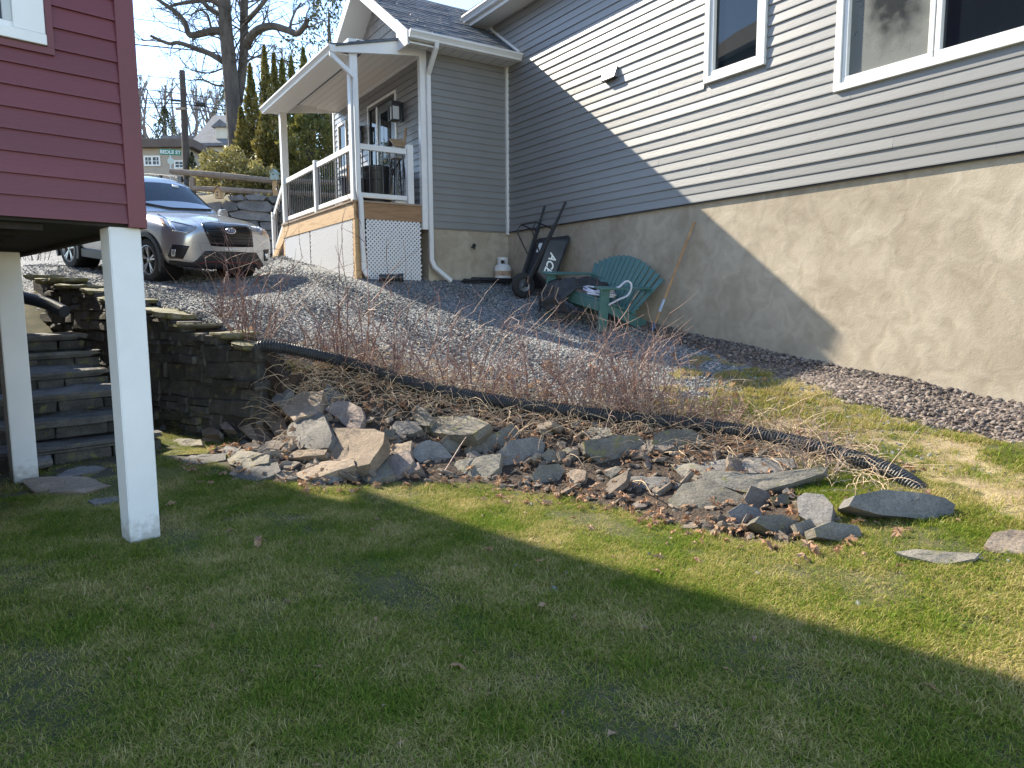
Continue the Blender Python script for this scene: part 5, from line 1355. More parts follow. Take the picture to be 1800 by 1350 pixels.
ROCKS = [
 ([(460,731),(476,715),(487,716),(501,747),(497,766),(483,763)],22,.10,T,'tall pointed tan stone standing upright near the shaded wall'),
 ([(448,729),(451,725),(460,729),(460,747),(451,745)],25,.10,T,'small blocky tan stone wedged left of the pointed upright stone'),
 ([(440,747),(444,740),(458,747),(492,775),(484,782),(463,780)],38,.10,K,'streaked brown stone leaning left of the large rough grey stone'),
 ([(509,757),(520,734),(550,724),(563,727),(580,764),(572,782),(550,788),(511,775)],30,.16,G,'large rough grey stone with a wrinkled face left of the biggest slab'),
 ([(492,711),(532,690),(564,688),(554,724),(525,732),(518,737)],42,.18,T,'broad wrinkled tan stone half buried behind the pointed upright stone'),
 ([(575,720),(596,706),(611,706),(634,718),(636,732),(630,750),(611,750),(596,734)],32,.16,K,'rounded mauve stone above the biggest tan slab'),
 ([(565,802),(572,789),(595,763),(584,756),(614,754),(653,756),(669,763),(668,782),(644,811),(618,818),(568,808)],40,.17,T,'biggest tan slab lying tilted towards the lawn'),
 ([(525,832),(534,827),(564,812),(614,807),(616,818),(582,830),(540,842),(529,837)],48,.07,T,'long thin tan slab under the biggest slab'),
 ([(547,850),(568,841),(611,821),(621,828),(626,837),(600,852),(554,860)],34,.10,G,'dark grey slab at the grass edge under the thin tan slab'),
 ([(627,832),(660,809),(676,807),(687,832),(653,848),(643,844)],42,.08,L_,'pale wedge shaped slab at the grass edge right of the dark slab'),
 ([(678,805),(717,793),(724,811),(707,828),(696,840),(689,832)],34,.14,K,'pinkish square stone right of the pale wedge'),
 ([(705,828),(717,818),(733,813),(737,823),(714,834)],34,.10,K,'small rounded brown stone at the foot of the pinkish square stone'),
 ([(502,798),(525,791),(568,790),(564,798),(540,801),(504,804)],30,.10,T,'thin pale layered stone beneath the large rough grey stone'),
 ([(490,796),(511,772),(515,780),(499,798)],30,.10,T,'narrow wedge of stone at the left foot of the rough grey stone'),
 ([(479,702),(486,692),(506,683),(509,687),(493,706),(483,708)],35,.08,G,'slim grey stone slanting at the end of the dry stone wall'),
 ([(564,699),(577,677),(588,684),(618,704),(600,706),(579,711)],40,.12,G,'dark angular stone above the rounded mauve stone'),
 ([(668,779),(676,756),(694,757),(689,775),(671,788)],35,.10,L_,'greenish grey stone touching the right edge of the biggest slab'),
 ([(682,795),(689,779),(707,780),(721,775),(719,791),(703,798)],40,.10,T,'light brown stone above the pinkish square stone'),
 ([(564,734),(579,724),(582,731),(570,738)],40,.06,T,'little pale chip of stone between the rough grey and mauve stones'),
 ([(687,754),(698,740),(728,741),(739,754),(724,759),(698,763)],38,.12,G,'flat grey stone left of the ribbed greenish stone'),
 ([(724,724),(732,713),(746,720),(760,734),(753,747),(735,745)],30,.12,L_,'ribbed greenish stone under the twigs left of the dark ledge'),
 ([(414,742),(424,733),(438,742),(454,778),(438,767),(418,750)],34,.10,T,'rounded tan stone leaning beside the streaked brown stone'),
 ([(297,778),(313,771),(349,772),(352,781),(329,783),(302,783)],45,.07,L_,'leftmost mossy flat stone of the tumbled pile'),
 ([(291,803),(316,799),(388,796),(388,807),(329,817),(293,811)],45,.08,G,'long low dark slab at the far left foot of the pile'),
 ([(356,772),(366,763),(382,767),(388,783),(366,788)],30,.10,T,'blocky tan stone above the long low slab'),
 ([(356,756),(371,749),(385,758),(382,764),(357,764)],35,.08,T,'small flat tan stone against the shaded wall foot'),
 ([(385,742),(392,738),(404,747),(410,754),(391,753)],35,.07,K,'small reddish stone beside a fallen stick near the wall foot'),
 ([(391,789),(399,783),(418,789),(416,800),(393,803)],34,.09,G,'small grey stone between the low slab and the jagged pale stone'),
 ([(402,806),(421,792),(438,794),(468,800),(466,811),(427,822),(407,814)],40,.10,L_,'jagged pale greenish stone at the left of the pile'),
 ([(411,839),(438,822),(482,813),(488,828),(452,844),(416,846)],42,.08,G,'low grey slab at the grass edge below the jagged pale stone'),
 ([(432,781),(449,778),(474,792),(466,799),(438,792)],38,.08,G,'dark stone behind the jagged pale stone'),
 ([(416,781),(427,772),(441,778),(435,786)],38,.08,G,'tiny dark stone between the leaning tan stones and jagged stone'),
 ([(727,798),(736,782),(752,775),(772,780),(795,805),(786,818),(763,820),(740,812)],34,.16,G,'blue grey boulder beside an orange leaf'),
 ([(752,747),(772,732),(820,731),(852,743),(827,761),(788,763),(761,756)],45,.14,L_,'wide dark ledge stone above the blue grey boulder'),
 ([(834,775),(873,761),(896,747),(908,763),(898,788),(880,798),(843,802),(821,795)],32,.16,L_,'thick slanting stone jutting over the flat upright slab'),
 ([(782,832),(804,811),(875,800),(871,823),(844,844),(789,838)],36,.10,L_,'triangular slab with a sunlit corner at the grass edge'),
 ([(878,796),(898,777),(940,770),(953,780),(949,811),(923,837),(898,832),(873,818)],22,.14,G,'large smooth dark slab standing upright in the middle of the bank'),
 ([(937,836),(949,820),(980,816),(990,828),(978,848),(946,850)],24,.16,L_,'rounded grey stone right of the large upright slab'),
 ([(953,800),(964,791),(983,795),(987,809),(965,814)],30,.12,L_,'stubby lichened stone above the rounded grey stone'),
 ([(988,791),(999,786),(1012,795),(1004,804)],35,.08,L_,'small yellow lichened stone among the fallen leaves'),
 ([(997,832),(1012,825),(1029,828),(1026,844),(1004,850)],30,.10,T,'small tan stone beside the dug dark soil'),
 ([(773,789),(786,772),(809,782),(805,800),(791,804)],32,.10,L_,'knobbly stone tucked behind the blue grey boulder'),
 ([(820,764),(844,752),(852,761),(830,775)],38,.08,L_,'narrow stone left of the thick slanting stone'),
 ([(1034,776),(1070,771),(1081,766),(1120,768),(1138,784),(1136,808),(1106,821),(1060,814),(1036,796)],26,.20,L_,'big dark stone crossed by dry twigs left of the mossy round stone'),
 ([(1148,789),(1156,764),(1177,757),(1209,757),(1230,769),(1232,792),(1214,810),(1182,807),(1156,798)],26,.20,L_,'mossy round boulder under the twiggy shrub'),
 ([(1079,851),(1092,837),(1166,839),(1191,848),(1184,856),(1120,856),(1092,856)],40,.09,G,'long straight slab with leaves on top right of the dug soil'),
 ([(1179,878),(1204,853),(1237,842),(1302,871),(1287,893),(1258,907),(1183,889)],34,.18,L_,'large split boulder below the stacked ledge stones'),
 ([(1182,816),(1218,814),(1243,828),(1223,842),(1196,833)],38,.12,L_,'wedge shaped stone under the left end of the top ledge'),
 ([(1147,860),(1154,855),(1164,862),(1159,870),(1148,870)],30,.07,T,'small tan cube of stone under the long straight slab'),
 ([(1064,832),(1081,819),(1092,824),(1074,840)],36,.08,L_,'narrow stone at the left end of the long straight slab'),
 ([(1031,764),(1040,752),(1067,752),(1074,764),(1036,775)],40,.10,L_,'flat stone lying on the big twig crossed stone'),
 ([(1224,813),(1309,804),(1385,806),(1388,821),(1352,830),(1240,824)],46,.09,G,'topmost flat ledge stone of the right hand stack'),
 ([(1246,828),(1349,831),(1439,821),(1435,831),(1352,857),(1323,864),(1276,853),(1246,842)],36,.12,L_,'broad second ledge stone under the topmost one'),
 ([(1284,900),(1305,886),(1334,896),(1338,914),(1294,918)],28,.12,G,'rounded dark stone right of the large split boulder'),
 ([(1332,918),(1341,907),(1374,905),(1399,918),(1406,940),(1363,936)],28,.12,L_,'oval pale grey stone at the grass edge of the right hand stack'),
 ([(1405,875),(1417,868),(1446,871),(1461,889),(1457,914),(1435,922),(1406,904)],24,.12,G,'speckled grey stone standing on edge in the right hand stack'),
 ([(1399,922),(1424,913),(1435,929),(1428,943),(1406,940)],28,.09,L_,'small stone between the two oval stones at the grass edge'),
 ([(1435,929),(1464,918),(1504,925),(1513,943),(1475,949),(1439,943)],28,.12,L_,'rounded stone at the right end of the stacked row'),
 ([(1493,889),(1504,871),(1554,860),(1601,864),(1663,875),(1681,886),(1677,904),(1634,913),(1547,904)],24,.30,G,'long weathered boulder alone in the grass past the pipe end'),
 ([(1574,969),(1605,965),(1721,972),(1713,983),(1656,992),(1598,978)],48,.08,L_,'thin half buried stone in the grass below the long boulder'),
 ([(1730,958),(1746,936),(1782,929),(1815,934),(1815,976),(1746,970)],28,.2,T,'brown stone cut by the right edge of the picture'),
 ([(1356,875),(1385,864),(1388,886),(1363,889)],26,.10,L_,'dark stone in the gap below the second ledge stone'),
 ([(1464,911),(1477,907),(1479,920),(1464,920)],28,.06,T,'small pale stone atop the rounded end stone'),
]
SHADY = {58, 8, 15, 16, 32, 34, 36, 37, 38, 41, 42, 43, 44, 53, 54, 56, 57, 61}     # faces turned away from the sun
for i, (poly, el, th, mt_, lab) in enumerate(ROCKS):
    _cx, _cy = sum(p[0] for p in poly)/len(poly), sum(p[1] for p in poly)/len(poly)
    if i < 58: poly = [(_cx+(x-_cx)*1.13, _cy+(y-_cy)*1.10) for x, y in poly]
    xs = [p[0] for p in poly]; ys = [p[1] for p in poly]; cx = sum(xs)/len(xs); yb = max(ys)
    P0 = ground_hit(cx, yb-2) if i >= 52 else ground_hit(cx, yb*.45+min(ys)*.55)
    dim = i in SHADY
    sx = ((i*37) % 11-5)/5*12+(4 if dim else -36)    # turn of the face, degrees
    e_ = R(el if dim else min(64, max(el+17, 52))); a_ = R(sx)
    nrm = np.array([math.sin(a_)*math.cos(e_), -math.cos(a_)*math.cos(e_), math.sin(e_)])
    P0 = P0+nrm*(.10 if i == 58 else .03 if i > 58 else .10 if th >= .14 else .065)
    pts = [at_plane(x, y, P0, nrm) for x, y in poly]
    o = rock_obj('flagstone' if th < .12 else 'rock', pts, nrm, (th*1.1+.06) if dim else th*.85+.05, mt_, 1.0, seed=i+3, n=34 if len(poly) > 6 else 26)
    tag(o, lab, 'rock', 'tumbled stones along the bank')
# yellowish stone on the pebble strip
P0 = ground_hit(1521, 659); nrm = np.array([0, -.7, .7]); P0 = P0+nrm*.02
o = rock_obj('rock', [at_plane(x, y, P0, nrm) for x, y in ((1507,656),(1519,649),(1535,652),(1536,659),(1516,662))], nrm, .08, rock_tan, .8, 77); tag(o, 'yellowish stone lying on the pebbles against the stucco wall', 'rock')
# flat stones in the earth under the house
for i, (poly, lab) in enumerate(((((40,846),(70,838),(150,837),(196,852),(150,866),(60,864)), 'broad flat paving stone at the foot of the stone steps'),
                    (((98,834),(140,817),(186,820),(170,828),(110,838)), 'narrow flat paving stone just before the lowest step'),
                    (((154,879),(206,871),(208,879),(165,886)), 'small flat stone in the grass left of the front post'),
                    (((66,790),(88,796),(92,806),(66,812)), 'flat stone lying at the left end of the lowest step'))):
    P0 = ground_hit(sum(p[0] for p in poly)/len(poly), sum(p[1] for p in poly)/len(poly))+np.array([0,0,.03 if i < 3 else .12])
    o = rock_obj('paving_stone', [at_plane(x, y, P0, np.array([0,0,1.])) for x, y in poly], (0,0,1), .09, rock_tan if i == 0 else rock_grey, .35, 90+i); tag(o, lab, 'paving stone')
# ------------------------------------------------------------------ dry stone retaining wall
DW = empty('dry_stone_wall', (WALL[3][0], WALL[3][1], 0)); tag(DW, 'dark dry stone retaining wall with mossy caps beside the steps', 'stone wall')
def path_at(s_):
    for i in range(len(WALL)-1):
        a, b = np.array(WALL[i]), np.array(WALL[i+1]); l = np.linalg.norm((b-a)[:2])
        if s_ <= l or i == len(WALL)-2:
            t = min(1.0, s_/l); p = a*(1-t)+b*t; d = (b-a)[:2]/l; return p, d
        s_ -= l
PL = sum(np.linalg.norm(np.array(WALL[i+1][:2])-np.array(WALL[i][:2])) for i in range(len(WALL)-1))
unit = []
for v in range(10):
    rs = random.Random(100+v); mb = MB(); j = lambda a: a+rs.uniform(-.11, .11)
    mb.hexa([(j(-.5),j(-.5),j(-.5)),(j(.5),j(-.5),j(-.5)),(j(.5),.5,-.5),(j(-.5),.5,-.5),(j(-.5),j(-.45),j(.5)),(j(.5),j(-.45),j(.5)),(j(.5),.5,.5),(j(-.5),.5,.5)])
    o = mb.build('stone', rock_wall, DW, bevel=.07); unit.append(o)
used = [False]*10; cnt = 0
def wall_stone(c, ang, sx, sy, sz, mat=None, parent=None):
    global cnt
    v = random.randrange(10)
    if not used[v] and (parent is None or parent is DW) and mat is None: o = unit[v]; used[v] = True
    else: o = copy_obj(unit[v], 'stone', parent or DW)
    o.parent = parent or DW
    o.location = Vector(c)-(parent or DW).location; o.rotation_euler = (random.uniform(-.04, .04), random.uniform(-.05, .05), ang+random.uniform(-.05, .05)); o.scale = (sx, sy, sz)
    if mat is not None:
        o.data = mat
    cnt += 1
    return o
seg0 = .9
while seg0 < PL-.3:
    seg1 = min(PL-.3, seg0+random.uniform(.7, 1.3)); z = -.10-random.uniform(0, .05)
    while z < 2.1:
        h = random.choice((.05, .07, .09, .11, .14, .19))*random.uniform(.9, 1.1); s_ = seg0+random.uniform(-.08, .08)
        while s_ < seg1-.04:
            l = random.uniform(.13, .50); l = min(l, seg1-s_+random.uniform(0, .08)); p, d = path_at(s_+l/2)
            base = -.1 if s_ > 1.9 else z1(p[0], p[1])-.4
            if z+h*.6 < p[2]-.05 and z+h > base and l > .05:
                n_ = np.array([d[1], -d[0]])
                if n_ @ np.array([-1, -1]) < 0: n_ = -n_
                off = random.uniform(-.025, .022)+.01
                wall_stone((p[0]-n_[0]*(.12-off), p[1]-n_[1]*(.12-off), z+h/2), math.atan2(d[1], d[0]), l*random.uniform(.97, 1.03), .26, h*random.uniform(.96, 1.10))
            s_ += l
        z += h
    seg0 = seg1
s_ = .2; kk = 0
while s_ < PL-.55:                                       # cap slabs, uneven
    l = random.uniform(.32, .80); p, d = path_at(s_+l/2); kk += 1; th_ = math.atan2(d[1], d[0])+random.uniform(-.45, .45); d0_ = d; d = np.array([math.cos(th_), math.sin(th_)]); n_ = np.array([d[1], -d[0]])
    if n_ @ np.array([-1, -1]) < 0: n_ = -n_
    zc = p[2]-.015+random.uniform(-.05, .02); wd = random.uniform(.36, .60); tl = random.uniform(-.14, .02); pts = []
    for (a, b) in ((-.5,-.25),(-.45,.45),(.0,.55),(.48,.5),(.52,-.2),(.3,-.55),(-.2,-.5)):
        aa, bb = a*l*random.uniform(.9, 1.15), b*wd*random.uniform(.8, 1.15)
        pts.append(Vector((p[0]+d[0]*aa-n_[0]*(bb+.19), p[1]+d[1]*aa-n_[1]*(bb+.19), zc+tl*aa)))
    o = rock_obj('cap_stone', pts, (0, 0, 1), random.uniform(.05, .10), rock_cap, .5, 600+kk, None, n=24); o.parent = DW; o.location -= DW.location
    s_ += l*random.uniform(.85, 1.1)
for v in range(10):
    if not used[v]: bpy.data.objects.remove(unit[v])
core = MB()
for i in range(len(WALL)-1):
    (x0, y0, z0), (x1, y1, z1_) = WALL[i], WALL[i+1]
    core.hexa([(x0+.12,y0+.10,-.2),(x1+.12,y1+.10,-.2),(x1+.26,y1+.2,-.2),(x0+.26,y0+.2,-.2),(x0+.12,y0+.10,z0-.09),(x1+.12,y1+.10,z1_-.09),(x1+.26,y1+.2,z1_-.09),(x0+.26,y0+.2,z0-.09)])
co_ = core.build('wall_core', soil_gm, DW); co_.location = -DW.location
# ------------------------------------------------------------------ stone steps
SS = empty('stone_steps', tuple(rw(0, 3.0, 0)), R_RZ); tag(SS, 'shaded flight of rough stone steps rising between the white posts', 'steps')
fr_ = [3.05, 3.45, 4.05, 4.6, 5.2, 5.75]
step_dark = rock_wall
for i, y0 in enumerate(fr_):
    y0 -= 3.0; z_ = .2*(i+1); x1 = 1.28+random.uniform(-.05, .03); x0 = -1.2
    pts = [(x0, y0+random.uniform(-.02,.02), z_), (x0*.3, y0+random.uniform(-.04,.04), z_), (x1*.6, y0+random.uniform(-.03,.05), z_), (x1, y0+random.uniform(-.03,.03), z_+.01), (x1, y0+.72, z_+.01), (0, y0+.76, z_), (x0, y0+.72, z_)]
    o = rock_obj('tread', [Vector(p) for p in pts], (0,0,1), .095, rock_step, .45, 200+i, SS, n=44, origin=Vector((0,0,0)))
    x = x0
    while x < x1-.08:
        l = random.uniform(.25, .6); l = min(l, x1-x)
        mb = MB(); q = lambda: random.uniform(-.015, .015)
        mb.hexa([(x+q(),y0+.07+q(),z_-.21),(x+l-.012+q(),y0+.07+q(),z_-.21),(x+l-.012,y0+.5,z_-.21),(x,y0+.5,z_-.21),(x+q(),y0+.06+q(),z_-.088+q()*.4),(x+l-.012+q(),y0+.06+q(),z_-.088+q()*.4),(x+l-.012,y0+.5,z_-.09),(x,y0+.5,z_-.09)])
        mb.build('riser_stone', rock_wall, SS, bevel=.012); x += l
# ------------------------------------------------------------------ corrugated drain pipes
def corrugated(name, pts, r0, r1, pitch, mat, label):
    dense = spline(pts, 600); Ls = np.cumsum([0]+[np.linalg.norm(dense[i+1]-dense[i]) for i in range(600)]); tot = Ls[-1]
    path, rad = [], []; n = int(tot/pitch)*4; D = np.array(dense)
    for k_ in range(n+1):
        s_ = tot*k_/n; path.append([np.interp(s_, Ls, D[:, q]) for q in range(3)]); rad.append(r1 if k_ % 4 in (1, 2) else r0)
    o_ = Vector(path[len(path)//2]); mb = MB().tube([Vector(p)-o_ for p in path], rad, 14)
    o = mb.build(name, mat, None); o.location = o_
    for p in o.data.polygons: p.use_smooth = False
    tag(o, label, 'pipe'); return o
pp = []
for (a, b, Y) in CREST_PX: pp.append(at_y(a, b, Y))
pp = [at_y(452,604,7.95)]+pp
for q in pp: q[2] = max(q[2], z1(q[0], q[1])+.03)
pp[0][2] -= .16; pp[1][2] -= .05; pp[-2][2] -= .02; pp[-1][2] -= .07
pp.append(pp[-1]+np.array([.03,-.28,-.12]))
for q in pp[2:-3]: q[2] += .015
corrugated('drain_pipe', pp, .057, .069, .027, black_pipe, 'long black corrugated drain pipe running down the top of the bank')
corrugated('drain_pipe', [at_y(-30,508,9.8), at_y(36,522,9.4), at_y(80,533,9.1), at_y(114,548,8.9)], .070, .078, .03, black_pipe, 'black corrugated pipe end poking out above the stone steps')
# ------------------------------------------------------------------ grass, gravel, leaves: stuff
def grass_mat():
    m = bpy.data.materials.new('grass_blade'); m.use_nodes = True; N = m.node_tree.nodes; L = m.node_tree.links
    b = N['Principled BSDF']; b.inputs['Roughness'].default_value = .55; b.inputs['Specular IOR Level'].default_value = .12
    g = N.new('ShaderNodeNewGeometry')
    n1 = N.new('ShaderNodeTexNoise'); n1.inputs['Scale'].default_value = 1.7; n1.inputs['Detail'].default_value = 7; n1.inputs['Roughness'].default_value = .62
    L.new(g.outputs['Position'], n1.inputs['Vector'])
    # dryness: noise plus a trend towards the upper bank (right and far)
    sp = N.new('ShaderNodeSeparateXYZ'); L.new(g.outputs['Position'], sp.inputs[0])
    zr = N.new('ShaderNodeMapRange'); zr.inputs['From Min'].default_value = .30; zr.inputs['From Max'].default_value = .80; zr.inputs['To Min'].default_value = 0; zr.inputs['To Max'].default_value = .12
    L.new(sp.outputs['Z'], zr.inputs['Value'])
    ct = N.new('ShaderNodeMath'); ct.operation = 'MULTIPLY_ADD'; ct.inputs[1].default_value = 1.15; ct.inputs[2].default_value = -.155; L.new(n1.outputs['Fac'], ct.inputs[0])
    ad = N.new('ShaderNodeMath'); L.new(ct.outputs[0], ad.inputs[0]); L.new(zr.outputs[0], ad.inputs[1])
    a2 = N.new('ShaderNodeMath'); a2.operation = 'MULTIPLY_ADD'; a2.inputs[1].default_value = .46; L.new(g.outputs['Random Per Island'], a2.inputs[0]); L.new(ad.outputs[0], a2.inputs[2])
    r = N.new('ShaderNodeValToRGB'); e = r.color_ramp.elements
    e[0].position = .42; e[0].color = (.108,.180,.018,1); e[1].position = .94; e[1].color = (.62,.50,.24,1)
    for p, c in ((.54, (.185,.270,.028)), (.66, (.285,.325,.048)), (.77, (.41,.345,.115))): x = e.new(p); x.color = (*c, 1)
    L.new(a2.outputs[0], r.inputs['Fac']); L.new(r.outputs[0], b.inputs['Base Color'])
    tr = N.new('ShaderNodeBsdfTranslucent'); L.new(r.outputs[0], tr.inputs['Color']); mx = N.new('ShaderNodeMixShader'); mx.inputs[0].default_value = .35
    L.new(b.outputs[0], mx.inputs[1]); L.new(tr.outputs[0], mx.inputs[2]); L.new(mx.outputs[0], N['Material Output'].inputs[0])
    return m
grass_m = grass_mat()
def clump(seed, nb, rad, hmin, hmax, lean, wd):
    rs = np.random.default_rng(seed); V_, F_ = [], []
    for i in range(nb):
        a = rs.uniform(0, 2*math.pi); r_ = rad*math.sqrt(rs.random()); x, y = r_*math.cos(a), r_*math.sin(a); h = rs.uniform(hmin, hmax)
        ld = rs.uniform(0, 2*math.pi); ln = h*lean*rs.uniform(.3, 1.3); dx, dy = math.cos(ld), math.sin(ld); w_ = wd*rs.uniform(.6, 1.2); px_, py_ = -dy*w_/2, dx*w_/2
        n0 = len(V_)
        V_ += [(x-px_, y-py_, -.006), (x+px_, y+py_, -.006), (x+dx*ln*.45-px_*.8, y+dy*ln*.45-py_*.8, h*.62), (x+dx*ln*.45+px_*.8, y+dy*ln*.45+py_*.8, h*.62), (x+dx*ln, y+dy*ln, h*rs.uniform(.75, 1.0))]
        F_ += [(n0, n0+1, n0+3, n0+2), (n0+2, n0+3, n0+4)]
    return V_, F_
short = make_variants('turf_clump', [clump(i, 60, .066, .008, .028, 1.9, .0030) for i in range(8)], grass_m)
long_ = make_variants('tuft_clump', [clump(50+i, 34, .06, .02, .06, 1.9, .0034) for i in range(5)], grass_m)
def euler(n, P=None):
    r = np.zeros((n, 3)); r[:, 2] = RNG.uniform(0, 2*math.pi, n)
    if P is not None:
        pass
    return r
def bare(x, y):      # worn patches without much grass
    return (np.sin(x*2.7+1.3)*np.sin(y*3.3+.7)+.6*np.sin(x*7.1-y*5.2) > 1.05)
def pden(x, y):
    d = np.hypot(x, y); p = np.clip(1.25-.085*d, .30, 1.0); p = np.where(bare(x, y), p*.95, p)
    return p
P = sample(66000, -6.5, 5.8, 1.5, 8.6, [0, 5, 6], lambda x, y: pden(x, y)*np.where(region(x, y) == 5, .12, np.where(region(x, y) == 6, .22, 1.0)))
n = len(P); s_ = RNG.uniform(.75, 1.35, n); scl = np.stack([s_, s_, s_*RNG.uniform(.7, 1.35, n)], 1)
scatter('lawn_grass', P, euler(n), scl, short, 8, 'short winter lawn grass, green with straw patches', 'grass', grass_m)
P = sample(12000, .3, 6.0, 2.5, 8.8, [0, 6], lambda x, y: np.clip((zf(x, y)-.22)*1.6, 0, .75)*(np.sin(x*4.1)*np.sin(y*3.7+x)+.55 > 0))
Q2 = sample(2600, -6, 5, 1.6, 6.5, [0], lambda x, y: (np.sin(x*1.9+.4)*np.sin(y*2.3+1.1) > .45)*.8)
P = np.concatenate([P, Q2]); n = len(P); s_ = RNG.uniform(.6, 1.25, n)
scatter('tufted_grass', P, euler(n), np.stack([s_, s_, s_], 1), long_, 5, 'longer dry tufts of grass on the lawn and upper bank', 'grass', grass_m)
# stones
def pebble(seed, flat=.7):
    rs = np.random.default_rng(seed); bm = bmesh.new(); bmesh.ops.create_icosphere(bm, subdivisions=1, radius=.5)
    d = rs.normal(size=(5, 3)); d /= np.linalg.norm(d, axis=1)[:, None]
    for v in bm.verts:
        p = np.array(v.co)
        for q in d:
            k_ = p @ q
            if k_ > .30: p = p-q*(k_-.30)
        p = p*np.array([1.25, .95, flat])*(1+rs.uniform(-.08, .08)); v.co = p
    V_ = [tuple(v.co) for v in bm.verts]; F_ = [tuple(v.index for v in f.verts) for f in bm.faces]; bm.free()
    return V_, F_
def stone_mat(name, cols):
    m = bpy.data.materials.new(name); m.use_nodes = True; N = m.node_tree.nodes; L = m.node_tree.links
    b = N['Principled BSDF']; b.inputs['Roughness'].default_value = .8
    oi = N.new('ShaderNodeObjectInfo'); g = N.new('ShaderNodeNewGeometry')
    wn = N.new('ShaderNodeTexNoise'); wn.inputs['Scale'].default_value = 31; wn.inputs['Detail'].default_value = 1; L.new(g.outputs['Position'], wn.inputs['Vector'])
    ad = N.new('ShaderNodeMath'); ad.operation = 'MULTIPLY_ADD'; ad.inputs[1].default_value = .30; L.new(wn.outputs['Fac'], ad.inputs[0])
    mu = N.new('ShaderNodeMath'); mu.operation = 'MULTIPLY'; mu.inputs[1].default_value = .78; L.new(oi.outputs['Random'], mu.inputs[0]); L.new(mu.outputs[0], ad.inputs[2])
    r = N.new('ShaderNodeValToRGB'); e = r.color_ramp.elements; e[0].color = (*cols[0], 1); e[1].color = (*cols[-1], 1)
    for i, c in enumerate(cols[1:-1]): x = e.new((i+1)/(len(cols)-1)); x.color = (*c, 1)
    L.new(ad.outputs[0], r.inputs['Fac']); L.new(r.outputs[0], b.inputs['Base Color'])
    return m
gstone_m = stone_mat('grey_gravel_stone', GCOL); pstone_m = stone_mat('brown_pebble', SCOL)
gv = make_variants('gravel_stone', [pebble(i) for i in range(6)], gstone_m)
pv = make_variants('pebble_stone', [pebble(20+i, .75) for i in range(6)], pstone_m)
def stones(P, smin, smax):
    n = len(P); r = RNG.uniform(0, 2*math.pi, (n, 3)); r[:, :2] = RNG.normal(0, .5, (n, 2)); s_ = RNG.uniform(smin, smax, n)*RNG.choice([.8, 1, 1, 1.25], n)
    Pz = P.copy(); Pz[:, 2] += s_*.14; return Pz, r, np.stack([s_]*3, 1)
P = sample(150000, -9.5, 4.0, 5.5, 16.5, [1], lambda x, y: np.clip(1.5-.075*np.hypot(x, y), .35, 1)); Pz, r, sc_ = stones(P, .018, .038)
scatter('gravel', Pz, r, sc_, gv, 6, 'loose grey crushed stone covering the driveway', 'gravel', gstone_m)
P = sample(40000, 0, 6.5, 2.5, 11, [2]); Pz, r, sc_ = stones(P, .022, .050)
scatter('pebbles', Pz, r, sc_, pv, 6, 'brown drainage pebbles along the stucco wall', 'pebbles', pstone_m)
def stray(x, y):
    d = dist_line(x, y, [tuple(_r1[:2]), tuple(_r2[:2])]); d2 = dist_line(x, y, [tuple(hw(.62, Y, 0)[:2]) for Y in (4.5, 6.4, 9)])
    d3 = dist_line(x, y, [tuple(p[:2]+np.array([0,.35])) for p in CREST[4:]])
    return np.exp(-d*1.1)*.9+np.exp(-d2*4)*.4+np.exp(-d3*5)*.35*(np.sin(x*5)*np.sin(y*6) > 0)
P = sample(26000, .0, 5.5, 3.0, 9.5, [0, 6], stray); Pz, r, sc_ = stones(P, .015, .035)
scatter('stray_gravel', Pz, r, sc_, gv, 6, 'stray grey stones scattered through the thin grass', 'gravel', gstone_m)
# rubble on the bank
rub_m = rock_mat('rubble', (.10,.085,.07), (.26,.215,.175), (.17,.14,.115))
rv = make_variants('rubble_stone', [pebble(60+i, .45) for i in range(6)], rub_m)
def slabv(seed):
    rs = random.Random(seed); n_ = rs.choice((5, 6, 7)); poly = [Vector((.62*math.cos(2*math.pi*(k_+rs.uniform(-.3, .3))/n_)*rs.uniform(.75, 1.1), .42*math.sin(2*math.pi*(k_+rs.uniform(-.3, .3))/n_)*rs.uniform(.75, 1.1), .1)) for k_ in range(n_)]
    return rock_mesh(poly, (0, 0, 1), rs.uniform(.18, .34), .6, 14, seed)
rock_fill = rock_mat('broken_flagstone', (.13,.108,.088), (.30,.245,.195), (.21,.172,.14))
sv = make_variants('broken_slab', [slabv(700+i) for i in range(9)], rock_fill)
P = sample(2600, -3.5, 2.9, 3.5, 7.3, [3], lambda x, y: np.where(x < .4, .40, .30)); n = len(P); r = np.zeros((n, 3)); r[:, 2] = RNG.uniform(0, 6.28, n); r[:, 0] = RNG.normal(.35, .4, n); r[:, 1] = RNG.normal(-.25, .4, n)
s_ = np.clip(RNG.lognormal(math.log(.10), .45, n), .05, .26); P[:, 2] += s_*.12
scatter('broken_slabs', P, r, np.stack([s_]*3, 1), sv, 9, 'broken flat pieces of stone filling the gaps in the pile', 'rubble', rock_fill)
P = sample(5200, -3.6, 3.2, 3.4, 7.4, [3], lambda x, y: np.where(x < .3, .55, .30)); n = len(P); r = RNG.uniform(0, 6.28, (n, 3)); r[:, 0] = RNG.normal(.4, .35, n); r[:, 1] = RNG.normal(0, .35, n)
s_ = np.minimum(RNG.lognormal(math.log(.035), .55, n), .15); P[:, 2] += s_*.10
scatter('rubble', P, r, np.stack([s_]*3, 1), rv, 6, 'small broken stones and clods between the bigger rocks', 'rubble', rub_m)
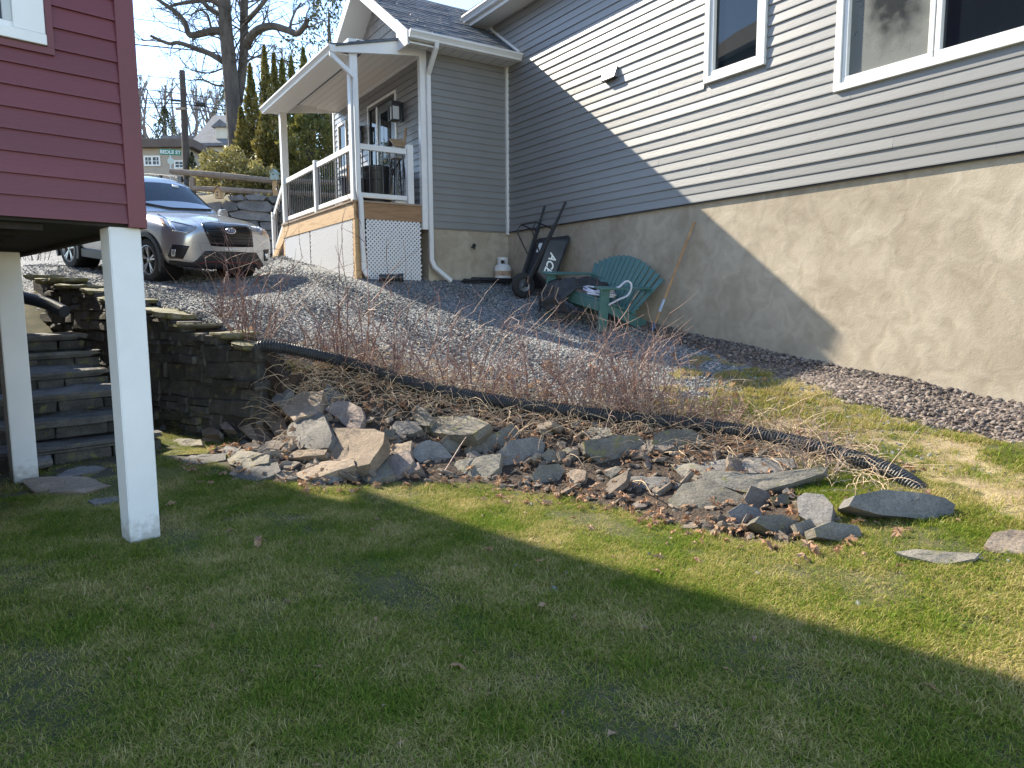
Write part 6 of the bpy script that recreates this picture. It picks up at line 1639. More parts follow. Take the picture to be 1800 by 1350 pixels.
# fallen leaves
def leafmesh(seed):
    rs = np.random.default_rng(seed); n_ = 9; V_ = [(0, 0, .15+rs.uniform(-.1, .2))]; F_ = []
    for k_ in range(n_*2):
        a = 2*math.pi*k_/(n_*2); r_ = (.5 if k_ % 2 == 0 else .30)*rs.uniform(.75, 1.15)*(1.25 if abs(math.cos(a)) > .8 else .8)
        V_.append((r_*math.cos(a), r_*math.sin(a), rs.uniform(-.12, .12)+.35*(math.sin(a)**2)*rs.uniform(.2, 1)))
    F_ = [(0, k_+1, (k_+1) % (n_*2)+1) for k_ in range(n_*2)]
    return V_, F_
lv = make_variants('brown_leaf', [leafmesh(i) for i in range(6)], leaf_dead); lt = make_variants('tan_leaf', [leafmesh(30+i) for i in range(6)], leaf_tan)
def near_crest(x, y): 
    d = dist_line(x, y, [tuple(p[:2]) for p in CREST]); f = dist_line(x, y, [tuple(p[:2]) for p in FOOT[1:13]])
    return np.clip(np.exp(-((d-.05)/.30)**2)*.9+np.exp(-(f/.16)**2)*.35+.17, 0, 1)*np.where(x > -.2, 1, .7)*np.where(x > 2.3, .35, 1)
P = sample(15000, -3.4, 3.0, 3.4, 8.4, [3, 1, 0, 6], lambda x, y: near_crest(x, y)*np.where(region(x, y) == 3, 1, .45)*np.where((region(x, y) == 0) & (dist_line(x, y, [tuple(p[:2]) for p in FOOT[1:13]]) > .35) & (zf(x, y) < .3), .03, 1)); n = len(P)
r = RNG.uniform(0, 6.28, (n, 3)); r[:, :2] = RNG.normal(0, .55, (n, 2)); s_ = RNG.uniform(.03, .095, n); P[:, 2] += RNG.uniform(.004, .06, n)
h_ = n*3//5
scatter('fallen_leaves', P[:h_], r[:h_], np.stack([s_[:h_]]*3, 1), lv, 6, 'reddish brown dead leaves caught along the bank', 'leaves', leaf_dead)
scatter('fallen_leaves', P[h_:], r[h_:], np.stack([s_[h_:]]*3, 1), lt, 6, 'pale tan dead leaves caught along the bank', 'leaves', leaf_tan)
# single leaves on the lawn, placed as seen
SPOTS = [(808,1180,.10,'curled tan oak leaf alone on the shaded lawn'),(1325,1130,.07,'brown leaf lying right of centre on the shaded lawn'),(1280,1185,.06,'small brown leaf below the lawn shadow edge'),(1075,1300,.07,'pale leaf at the bottom of the lawn'),(1635,1215,.06,'upright brown leaf near the lower right corner'),
         (1160,985,.10,'large orange brown leaf in the sunny grass'),(1225,990,.09,'dark crumpled leaf in the sunny grass'),(465,955,.05,'pale scrap of leaf left of the lawn centre'),(405,938,.06,'dark leaf near the front post'),(655,935,.05,'small leaf on the shaded grass near the rocks'),(985,890,.07,'brown leaf on the grass below the upright slab'),(838,880,.06,'tan leaf on the sunny grass strip'),(1080,985,.05,'thin curled leaf on the sunny grass'),(175,1110,.05,'grey brown leaf in the lower left grass'),(1155,1010,.08,'pair of dry leaves by the worn hole'),(1400,1000,.06,'straw coloured leaf near the oval stone'),(660,1095,.06,'faded leaf on the worn patch'),(560,1180,.05,'little brown leaf low in the lawn')]
for i, (x, y, sz, lab) in enumerate(SPOTS):
    sz *= .62
    G_ = ground_hit(x, y); v_, f_ = leafmesh(200+i)
    o = mesh_obj('fallen_leaf', [(a*sz*1.3, b*sz*.9, c*sz*.9) for a, b, c in v_], f_, leaf_tan if i % 2 else leaf_dead); o.location = (G_[0], G_[1], G_[2]+.02); o.rotation_euler = (.2*math.sin(i*3), .25*math.cos(i*5), i*1.3); tag(o, lab, 'leaf', 'single leaves on the lawn')
P = sample(900, -6, 5, 1.6, 6.8, [0, 5, 6], lambda x, y: .35+.4*(np.sin(x*2.1+1)*np.sin(y*2.7) > .2)); n = len(P); r = RNG.uniform(0, 6.28, (n, 3)); r[:, :2] = RNG.normal(0, .5, (n, 2)); s_ = RNG.uniform(.010, .032, n); P[:, 2] += RNG.uniform(.008, .022, n)
scatter('leaf_litter', P, r, np.stack([s_*1.6, s_, s_], 1), lt, 6, 'small bits of dry leaf litter in the lawn', 'leaf litter', leaf_tan)
# moss at the wall foot
for k_, (x, y, sz) in enumerate(((308,798,.10),(275,835,.24),(395,803,.10))):
    G_ = ground_hit(x, y); v_ = []; f_ = []
    n_ = 22
    for j in range(5):
        for i in range(n_):
            rr = sz*(j/4)*(1+.25*mnoise.noise(Vector((math.cos(i/n_*6.28)*2+k_*5, math.sin(i/n_*6.28)*2, 0)))); a = 2*math.pi*i/n_
            X_, Y_ = G_[0]+rr*math.cos(a)*1.5, G_[1]+rr*math.sin(a); v_.append((X_, Y_, z1(X_, Y_)+.03*(1-(j/4)**2)+.012*mnoise.noise(Vector((X_*30, Y_*30, 0)))-.004+.012))
    f_ = [(j*n_+i, j*n_+(i+1) % n_, (j+1)*n_+(i+1) % n_, (j+1)*n_+i) for j in range(4) for i in range(n_)]
    o = mesh_obj('moss', v_, f_, moss_m, None, True); tag(o, ('bright moss cushion on the stone left of the pile','olive moss mat at the foot of the shaded wall','moss patch at the left grass edge')[k_], 'moss', kind='stuff')
# ------------------------------------------------------------------ brambles and dead stems on the bank
def cane(mb, p, d, L_, r0, seg_=6, droop=.5, jit=.12, twigs=3, rs=random, tw=.35):
    p = Vector(p); d = Vector(d).normalized(); path = [p.copy()]; st = L_/seg_
    for i in range(seg_):
        d = (d+Vector((rs.gauss(0, jit), rs.gauss(0, jit), rs.gauss(0, jit)-droop*i/seg_*.35))).normalized(); p = p+d*st; path.append(p.copy())
        if twigs > 0 and i >= 1 and rs.random() < twigs/seg_:
            a = (d+Vector((rs.gauss(0, .8), rs.gauss(0, .8), rs.gauss(.25, .5)))).normalized()
            cane(mb, p, a, L_*tw*rs.uniform(.5, 1.1), r0*.55, 3, droop*.5, jit, 0, rs)
    rr = [r0*(1-.75*i/seg_) for i in range(seg_+1)]
    mb.tube(path, rr, 3, cap=False)
BR = [(446,597,1.0,40,'bare bramble with dense upright canes beside the end of the stone wall'),(620,645,1.15,18,'tall single stemmed bare sapling above the mauve stone'),(545,625,.55,18,'low reddish bramble at the top of the pipe'),
      (690,668,.88,20,'bare bramble with crossing canes above the biggest slab'),(775,690,.92,22,'spreading pinkish bramble above the blue grey boulder'),(850,700,.85,22,'reddish bramble arching over the gravel behind the upright slab'),
      (935,716,.85,20,'bramble of thin purple canes above the lichened stone'),(1015,722,.72,26,'tangled bramble left of the big twiggy shrub'),(1075,730,.80,44,'tall dense twiggy shrub left of the mossy boulder'),
      (1125,735,.82,48,'tallest twiggy shrub growing above the mossy round boulder'),(1185,745,.62,40,'low tangled shrub right of the mossy round boulder'),(1240,760,.35,22,'short dry bramble where the pipe reappears'),
      (60,455,.45,16,'dark bare bush behind the left post top'),(395,560,.45,12,'small bare bramble on the mossy wall cap'),(1440,838,.32,16,'clump of cut dry stems at the right end of the ledge stones')]
for i, (px, py, h, nc, lab) in enumerate(BR):
    rs = random.Random(300+i)
    G_ = at_y(px, py, 10.3) if i == 12 else ground_hit(px, py)
    G_[2] = z1(G_[0], G_[1]) if i != 12 else G_[2]
    mb = MB(); spread = .16 if nc > 15 else .04
    for k_ in range(nc):
        a = rs.uniform(0, 6.28); r_ = spread*math.sqrt(rs.random()); d = Vector((math.cos(a)*rs.uniform(.05, .75), math.sin(a)*rs.uniform(.05, .5), 1)) if i != 1 else Vector((rs.gauss(0, .18), rs.gauss(0, .12), 1))
        cane(mb, (r_*math.cos(a)*1.5, r_*math.sin(a), -.02), d, h*rs.uniform(.5, 1.5), rs.uniform(.0042, .0066) if i != 1 else .009, 7, rs.uniform(.1, 1.3) if i != 1 else .1, .14, 4, rs)
    if i not in (1, 12, 14):
        for k_ in range(4): cane(mb, (rs.gauss(0, spread*.7), rs.gauss(0, spread*.5), -.03), (rs.gauss(0, .3), rs.gauss(0, .2), 1), h*rs.uniform(1.0, 1.5), rs.uniform(.008, .011), 8, .35, .16, 6, rs, .42)
    o = mb.build('bramble', cane_m if i not in (8, 10, 12, 14) else twig_m, None); o.location = G_; tag(o, lab, 'shrub', 'bare brambles along the bank')
mb = MB(); rs = random.Random(9)
for k_ in range(2700):
    t = rs.random(); q = CREST[0]*(1-t)+CREST[-3]*t; i = min(int(t*7), 6); f = t*7-i; q = CREST[i]*(1-f)+CREST[i+1]*f
    off = rs.gauss(-.05, .24) if rs.random() < .6 else rs.gauss(.25, .28); x, y = q[0]+rs.gauss(0, .12), q[1]+off
    z = z1(x, y)+rs.uniform(0, .05); a = rs.uniform(0, 6.28)
    cane(mb, (x, y, z), (math.cos(a), math.sin(a)*.8-.25, rs.uniform(-.1, .7)), rs.uniform(.12, .55), rs.uniform(.0022, .0046), 5, rs.uniform(.6, 2.2), .22, 0, rs)
o = mb.build('dead_stems', dead_m, None); tag(o, 'tangle of dry straw coloured stems draped over the pipe and bank', 'dead stems', kind='stuff')
mb = MB()
for k_ in range(260):
    t = rs.random(); i = min(int(t*7), 6); f = t*7-i; q = CREST[i]*(1-f)+CREST[i+1]*f
    x, y = q[0]+rs.gauss(0, .12), q[1]+abs(rs.gauss(.0, .5)); z = z1(x, y); a = rs.uniform(0, 6.28)
    cane(mb, (x, y, z), (math.cos(a)*.6, math.sin(a)*.6, rs.uniform(.4, 1.2)), rs.uniform(.18, .62), rs.uniform(.0024, .0044), 5, rs.uniform(.4, 1.6), .18, 2, rs)
o = mb.build('thin_canes', cane_m, None); tag(o, 'haze of thin reddish canes spreading from the bank onto the gravel', 'canes', kind='stuff')
# loose sticks lying across the stones
STK = [((782,838),(862,742),'purple cane bent across the stones beside the triangular slab'),((1108,858),(1145,892),'straight pale stick leaning at the foot of the long slab'),((367,757),(418,754),'pale broken stick lying on the small stones near the wall foot'),((345,700),(385,740),'thin dry stem leaning against the shaded wall'),((430,660),(480,640),'thin curved stem hanging at the wall end'),((478,796),(520,770),'brown twig resting by the narrow wedge stone')]
for i, (a, b, lab) in enumerate(STK):
    A, B_ = ground_hit(*a), ground_hit(*b); A[2] += .05; B_[2] += .10
    m_ = (A+B_)/2+np.array([.03*math.sin(i*3), -.06, .07]); o_ = Vector(A)
    ob = MB().tube([Vector(p)-o_ for p in spline([A, m_, B_], 10)], [.007-.0004*k_ for k_ in range(11)], 5).build('stick', cane_m if i == 0 else dead_m, None); ob.location = o_; tag(ob, lab, 'stick')

# ------------------------------------------------------------------ background: terrace wall, fence, evergreens
BW = empty('boulder_wall', tuple(at_y(440, 450, 17.3))); tag(BW, 'wall of big grey boulders behind the car', 'stone wall')
BOUL = [[(415,357),(430,352),(470,354),(478,362),(475,372),(440,370),(420,366)],[(388,362),(397,352),(415,356),(418,368),(400,372)],[(478,362),(490,357),(506,362),(506,373),(480,372)],
        [(403,374),(425,369),(470,374),(487,384),(482,389),(430,385),(408,381)],[(456,391),(480,390),(492,399),(488,405),(460,403)],[(468,405),(492,405),(494,422),(474,422)],
        [(420,388),(452,388),(457,402),(430,404)],[(436,406),(466,405),(470,422),(440,424)],[(455,425),(494,424),(496,444),(458,446)],[(420,428),(452,426),(455,446),(420,448)],
        [(345,360),(386,354),(390,370),(350,374)],[(350,376),(400,374),(404,390),(356,392)],[(404,392),(418,388),(428,404),(406,406)],[(360,394),(400,393),(404,412),(362,414)],[(494,376),(512,374),(514,392),(496,394)],[(496,396),(514,395),(515,420),(497,421)],
        [(430,343),(452,340),(470,345),(462,352),(436,351)],[(400,345),(424,342),(428,351),(404,352)],[(470,346),(492,343),(500,354),(478,356)]]
for i, poly in enumerate(BOUL):
    nrm = np.array([.10*math.sin(i*2.1), -.97, .22]); P0 = at_y(sum(p[0] for p in poly)/len(poly), sum(p[1] for p in poly)/len(poly), 17.35)
    o = rock_obj('boulder', [at_plane(x, y, P0, nrm) for x, y in poly], nrm, .5, boulder_m, .8, 400+i, None, n=22); o.parent = BW; o.location -= BW.location
# earth behind the boulders is the hillside sheet; split-rail fence above it
FN = empty('split_rail_fence', tuple(at_y(483, 350, 18.0))); tag(FN, 'weathered split rail fence above the boulder wall', 'fence'); fo_ = FN.location
def frail(a, b, D0, D1, r_, nm='rail'):
    A, B_ = Vector(at_y(*a, D0))-fo_, Vector(at_y(*b, D1))-fo_; m_ = (A+B_)/2+Vector((0,0,.01)); MB().tube([A, m_, B_], [r_*.9, r_*1.1, r_], 7).build(nm, wood_grey, FN, smooth=True)
frail((300,301),(480,318), 18.6, 18.0, .075); frail((340,331),(480,339), 18.4, 18.0, .07); frail((486,318),(600,322), 18.0, 18.4, .07); frail((486,338),(600,345), 18.0, 18.4, .07)
for (x, D) in ((484, 18.0), (338, 18.45)):
    A, B_ = Vector(at_y(x, 312, D))-fo_, Vector(at_y(x+2, 372, D))-fo_; MB().bar(A, B_, .13, .13, up=(0,1,0)).build('fence_post', wood_new if x > 400 else wood_grey, FN, bevel=.015)
def birdhouse(px, py, D, s_, mat, roofm, lab, holes=1):
    e_ = empty('birdhouse', tuple(at_y(px, py, D)), R(-10)); tag(e_, lab, 'birdhouse')
    MB().prism([(-.5*s_,0),(.5*s_,0),(.5*s_,1.1*s_),(0,1.6*s_),(-.5*s_,1.1*s_)], -.45*s_, .45*s_, 'y').build('box', mat, e_, bevel=.006)
    for q in (-1, 1): MB().hexa([(q*.65*s_,-.6*s_,.95*s_),(q*.65*s_,.6*s_,.95*s_),(0,.6*s_,1.66*s_),(0,-.6*s_,1.66*s_),(q*.65*s_,-.6*s_,1.03*s_),(q*.65*s_,.6*s_,1.03*s_),(0,.6*s_,1.75*s_),(0,-.6*s_,1.75*s_)]).build('birdhouse_roof', roofm, e_)
    for h in range(holes): MB().lathe([(0,-.46*s_),(.13*s_,-.46*s_)], 14, (0,0,(.85-.45*h)*s_), 'y').build('entrance_hole', car_black, e_)
pale_blue = pmat('pale_green_paint', (.36,.45,.42), None, rough=.6)
birdhouse(483, 317, 17.95, .155, pale_blue, pale_blue, 'pale green birdhouse on top of the fence post')
birdhouse(385.5, 349, 17.2, .16, wood_new, wood_handle, 'plain wooden birdhouse with two holes beside the car', 2)
# foliage clouds: many small leaf faces through a volume
def foliage(fn, n, size, aspect, droop=0.0, seed=1):
    rs = np.random.default_rng(seed); C_ = np.array([fn(rs) for _ in range(n)]); P = C_[:, :3]; out = C_[:, 3:6]
    d = out+rs.normal(0, .55, (n, 3)); d[:, 2] -= droop; d /= np.linalg.norm(d, axis=1)[:, None]
    s_ = np.cross(d, rs.normal(size=(n, 3))); s_ /= np.linalg.norm(s_, axis=1)[:, None]; L_ = size*rs.uniform(.6, 1.4, n)[:, None]; W = L_*aspect
    V_ = np.stack([P-d*L_*.5, P+s_*W*.5, P+d*L_*.5, P-s_*W*.5], 1).reshape(-1, 3); F_ = np.arange(4*n).reshape(n, 4)
    return V_, F_
def leaf_mat(name, c1, c2, c3, trans=.3):
    return pmat(name, c1, c2, 4.0, .6, c3=c3, world=True, trans=trans, detail=8)
arb_m = leaf_mat('arborvitae_foliage', (.075,.075,.016), (.30,.24,.06), (.18,.155,.038))
arb_d = leaf_mat('dark_evergreen_foliage', (.022,.034,.014), (.075,.085,.03), (.045,.055,.02))
rho_m = leaf_mat('rhododendron_leaves', (.13,.13,.035), (.48,.42,.18), (.30,.265,.095))
hedge_m = leaf_mat('hedge_foliage', (.065,.080,.018), (.28,.25,.065), (.16,.155,.038))
def conifer(px, ytop, ybase, wpx, D, mat, lab, n=2200, seed=1, name='arborvitae', taper=1.0, grp='columnar evergreens behind the fence'):
    top, bot = at_y(px, ytop, D), at_y(px, ybase, D); zb = z1(bot[0], bot[1]); H = top[2]-zb; rad = wpx/2/F_PX*D
    e_ = empty(name, (bot[0], bot[1], zb)); tag(e_, lab, 'evergreen', grp)
    def fn(rs):
        t = rs.random()**.9; a = rs.uniform(0, 2*math.pi); prof = (min(1, (1-t)*2.3)**.75)*(.72+.28*math.sin(t*3.1)) if taper else 1
        lump = 1+.22*math.sin(a*3+t*17+seed)+.15*math.sin(a*5-t*29)
        r_ = rad*prof*lump*(1-.55*rs.random()**2.2); return (r_*math.cos(a), r_*math.sin(a), t*H, math.cos(a)*.5, math.sin(a)*.5, .9)
    V_, F_ = foliage(fn, n, .13, .42, 0, seed); np_mesh('crown', V_, F_, mat, e_)
    MB().tube([(0,0,-.1),(0,0,H*.8)], [rad*.25, .02], 7).build('trunk', bark, e_)
for i, (px, yt, wd, D, lab) in enumerate([(449,112,25,20.5,'narrow evergreen column left of the tallest one'),(475,80,25,21.0,'tallest narrow evergreen column left of the porch roof'),(491,94,22,21.8,'slim evergreen column just right of the tallest one'),(505,104,24,22.2,'dark evergreen column between the slim one and the porch gutter'),(521,100,24,22.8,'evergreen column half behind the porch gutter'),(542,84,30,23.2,'rightmost evergreen column showing above the porch gutter'),(430,190,24,20.0,'short evergreen at the foot of the big bare tree'),(470,185,34,19.3,'stout yellow green evergreen beside the far porch post')]):
    conifer(px, yt, 330, wd, D, arb_m if i not in (3, 4, 5) else hedge_m, lab, 2600, 11+i)
conifer(548, 170, 340, 110, 19.6, hedge_m, 'broad bushy evergreen filling the porch opening', 7000, 31, 'evergreen_bush', 1, None)
conifer(588, -60, 330, 150, 27, arb_d, 'tall loose conifer behind the porch gable', 5200, 37, 'conifer', 1, None)
def bush(px, ybase, wpx, hpx, D, mat, lab, n, size, asp, seed):
    b_ = at_y(px, ybase, D); w_ = wpx/F_PX*D; h_ = hpx/F_PX*D; e_ = empty('bush', tuple(b_)); tag(e_, lab, 'bush')
    def fn(rs):
        while True:
            p = rs.uniform(-1, 1, 3); p[2] = abs(p[2]); q = np.linalg.norm(p)
            if .45 < q < 1+.15*math.sin(p[0]*9+seed)*math.cos(p[2]*8): break
        return (p[0]*w_/2, p[1]*w_/3, p[2]*h_, p[0], p[1], p[2]*.6)
    V_, F_ = foliage(fn, n, size, asp, .15, seed); np_mesh('leaves', V_, F_, mat, e_)
    mb_ = MB(); rs = random.Random(seed)
    for k_ in range(9): cane(mb_, (rs.uniform(-.2, .2)*w_, rs.uniform(-.1, .1)*w_, -.1), (rs.gauss(0, .5), rs.gauss(0, .4), 1), h_*.8, .02, 5, .1, .15, 2, rs)
    mb_.build('stems', bark, e_)
bush(408, 338, 130, 78, 19.2, rho_m, 'sunlit rhododendron bush with yellowish leaves behind the fence', 2600, .15, .34, 51)
bush(452, 345, 90, 60, 18.6, rho_m, 'smaller rhododendron by the fence post', 1500, .14, .34, 52)
bush(462, 368, 46, 26, 17.7, rho_m, 'low leafy plant spilling over the boulder wall', 500, .12, .34, 53)
# ------------------------------------------------------------------ trees
def limb(mb, pts, r0, r1, n=8):
    sp_ = spline(pts, max(6, len(pts)*4)); m_ = len(sp_)
    mb.tube([Vector(p) for p in sp_], [r0+(r1-r0)*i/(m_-1) for i in range(m_)], n); return sp_
def twiggery(mb, sp_, r_, n, rs, length, up=.3, depth=2, start=.25):
    m_ = len(sp_)
    for _ in range(n):
        i = rs.randrange(int(m_*start), m_-1); p = Vector(sp_[i]); d = Vector(sp_[i+1])-Vector(sp_[i]); d.normalize()
        d = (d*.6+Vector((rs.gauss(0, .7), rs.gauss(0, .5), rs.gauss(up, .55)))).normalized(); L_ = length*rs.uniform(.4, 1.2)
        path = [p]; q = p
        for k_ in range(6):
            d = (d+Vector((rs.gauss(0, .2), rs.gauss(0, .2), rs.gauss(.03, .2)))).normalized(); q = q+d*L_/6; path.append(q)
        mb.tube(path, [r_*(1-.13*k_) for k_ in range(7)], 4, cap=False)
        if depth > 1: twiggery(mb, path, r_*.5, 5, rs, L_*.5, up*.6, depth-1, .15)
D = 24.0; rs = random.Random(21); b_ = at_y(421, 330, D); b_[2] = z1(b_[0], b_[1])
BT = empty('bare_tree', tuple(b_)); tag(BT, 'big bare tree with a thick double trunk beside the house', 'tree')
off = -b_
def A(px, py, dd=0): return at_y(px, py, D+dd)+off
tk = MB(); t1 = limb(tk, [A(421,345), A(416,260), A(410,190), A(403,110), A(396,40), A(390,-60), A(384,-160)], .285, .17, 12)
t2 = limb(tk, [A(413,200,.2), A(424,140,.3), A(429,80,.4), A(429,20,.5), A(434,-70,.6)], .165, .12, 10); tk.build('trunk', bark, BT, smooth=True)
LB = [([A(400,57), A(378,54), A(358,58), A(340,62), A(331,58), A(325,40), A(310,22), A(290,8), A(268,-8)], .14, .05), ([A(398,113), A(384,103), A(366,93), A(345,86), A(330,80), A(312,75), A(300,77), A(284,72), A(265,63)], .10, .045),
      ([A(432,82,.4), A(440,66,.2), A(455,52,0), A(478,46,-.3), A(505,53,-.5), A(522,59,-.7), A(534,48,-.9), A(541,34,-1)], .15, .07), ([A(388,10), A(370,0), A(345,2), A(318,6), A(296,12)], .10, .04),
      ([A(400,30), A(372,18), A(350,-5), A(330,-30)], .10, .04), ([A(375,62), A(370,45), A(364,25), A(350,18), A(335,28)], .05, .02), ([A(338,60), A(339,72), A(339,85)], .03, .015), ([A(510,50), A(512,38), A(520,18), A(530,5)], .05, .02),
      ([A(430,40,.4), A(450,20), A(475,-10), A(500,-40)], .09, .04), ([A(405,150), A(380,150), A(355,140), A(330,142)], .045, .012), ([A(410,130), A(395,120), A(370,128), A(345,125), A(325,118)], .04, .01), ([A(428,110), A(450,100), A(470,92), A(480,80)], .04, .01)]
for pts, a, b in LB:
    mb = MB(); sp_ = limb(mb, pts, a, b, 8); twiggery(mb, sp_, max(.014, b*.45), 9, rs, 1.3, .2, 2); mb.build('limb', bark, BT, smooth=True)
mb = MB(); twiggery(mb, t1, .03, 30, rs, 1.8, .2, 2, .3); twiggery(mb, t2, .03, 22, rs, 1.6, .2, 2, .2); mb.build('twigs', bark, BT)
far_m = pmat('far_bare_branches', (.24,.21,.20), (.17,.145,.14), .4, .95, world=True)
def bare_tree(px, ytop, D, lab, seed, lean=0):
    rs = random.Random(seed); top = at_y(px+lean, ytop, D); b_ = at_y(px, 300, D); b_[2] = z1(b_[0], b_[1]); e_ = empty('bare_tree', tuple(b_)); tag(e_, lab, 'tree', 'bare trees behind the houses')
    H = top[2]-b_[2]; mb = MB(); V0 = Vector((0,0,-.3)); tp = Vector((top[0]-b_[0], 0, H*.9))
    sp_ = limb(mb, [np.array(V0), np.array(V0.lerp(tp, .35)+Vector((rs.gauss(0,.2),0,0))), np.array(V0.lerp(tp, .7)+Vector((rs.gauss(0,.3),0,0))), np.array(tp)], H*.016+.04, .04, 6)
    mb.build('trunk', far_m, e_); cr = MB()
    for _ in range(9):
        i = rs.randrange(int(len(sp_)*.3), len(sp_)-2); p = Vector(sp_[i]); d = Vector((rs.gauss(0, .45), rs.gauss(0, .45), 1)).normalized(); L_ = (H-p.z)*rs.uniform(.5, .95)
        path = [p]; q = p
        for k_ in range(6): d = (d+Vector((rs.gauss(0, .12), rs.gauss(0, .12), rs.gauss(.1, .1)))).normalized(); q = q+d*L_/6; path.append(q)
        cr.tube(path, [.075*(1-.12*k_) for k_ in range(7)], 4, cap=False); twiggery(cr, path, .028, 7, rs, L_*.4, .5, 2, .2)
    cr.build('crown', far_m, e_)
for i, (px, yt, D_, lean, lab) in enumerate([(252,118,46,4,'bare tree nearest the red house corner'),(262,135,50,-4,'second bare tree from the red house corner'),(283,125,52,6,'bare tree with a forked top left of the pole'),(300,132,56,-3,'slender bare tree just left of the utility pole'),(338,135,50,5,'bare tree just right of the utility pole'),(357,130,58,-6,'faint bare tree above the cottage roof'),(378,140,54,4,'bare tree between the cottage and the big trunk'),(455,105,48,5,'bare tree behind the narrow evergreens'),(500,70,52,-5,'distant bare tree above the evergreen tops'),(235,110,44,-6,'bare tree half hidden by the red house')]):
    bare_tree(px, yt, D_, lab, 500+i, lean)
conifer(296, 186, 300, 58, 44, arb_d, 'dark spruce behind the tan house', 3000, 61, 'spruce', 1, None)
conifer(410, 120, 300, 60, 40, arb_d, 'dim conifer behind the big bare trunk', 2200, 63, 'spruce', 1, None)
conifer(339, 268, 305, 18, 30, arb_d, 'small dark conical shrub beside the utility pole', 500, 65, 'small_conifer', 1, None)
# ------------------------------------------------------------------ pole, wires, sign
pb, pt_ = at_y(328, 305, 30.), at_y(320, 124, 30.); pb[2] = z1(pb[0], pb[1])-.2
UP_ = empty('utility_pole', tuple(pb)); tag(UP_, 'dark wooden utility pole carrying cables behind the car', 'utility pole')
MB().tube([(0,0,0), tuple(pt_-pb)], [.16, .11], 10).build('pole', pole_m, UP_, smooth=True)
for k_, (x, y) in enumerate(((314,128),(314,133),(314,138))): q = at_y(x, y, 29.9)-pb; MB().tube([tuple(q), tuple(q+np.array([.18,.05,0]))], .03, 6).build('insulator', metal_grey, UP_)
q = at_y(321, 191, 29.85)-pb; MB().box(q[0]-.28, q[0]+.12, q[1]-.03, q[1]+.03, q[2]-.05, q[2]+.05).build('crossarm', wood_grey, UP_)
WIRES = [([(150,70),(234,78),(430,98),(620,124)],26,.022,'heavy black cable crossing in front of the big trunk'),([(150,20),(230,32),(430,57),(620,88)],27,.012,'thin cable highest above the pole'),([(150,122),(240,132),(316,139),(430,147),(600,162)],30,.012,'thin cable at the top of the utility pole'),
         ([(150,146),(240,156),(320,165),(420,178),(600,200)],30,.016,'cable below the pole top insulators'),([(150,166),(240,172),(320,177),(420,190),(600,212)],30,.014,'cable carrying the left splice case'),([(150,178),(240,181),(320,183),(420,197),(600,224)],30,.018,'cable carrying the right splice case'),([(150,186),(240,189),(320,190),(420,204),(600,232)],30,.014,'lowest cable on the utility pole'),([(271,69),(290,98),(309,125)],29.9,.010,'slack thin wire dropping to the pole top')]
for pts, D_, r_, lab in WIRES:
    P_ = [at_y(a, b, D_) for a, b in pts]; o_ = Vector(P_[0]); o = MB().tube([Vector(p)-o_ for p in spline(P_, 16)], r_, 5).build('overhead_cable', wire_m, None); o.location = o_; tag(o, lab, 'cable', 'overhead cables')
for (a, b, c, d, lab) in ((300,174,316,178,'black splice case hanging left of the pole'),(345,179,362,186,'black splice case hanging right of the pole')):
    A_, B_ = Vector(at_y(a, (b+d)/2, 29.9)), Vector(at_y(c, (b+d)/2+1, 29.9)); e_ = empty('splice_case', tuple(A_)); tag(e_, lab, 'cable box')
    MB().tube([(0,0,0), B_-A_], (d-b)/2/F_PX*30, 8).build('case', black_plastic, e_, smooth=True); MB().tube([(B_-A_)*.2, (B_-A_)*.2+Vector((0,0,.12))], .02, 5).build('hanger', black_metal, e_)
sb = at_y(299, 300, 22.); sb[2] = z1(sb[0], sb[1]); ss_ = at_y(300, 262, 22.)
SG = empty('street_sign', tuple(sb)); tag(SG, 'green street name sign with white letters above the car roof', 'street sign')
MB().tube([(0,0,-.2), tuple(ss_-sb)], .03, 8).build('sign_post', metal_grey, SG)
c_ = at_y(299.5, 267.5, 21.95)-sb; wS, hS = 35/F_PX*22, 9.5/F_PX*22
pl_ = MB().box(-wS/2, wS/2, -.006, .006, -hS/2, hS/2).build('name_plate', sign_green, SG); pl_.location = c_; pl_.rotation_euler = (0, R(2.0), R(6))
Mt = Matrix.Translation((0, -.0075, -.004)) @ Matrix.Rotation(R(90), 4, 'X')
text_obj('plate_lettering', 'BEDLE ST', hS*.86, sign_white, pl_, Mt, .0012)
q = at_y(300, 283, 21.9)-sb; k_ = 9.5/F_PX*22*.62
oc = MB().prism([(k_*math.cos(R(22.5+45*i)), k_*math.sin(R(22.5+45*i))) for i in range(8)], -.004, .004, 'y').build('traffic_sign_back', pmat('pale_green_metal', (.52,.62,.56), None, rough=.4), SG); oc.location = q
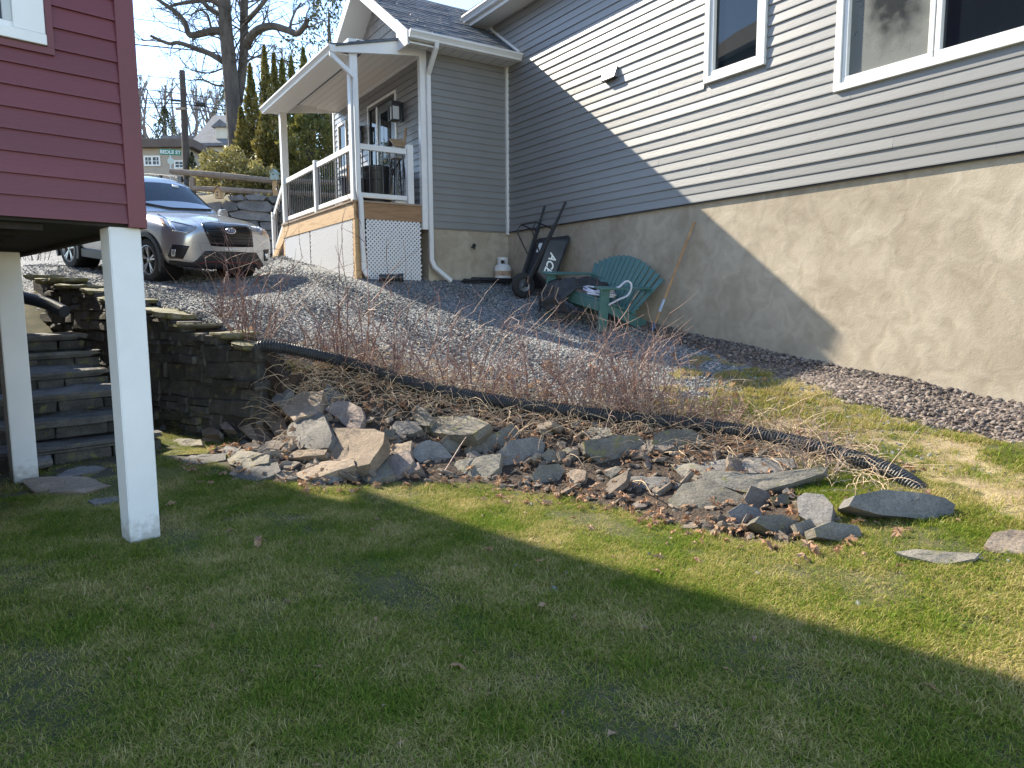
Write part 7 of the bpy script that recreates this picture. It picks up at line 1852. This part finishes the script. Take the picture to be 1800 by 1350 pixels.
# ------------------------------------------------------------------ far houses
def px_house(name, lab, D_, x0, x1, yb, ye, depth, wallm, roofm, roof_h=0.0, over=.3, wins=(), gable_left=None):
    a, b = at_y(x0, ye, D_), at_y(x1, ye, D_); z0 = min(z1(a[0], a[1]), at_y(x0, yb, D_)[2])-.5
    e_ = empty(name, (a[0], D_, z0)); tag(e_, lab, 'house'); W = b[0]-a[0]; H = (a[2]+b[2])/2-z0
    MB().box(0, W, 0, depth, 0, H).build('wall', wallm, e_)
    if gable_left: pass
    MB().prism([(-over, H-.02), (depth/2, H+roof_h), (depth+over, H-.02), (depth+over, H+.12), (depth/2, H+roof_h+.16), (-over, H+.12)], -over, W+over, 'x').build('roof', roofm, e_) if roof_h > .5 else MB().box(-over, W+over, -over, depth+over, H, H+.35).build('roof', roofm, e_)
    if roof_h > .5: MB().prism([(0, H-.01), (depth/2, H+roof_h-.02), (depth, H-.01)], .0, W, 'x').build('gable', wallm, e_)
    for (wx0, wx1, wy0, wy1, nx_) in wins:
        p, q = at_y(wx0, wy0, D_), at_y(wx1, wy1, D_); X0, X1, Z1, Z0_ = p[0]-a[0], q[0]-a[0], p[2]-z0, q[2]-z0
        fr = MB(); t = .07
        fr.box(X0, X1, -.05, .02, Z0_, Z0_+t); fr.box(X0, X1, -.05, .02, Z1-t, Z1)
        for k_ in range(nx_+1): xx = X0+(X1-X0-t)*k_/nx_; fr.box(xx, xx+t, -.048, .02, Z0_+t, Z1-t)
        wo = fr.build('window', white, e_); MB().box(X0+t, X1-t, -.012, .01, Z0_+t, Z1-t).build('pane', glass_dark, wo)
        for k_ in range(nx_):
            xa = X0+(X1-X0)*(k_+.5)/nx_; MB().box(xa-.015, xa+.015, -.03, -.013, Z0_+t, Z1-t).build('glazing_bar', white, wo)
        MB().box(X0+t, X1-t, -.03, -.0135, (Z0_+Z1)/2-.015, (Z0_+Z1)/2+.015).build('glazing_bar', white, wo)
    return e_, W, H
roof_br = pmat('far_brown_roof', (.15,.115,.10), (.11,.085,.075), 2, .9); roof_gr = pmat('far_grey_roof', (.13,.135,.15), (.19,.195,.21), 3, .9, fine=30)
px_house('tan_house', 'low tan house with white paned windows behind the car', 33., 200, 331, 305, 261, 7, tan_paint, roof_br, 0, .35, [(253,283,274,292,2),(306,325,282,297,1)])
px_house('cream_house', 'cream house peeking above the tan house roof', 40., 297, 342, 300, 252, 6, cream_paint, roof_gr, 0, .3, [])
ce, W, H = px_house('grey_roof_cottage', 'cream cottage with steep grey roof beside the big bare tree', 36., 352, 430, 305, 258, 5.5, cream_paint, roof_gr, 2.05, .35, [(372,386,268,290,1),(404,418,268,290,1)])
dm = MB(); dm.prism([(-.2, H+.35), (.55, H+1.15), (1.3, H+.35)], 1.15, 1.16, 'x'); d0 = at_y(390, 225, 36.2)-np.array(ce.location)
de = MB(); de.box(d0[0]-.25, d0[0]+.35, d0[1]-.2, d0[1]+1.2, d0[2]-.55, d0[2]); de.build('dormer', cream_paint, ce)
MB().prism([(d0[0]-.4, d0[2]-.02), (d0[0]+.05, d0[2]+.35), (d0[0]+.5, d0[2]-.02)], d0[1]-.35, d0[1]+1.2, 'y').build('dormer_roof', roof_gr, ce)
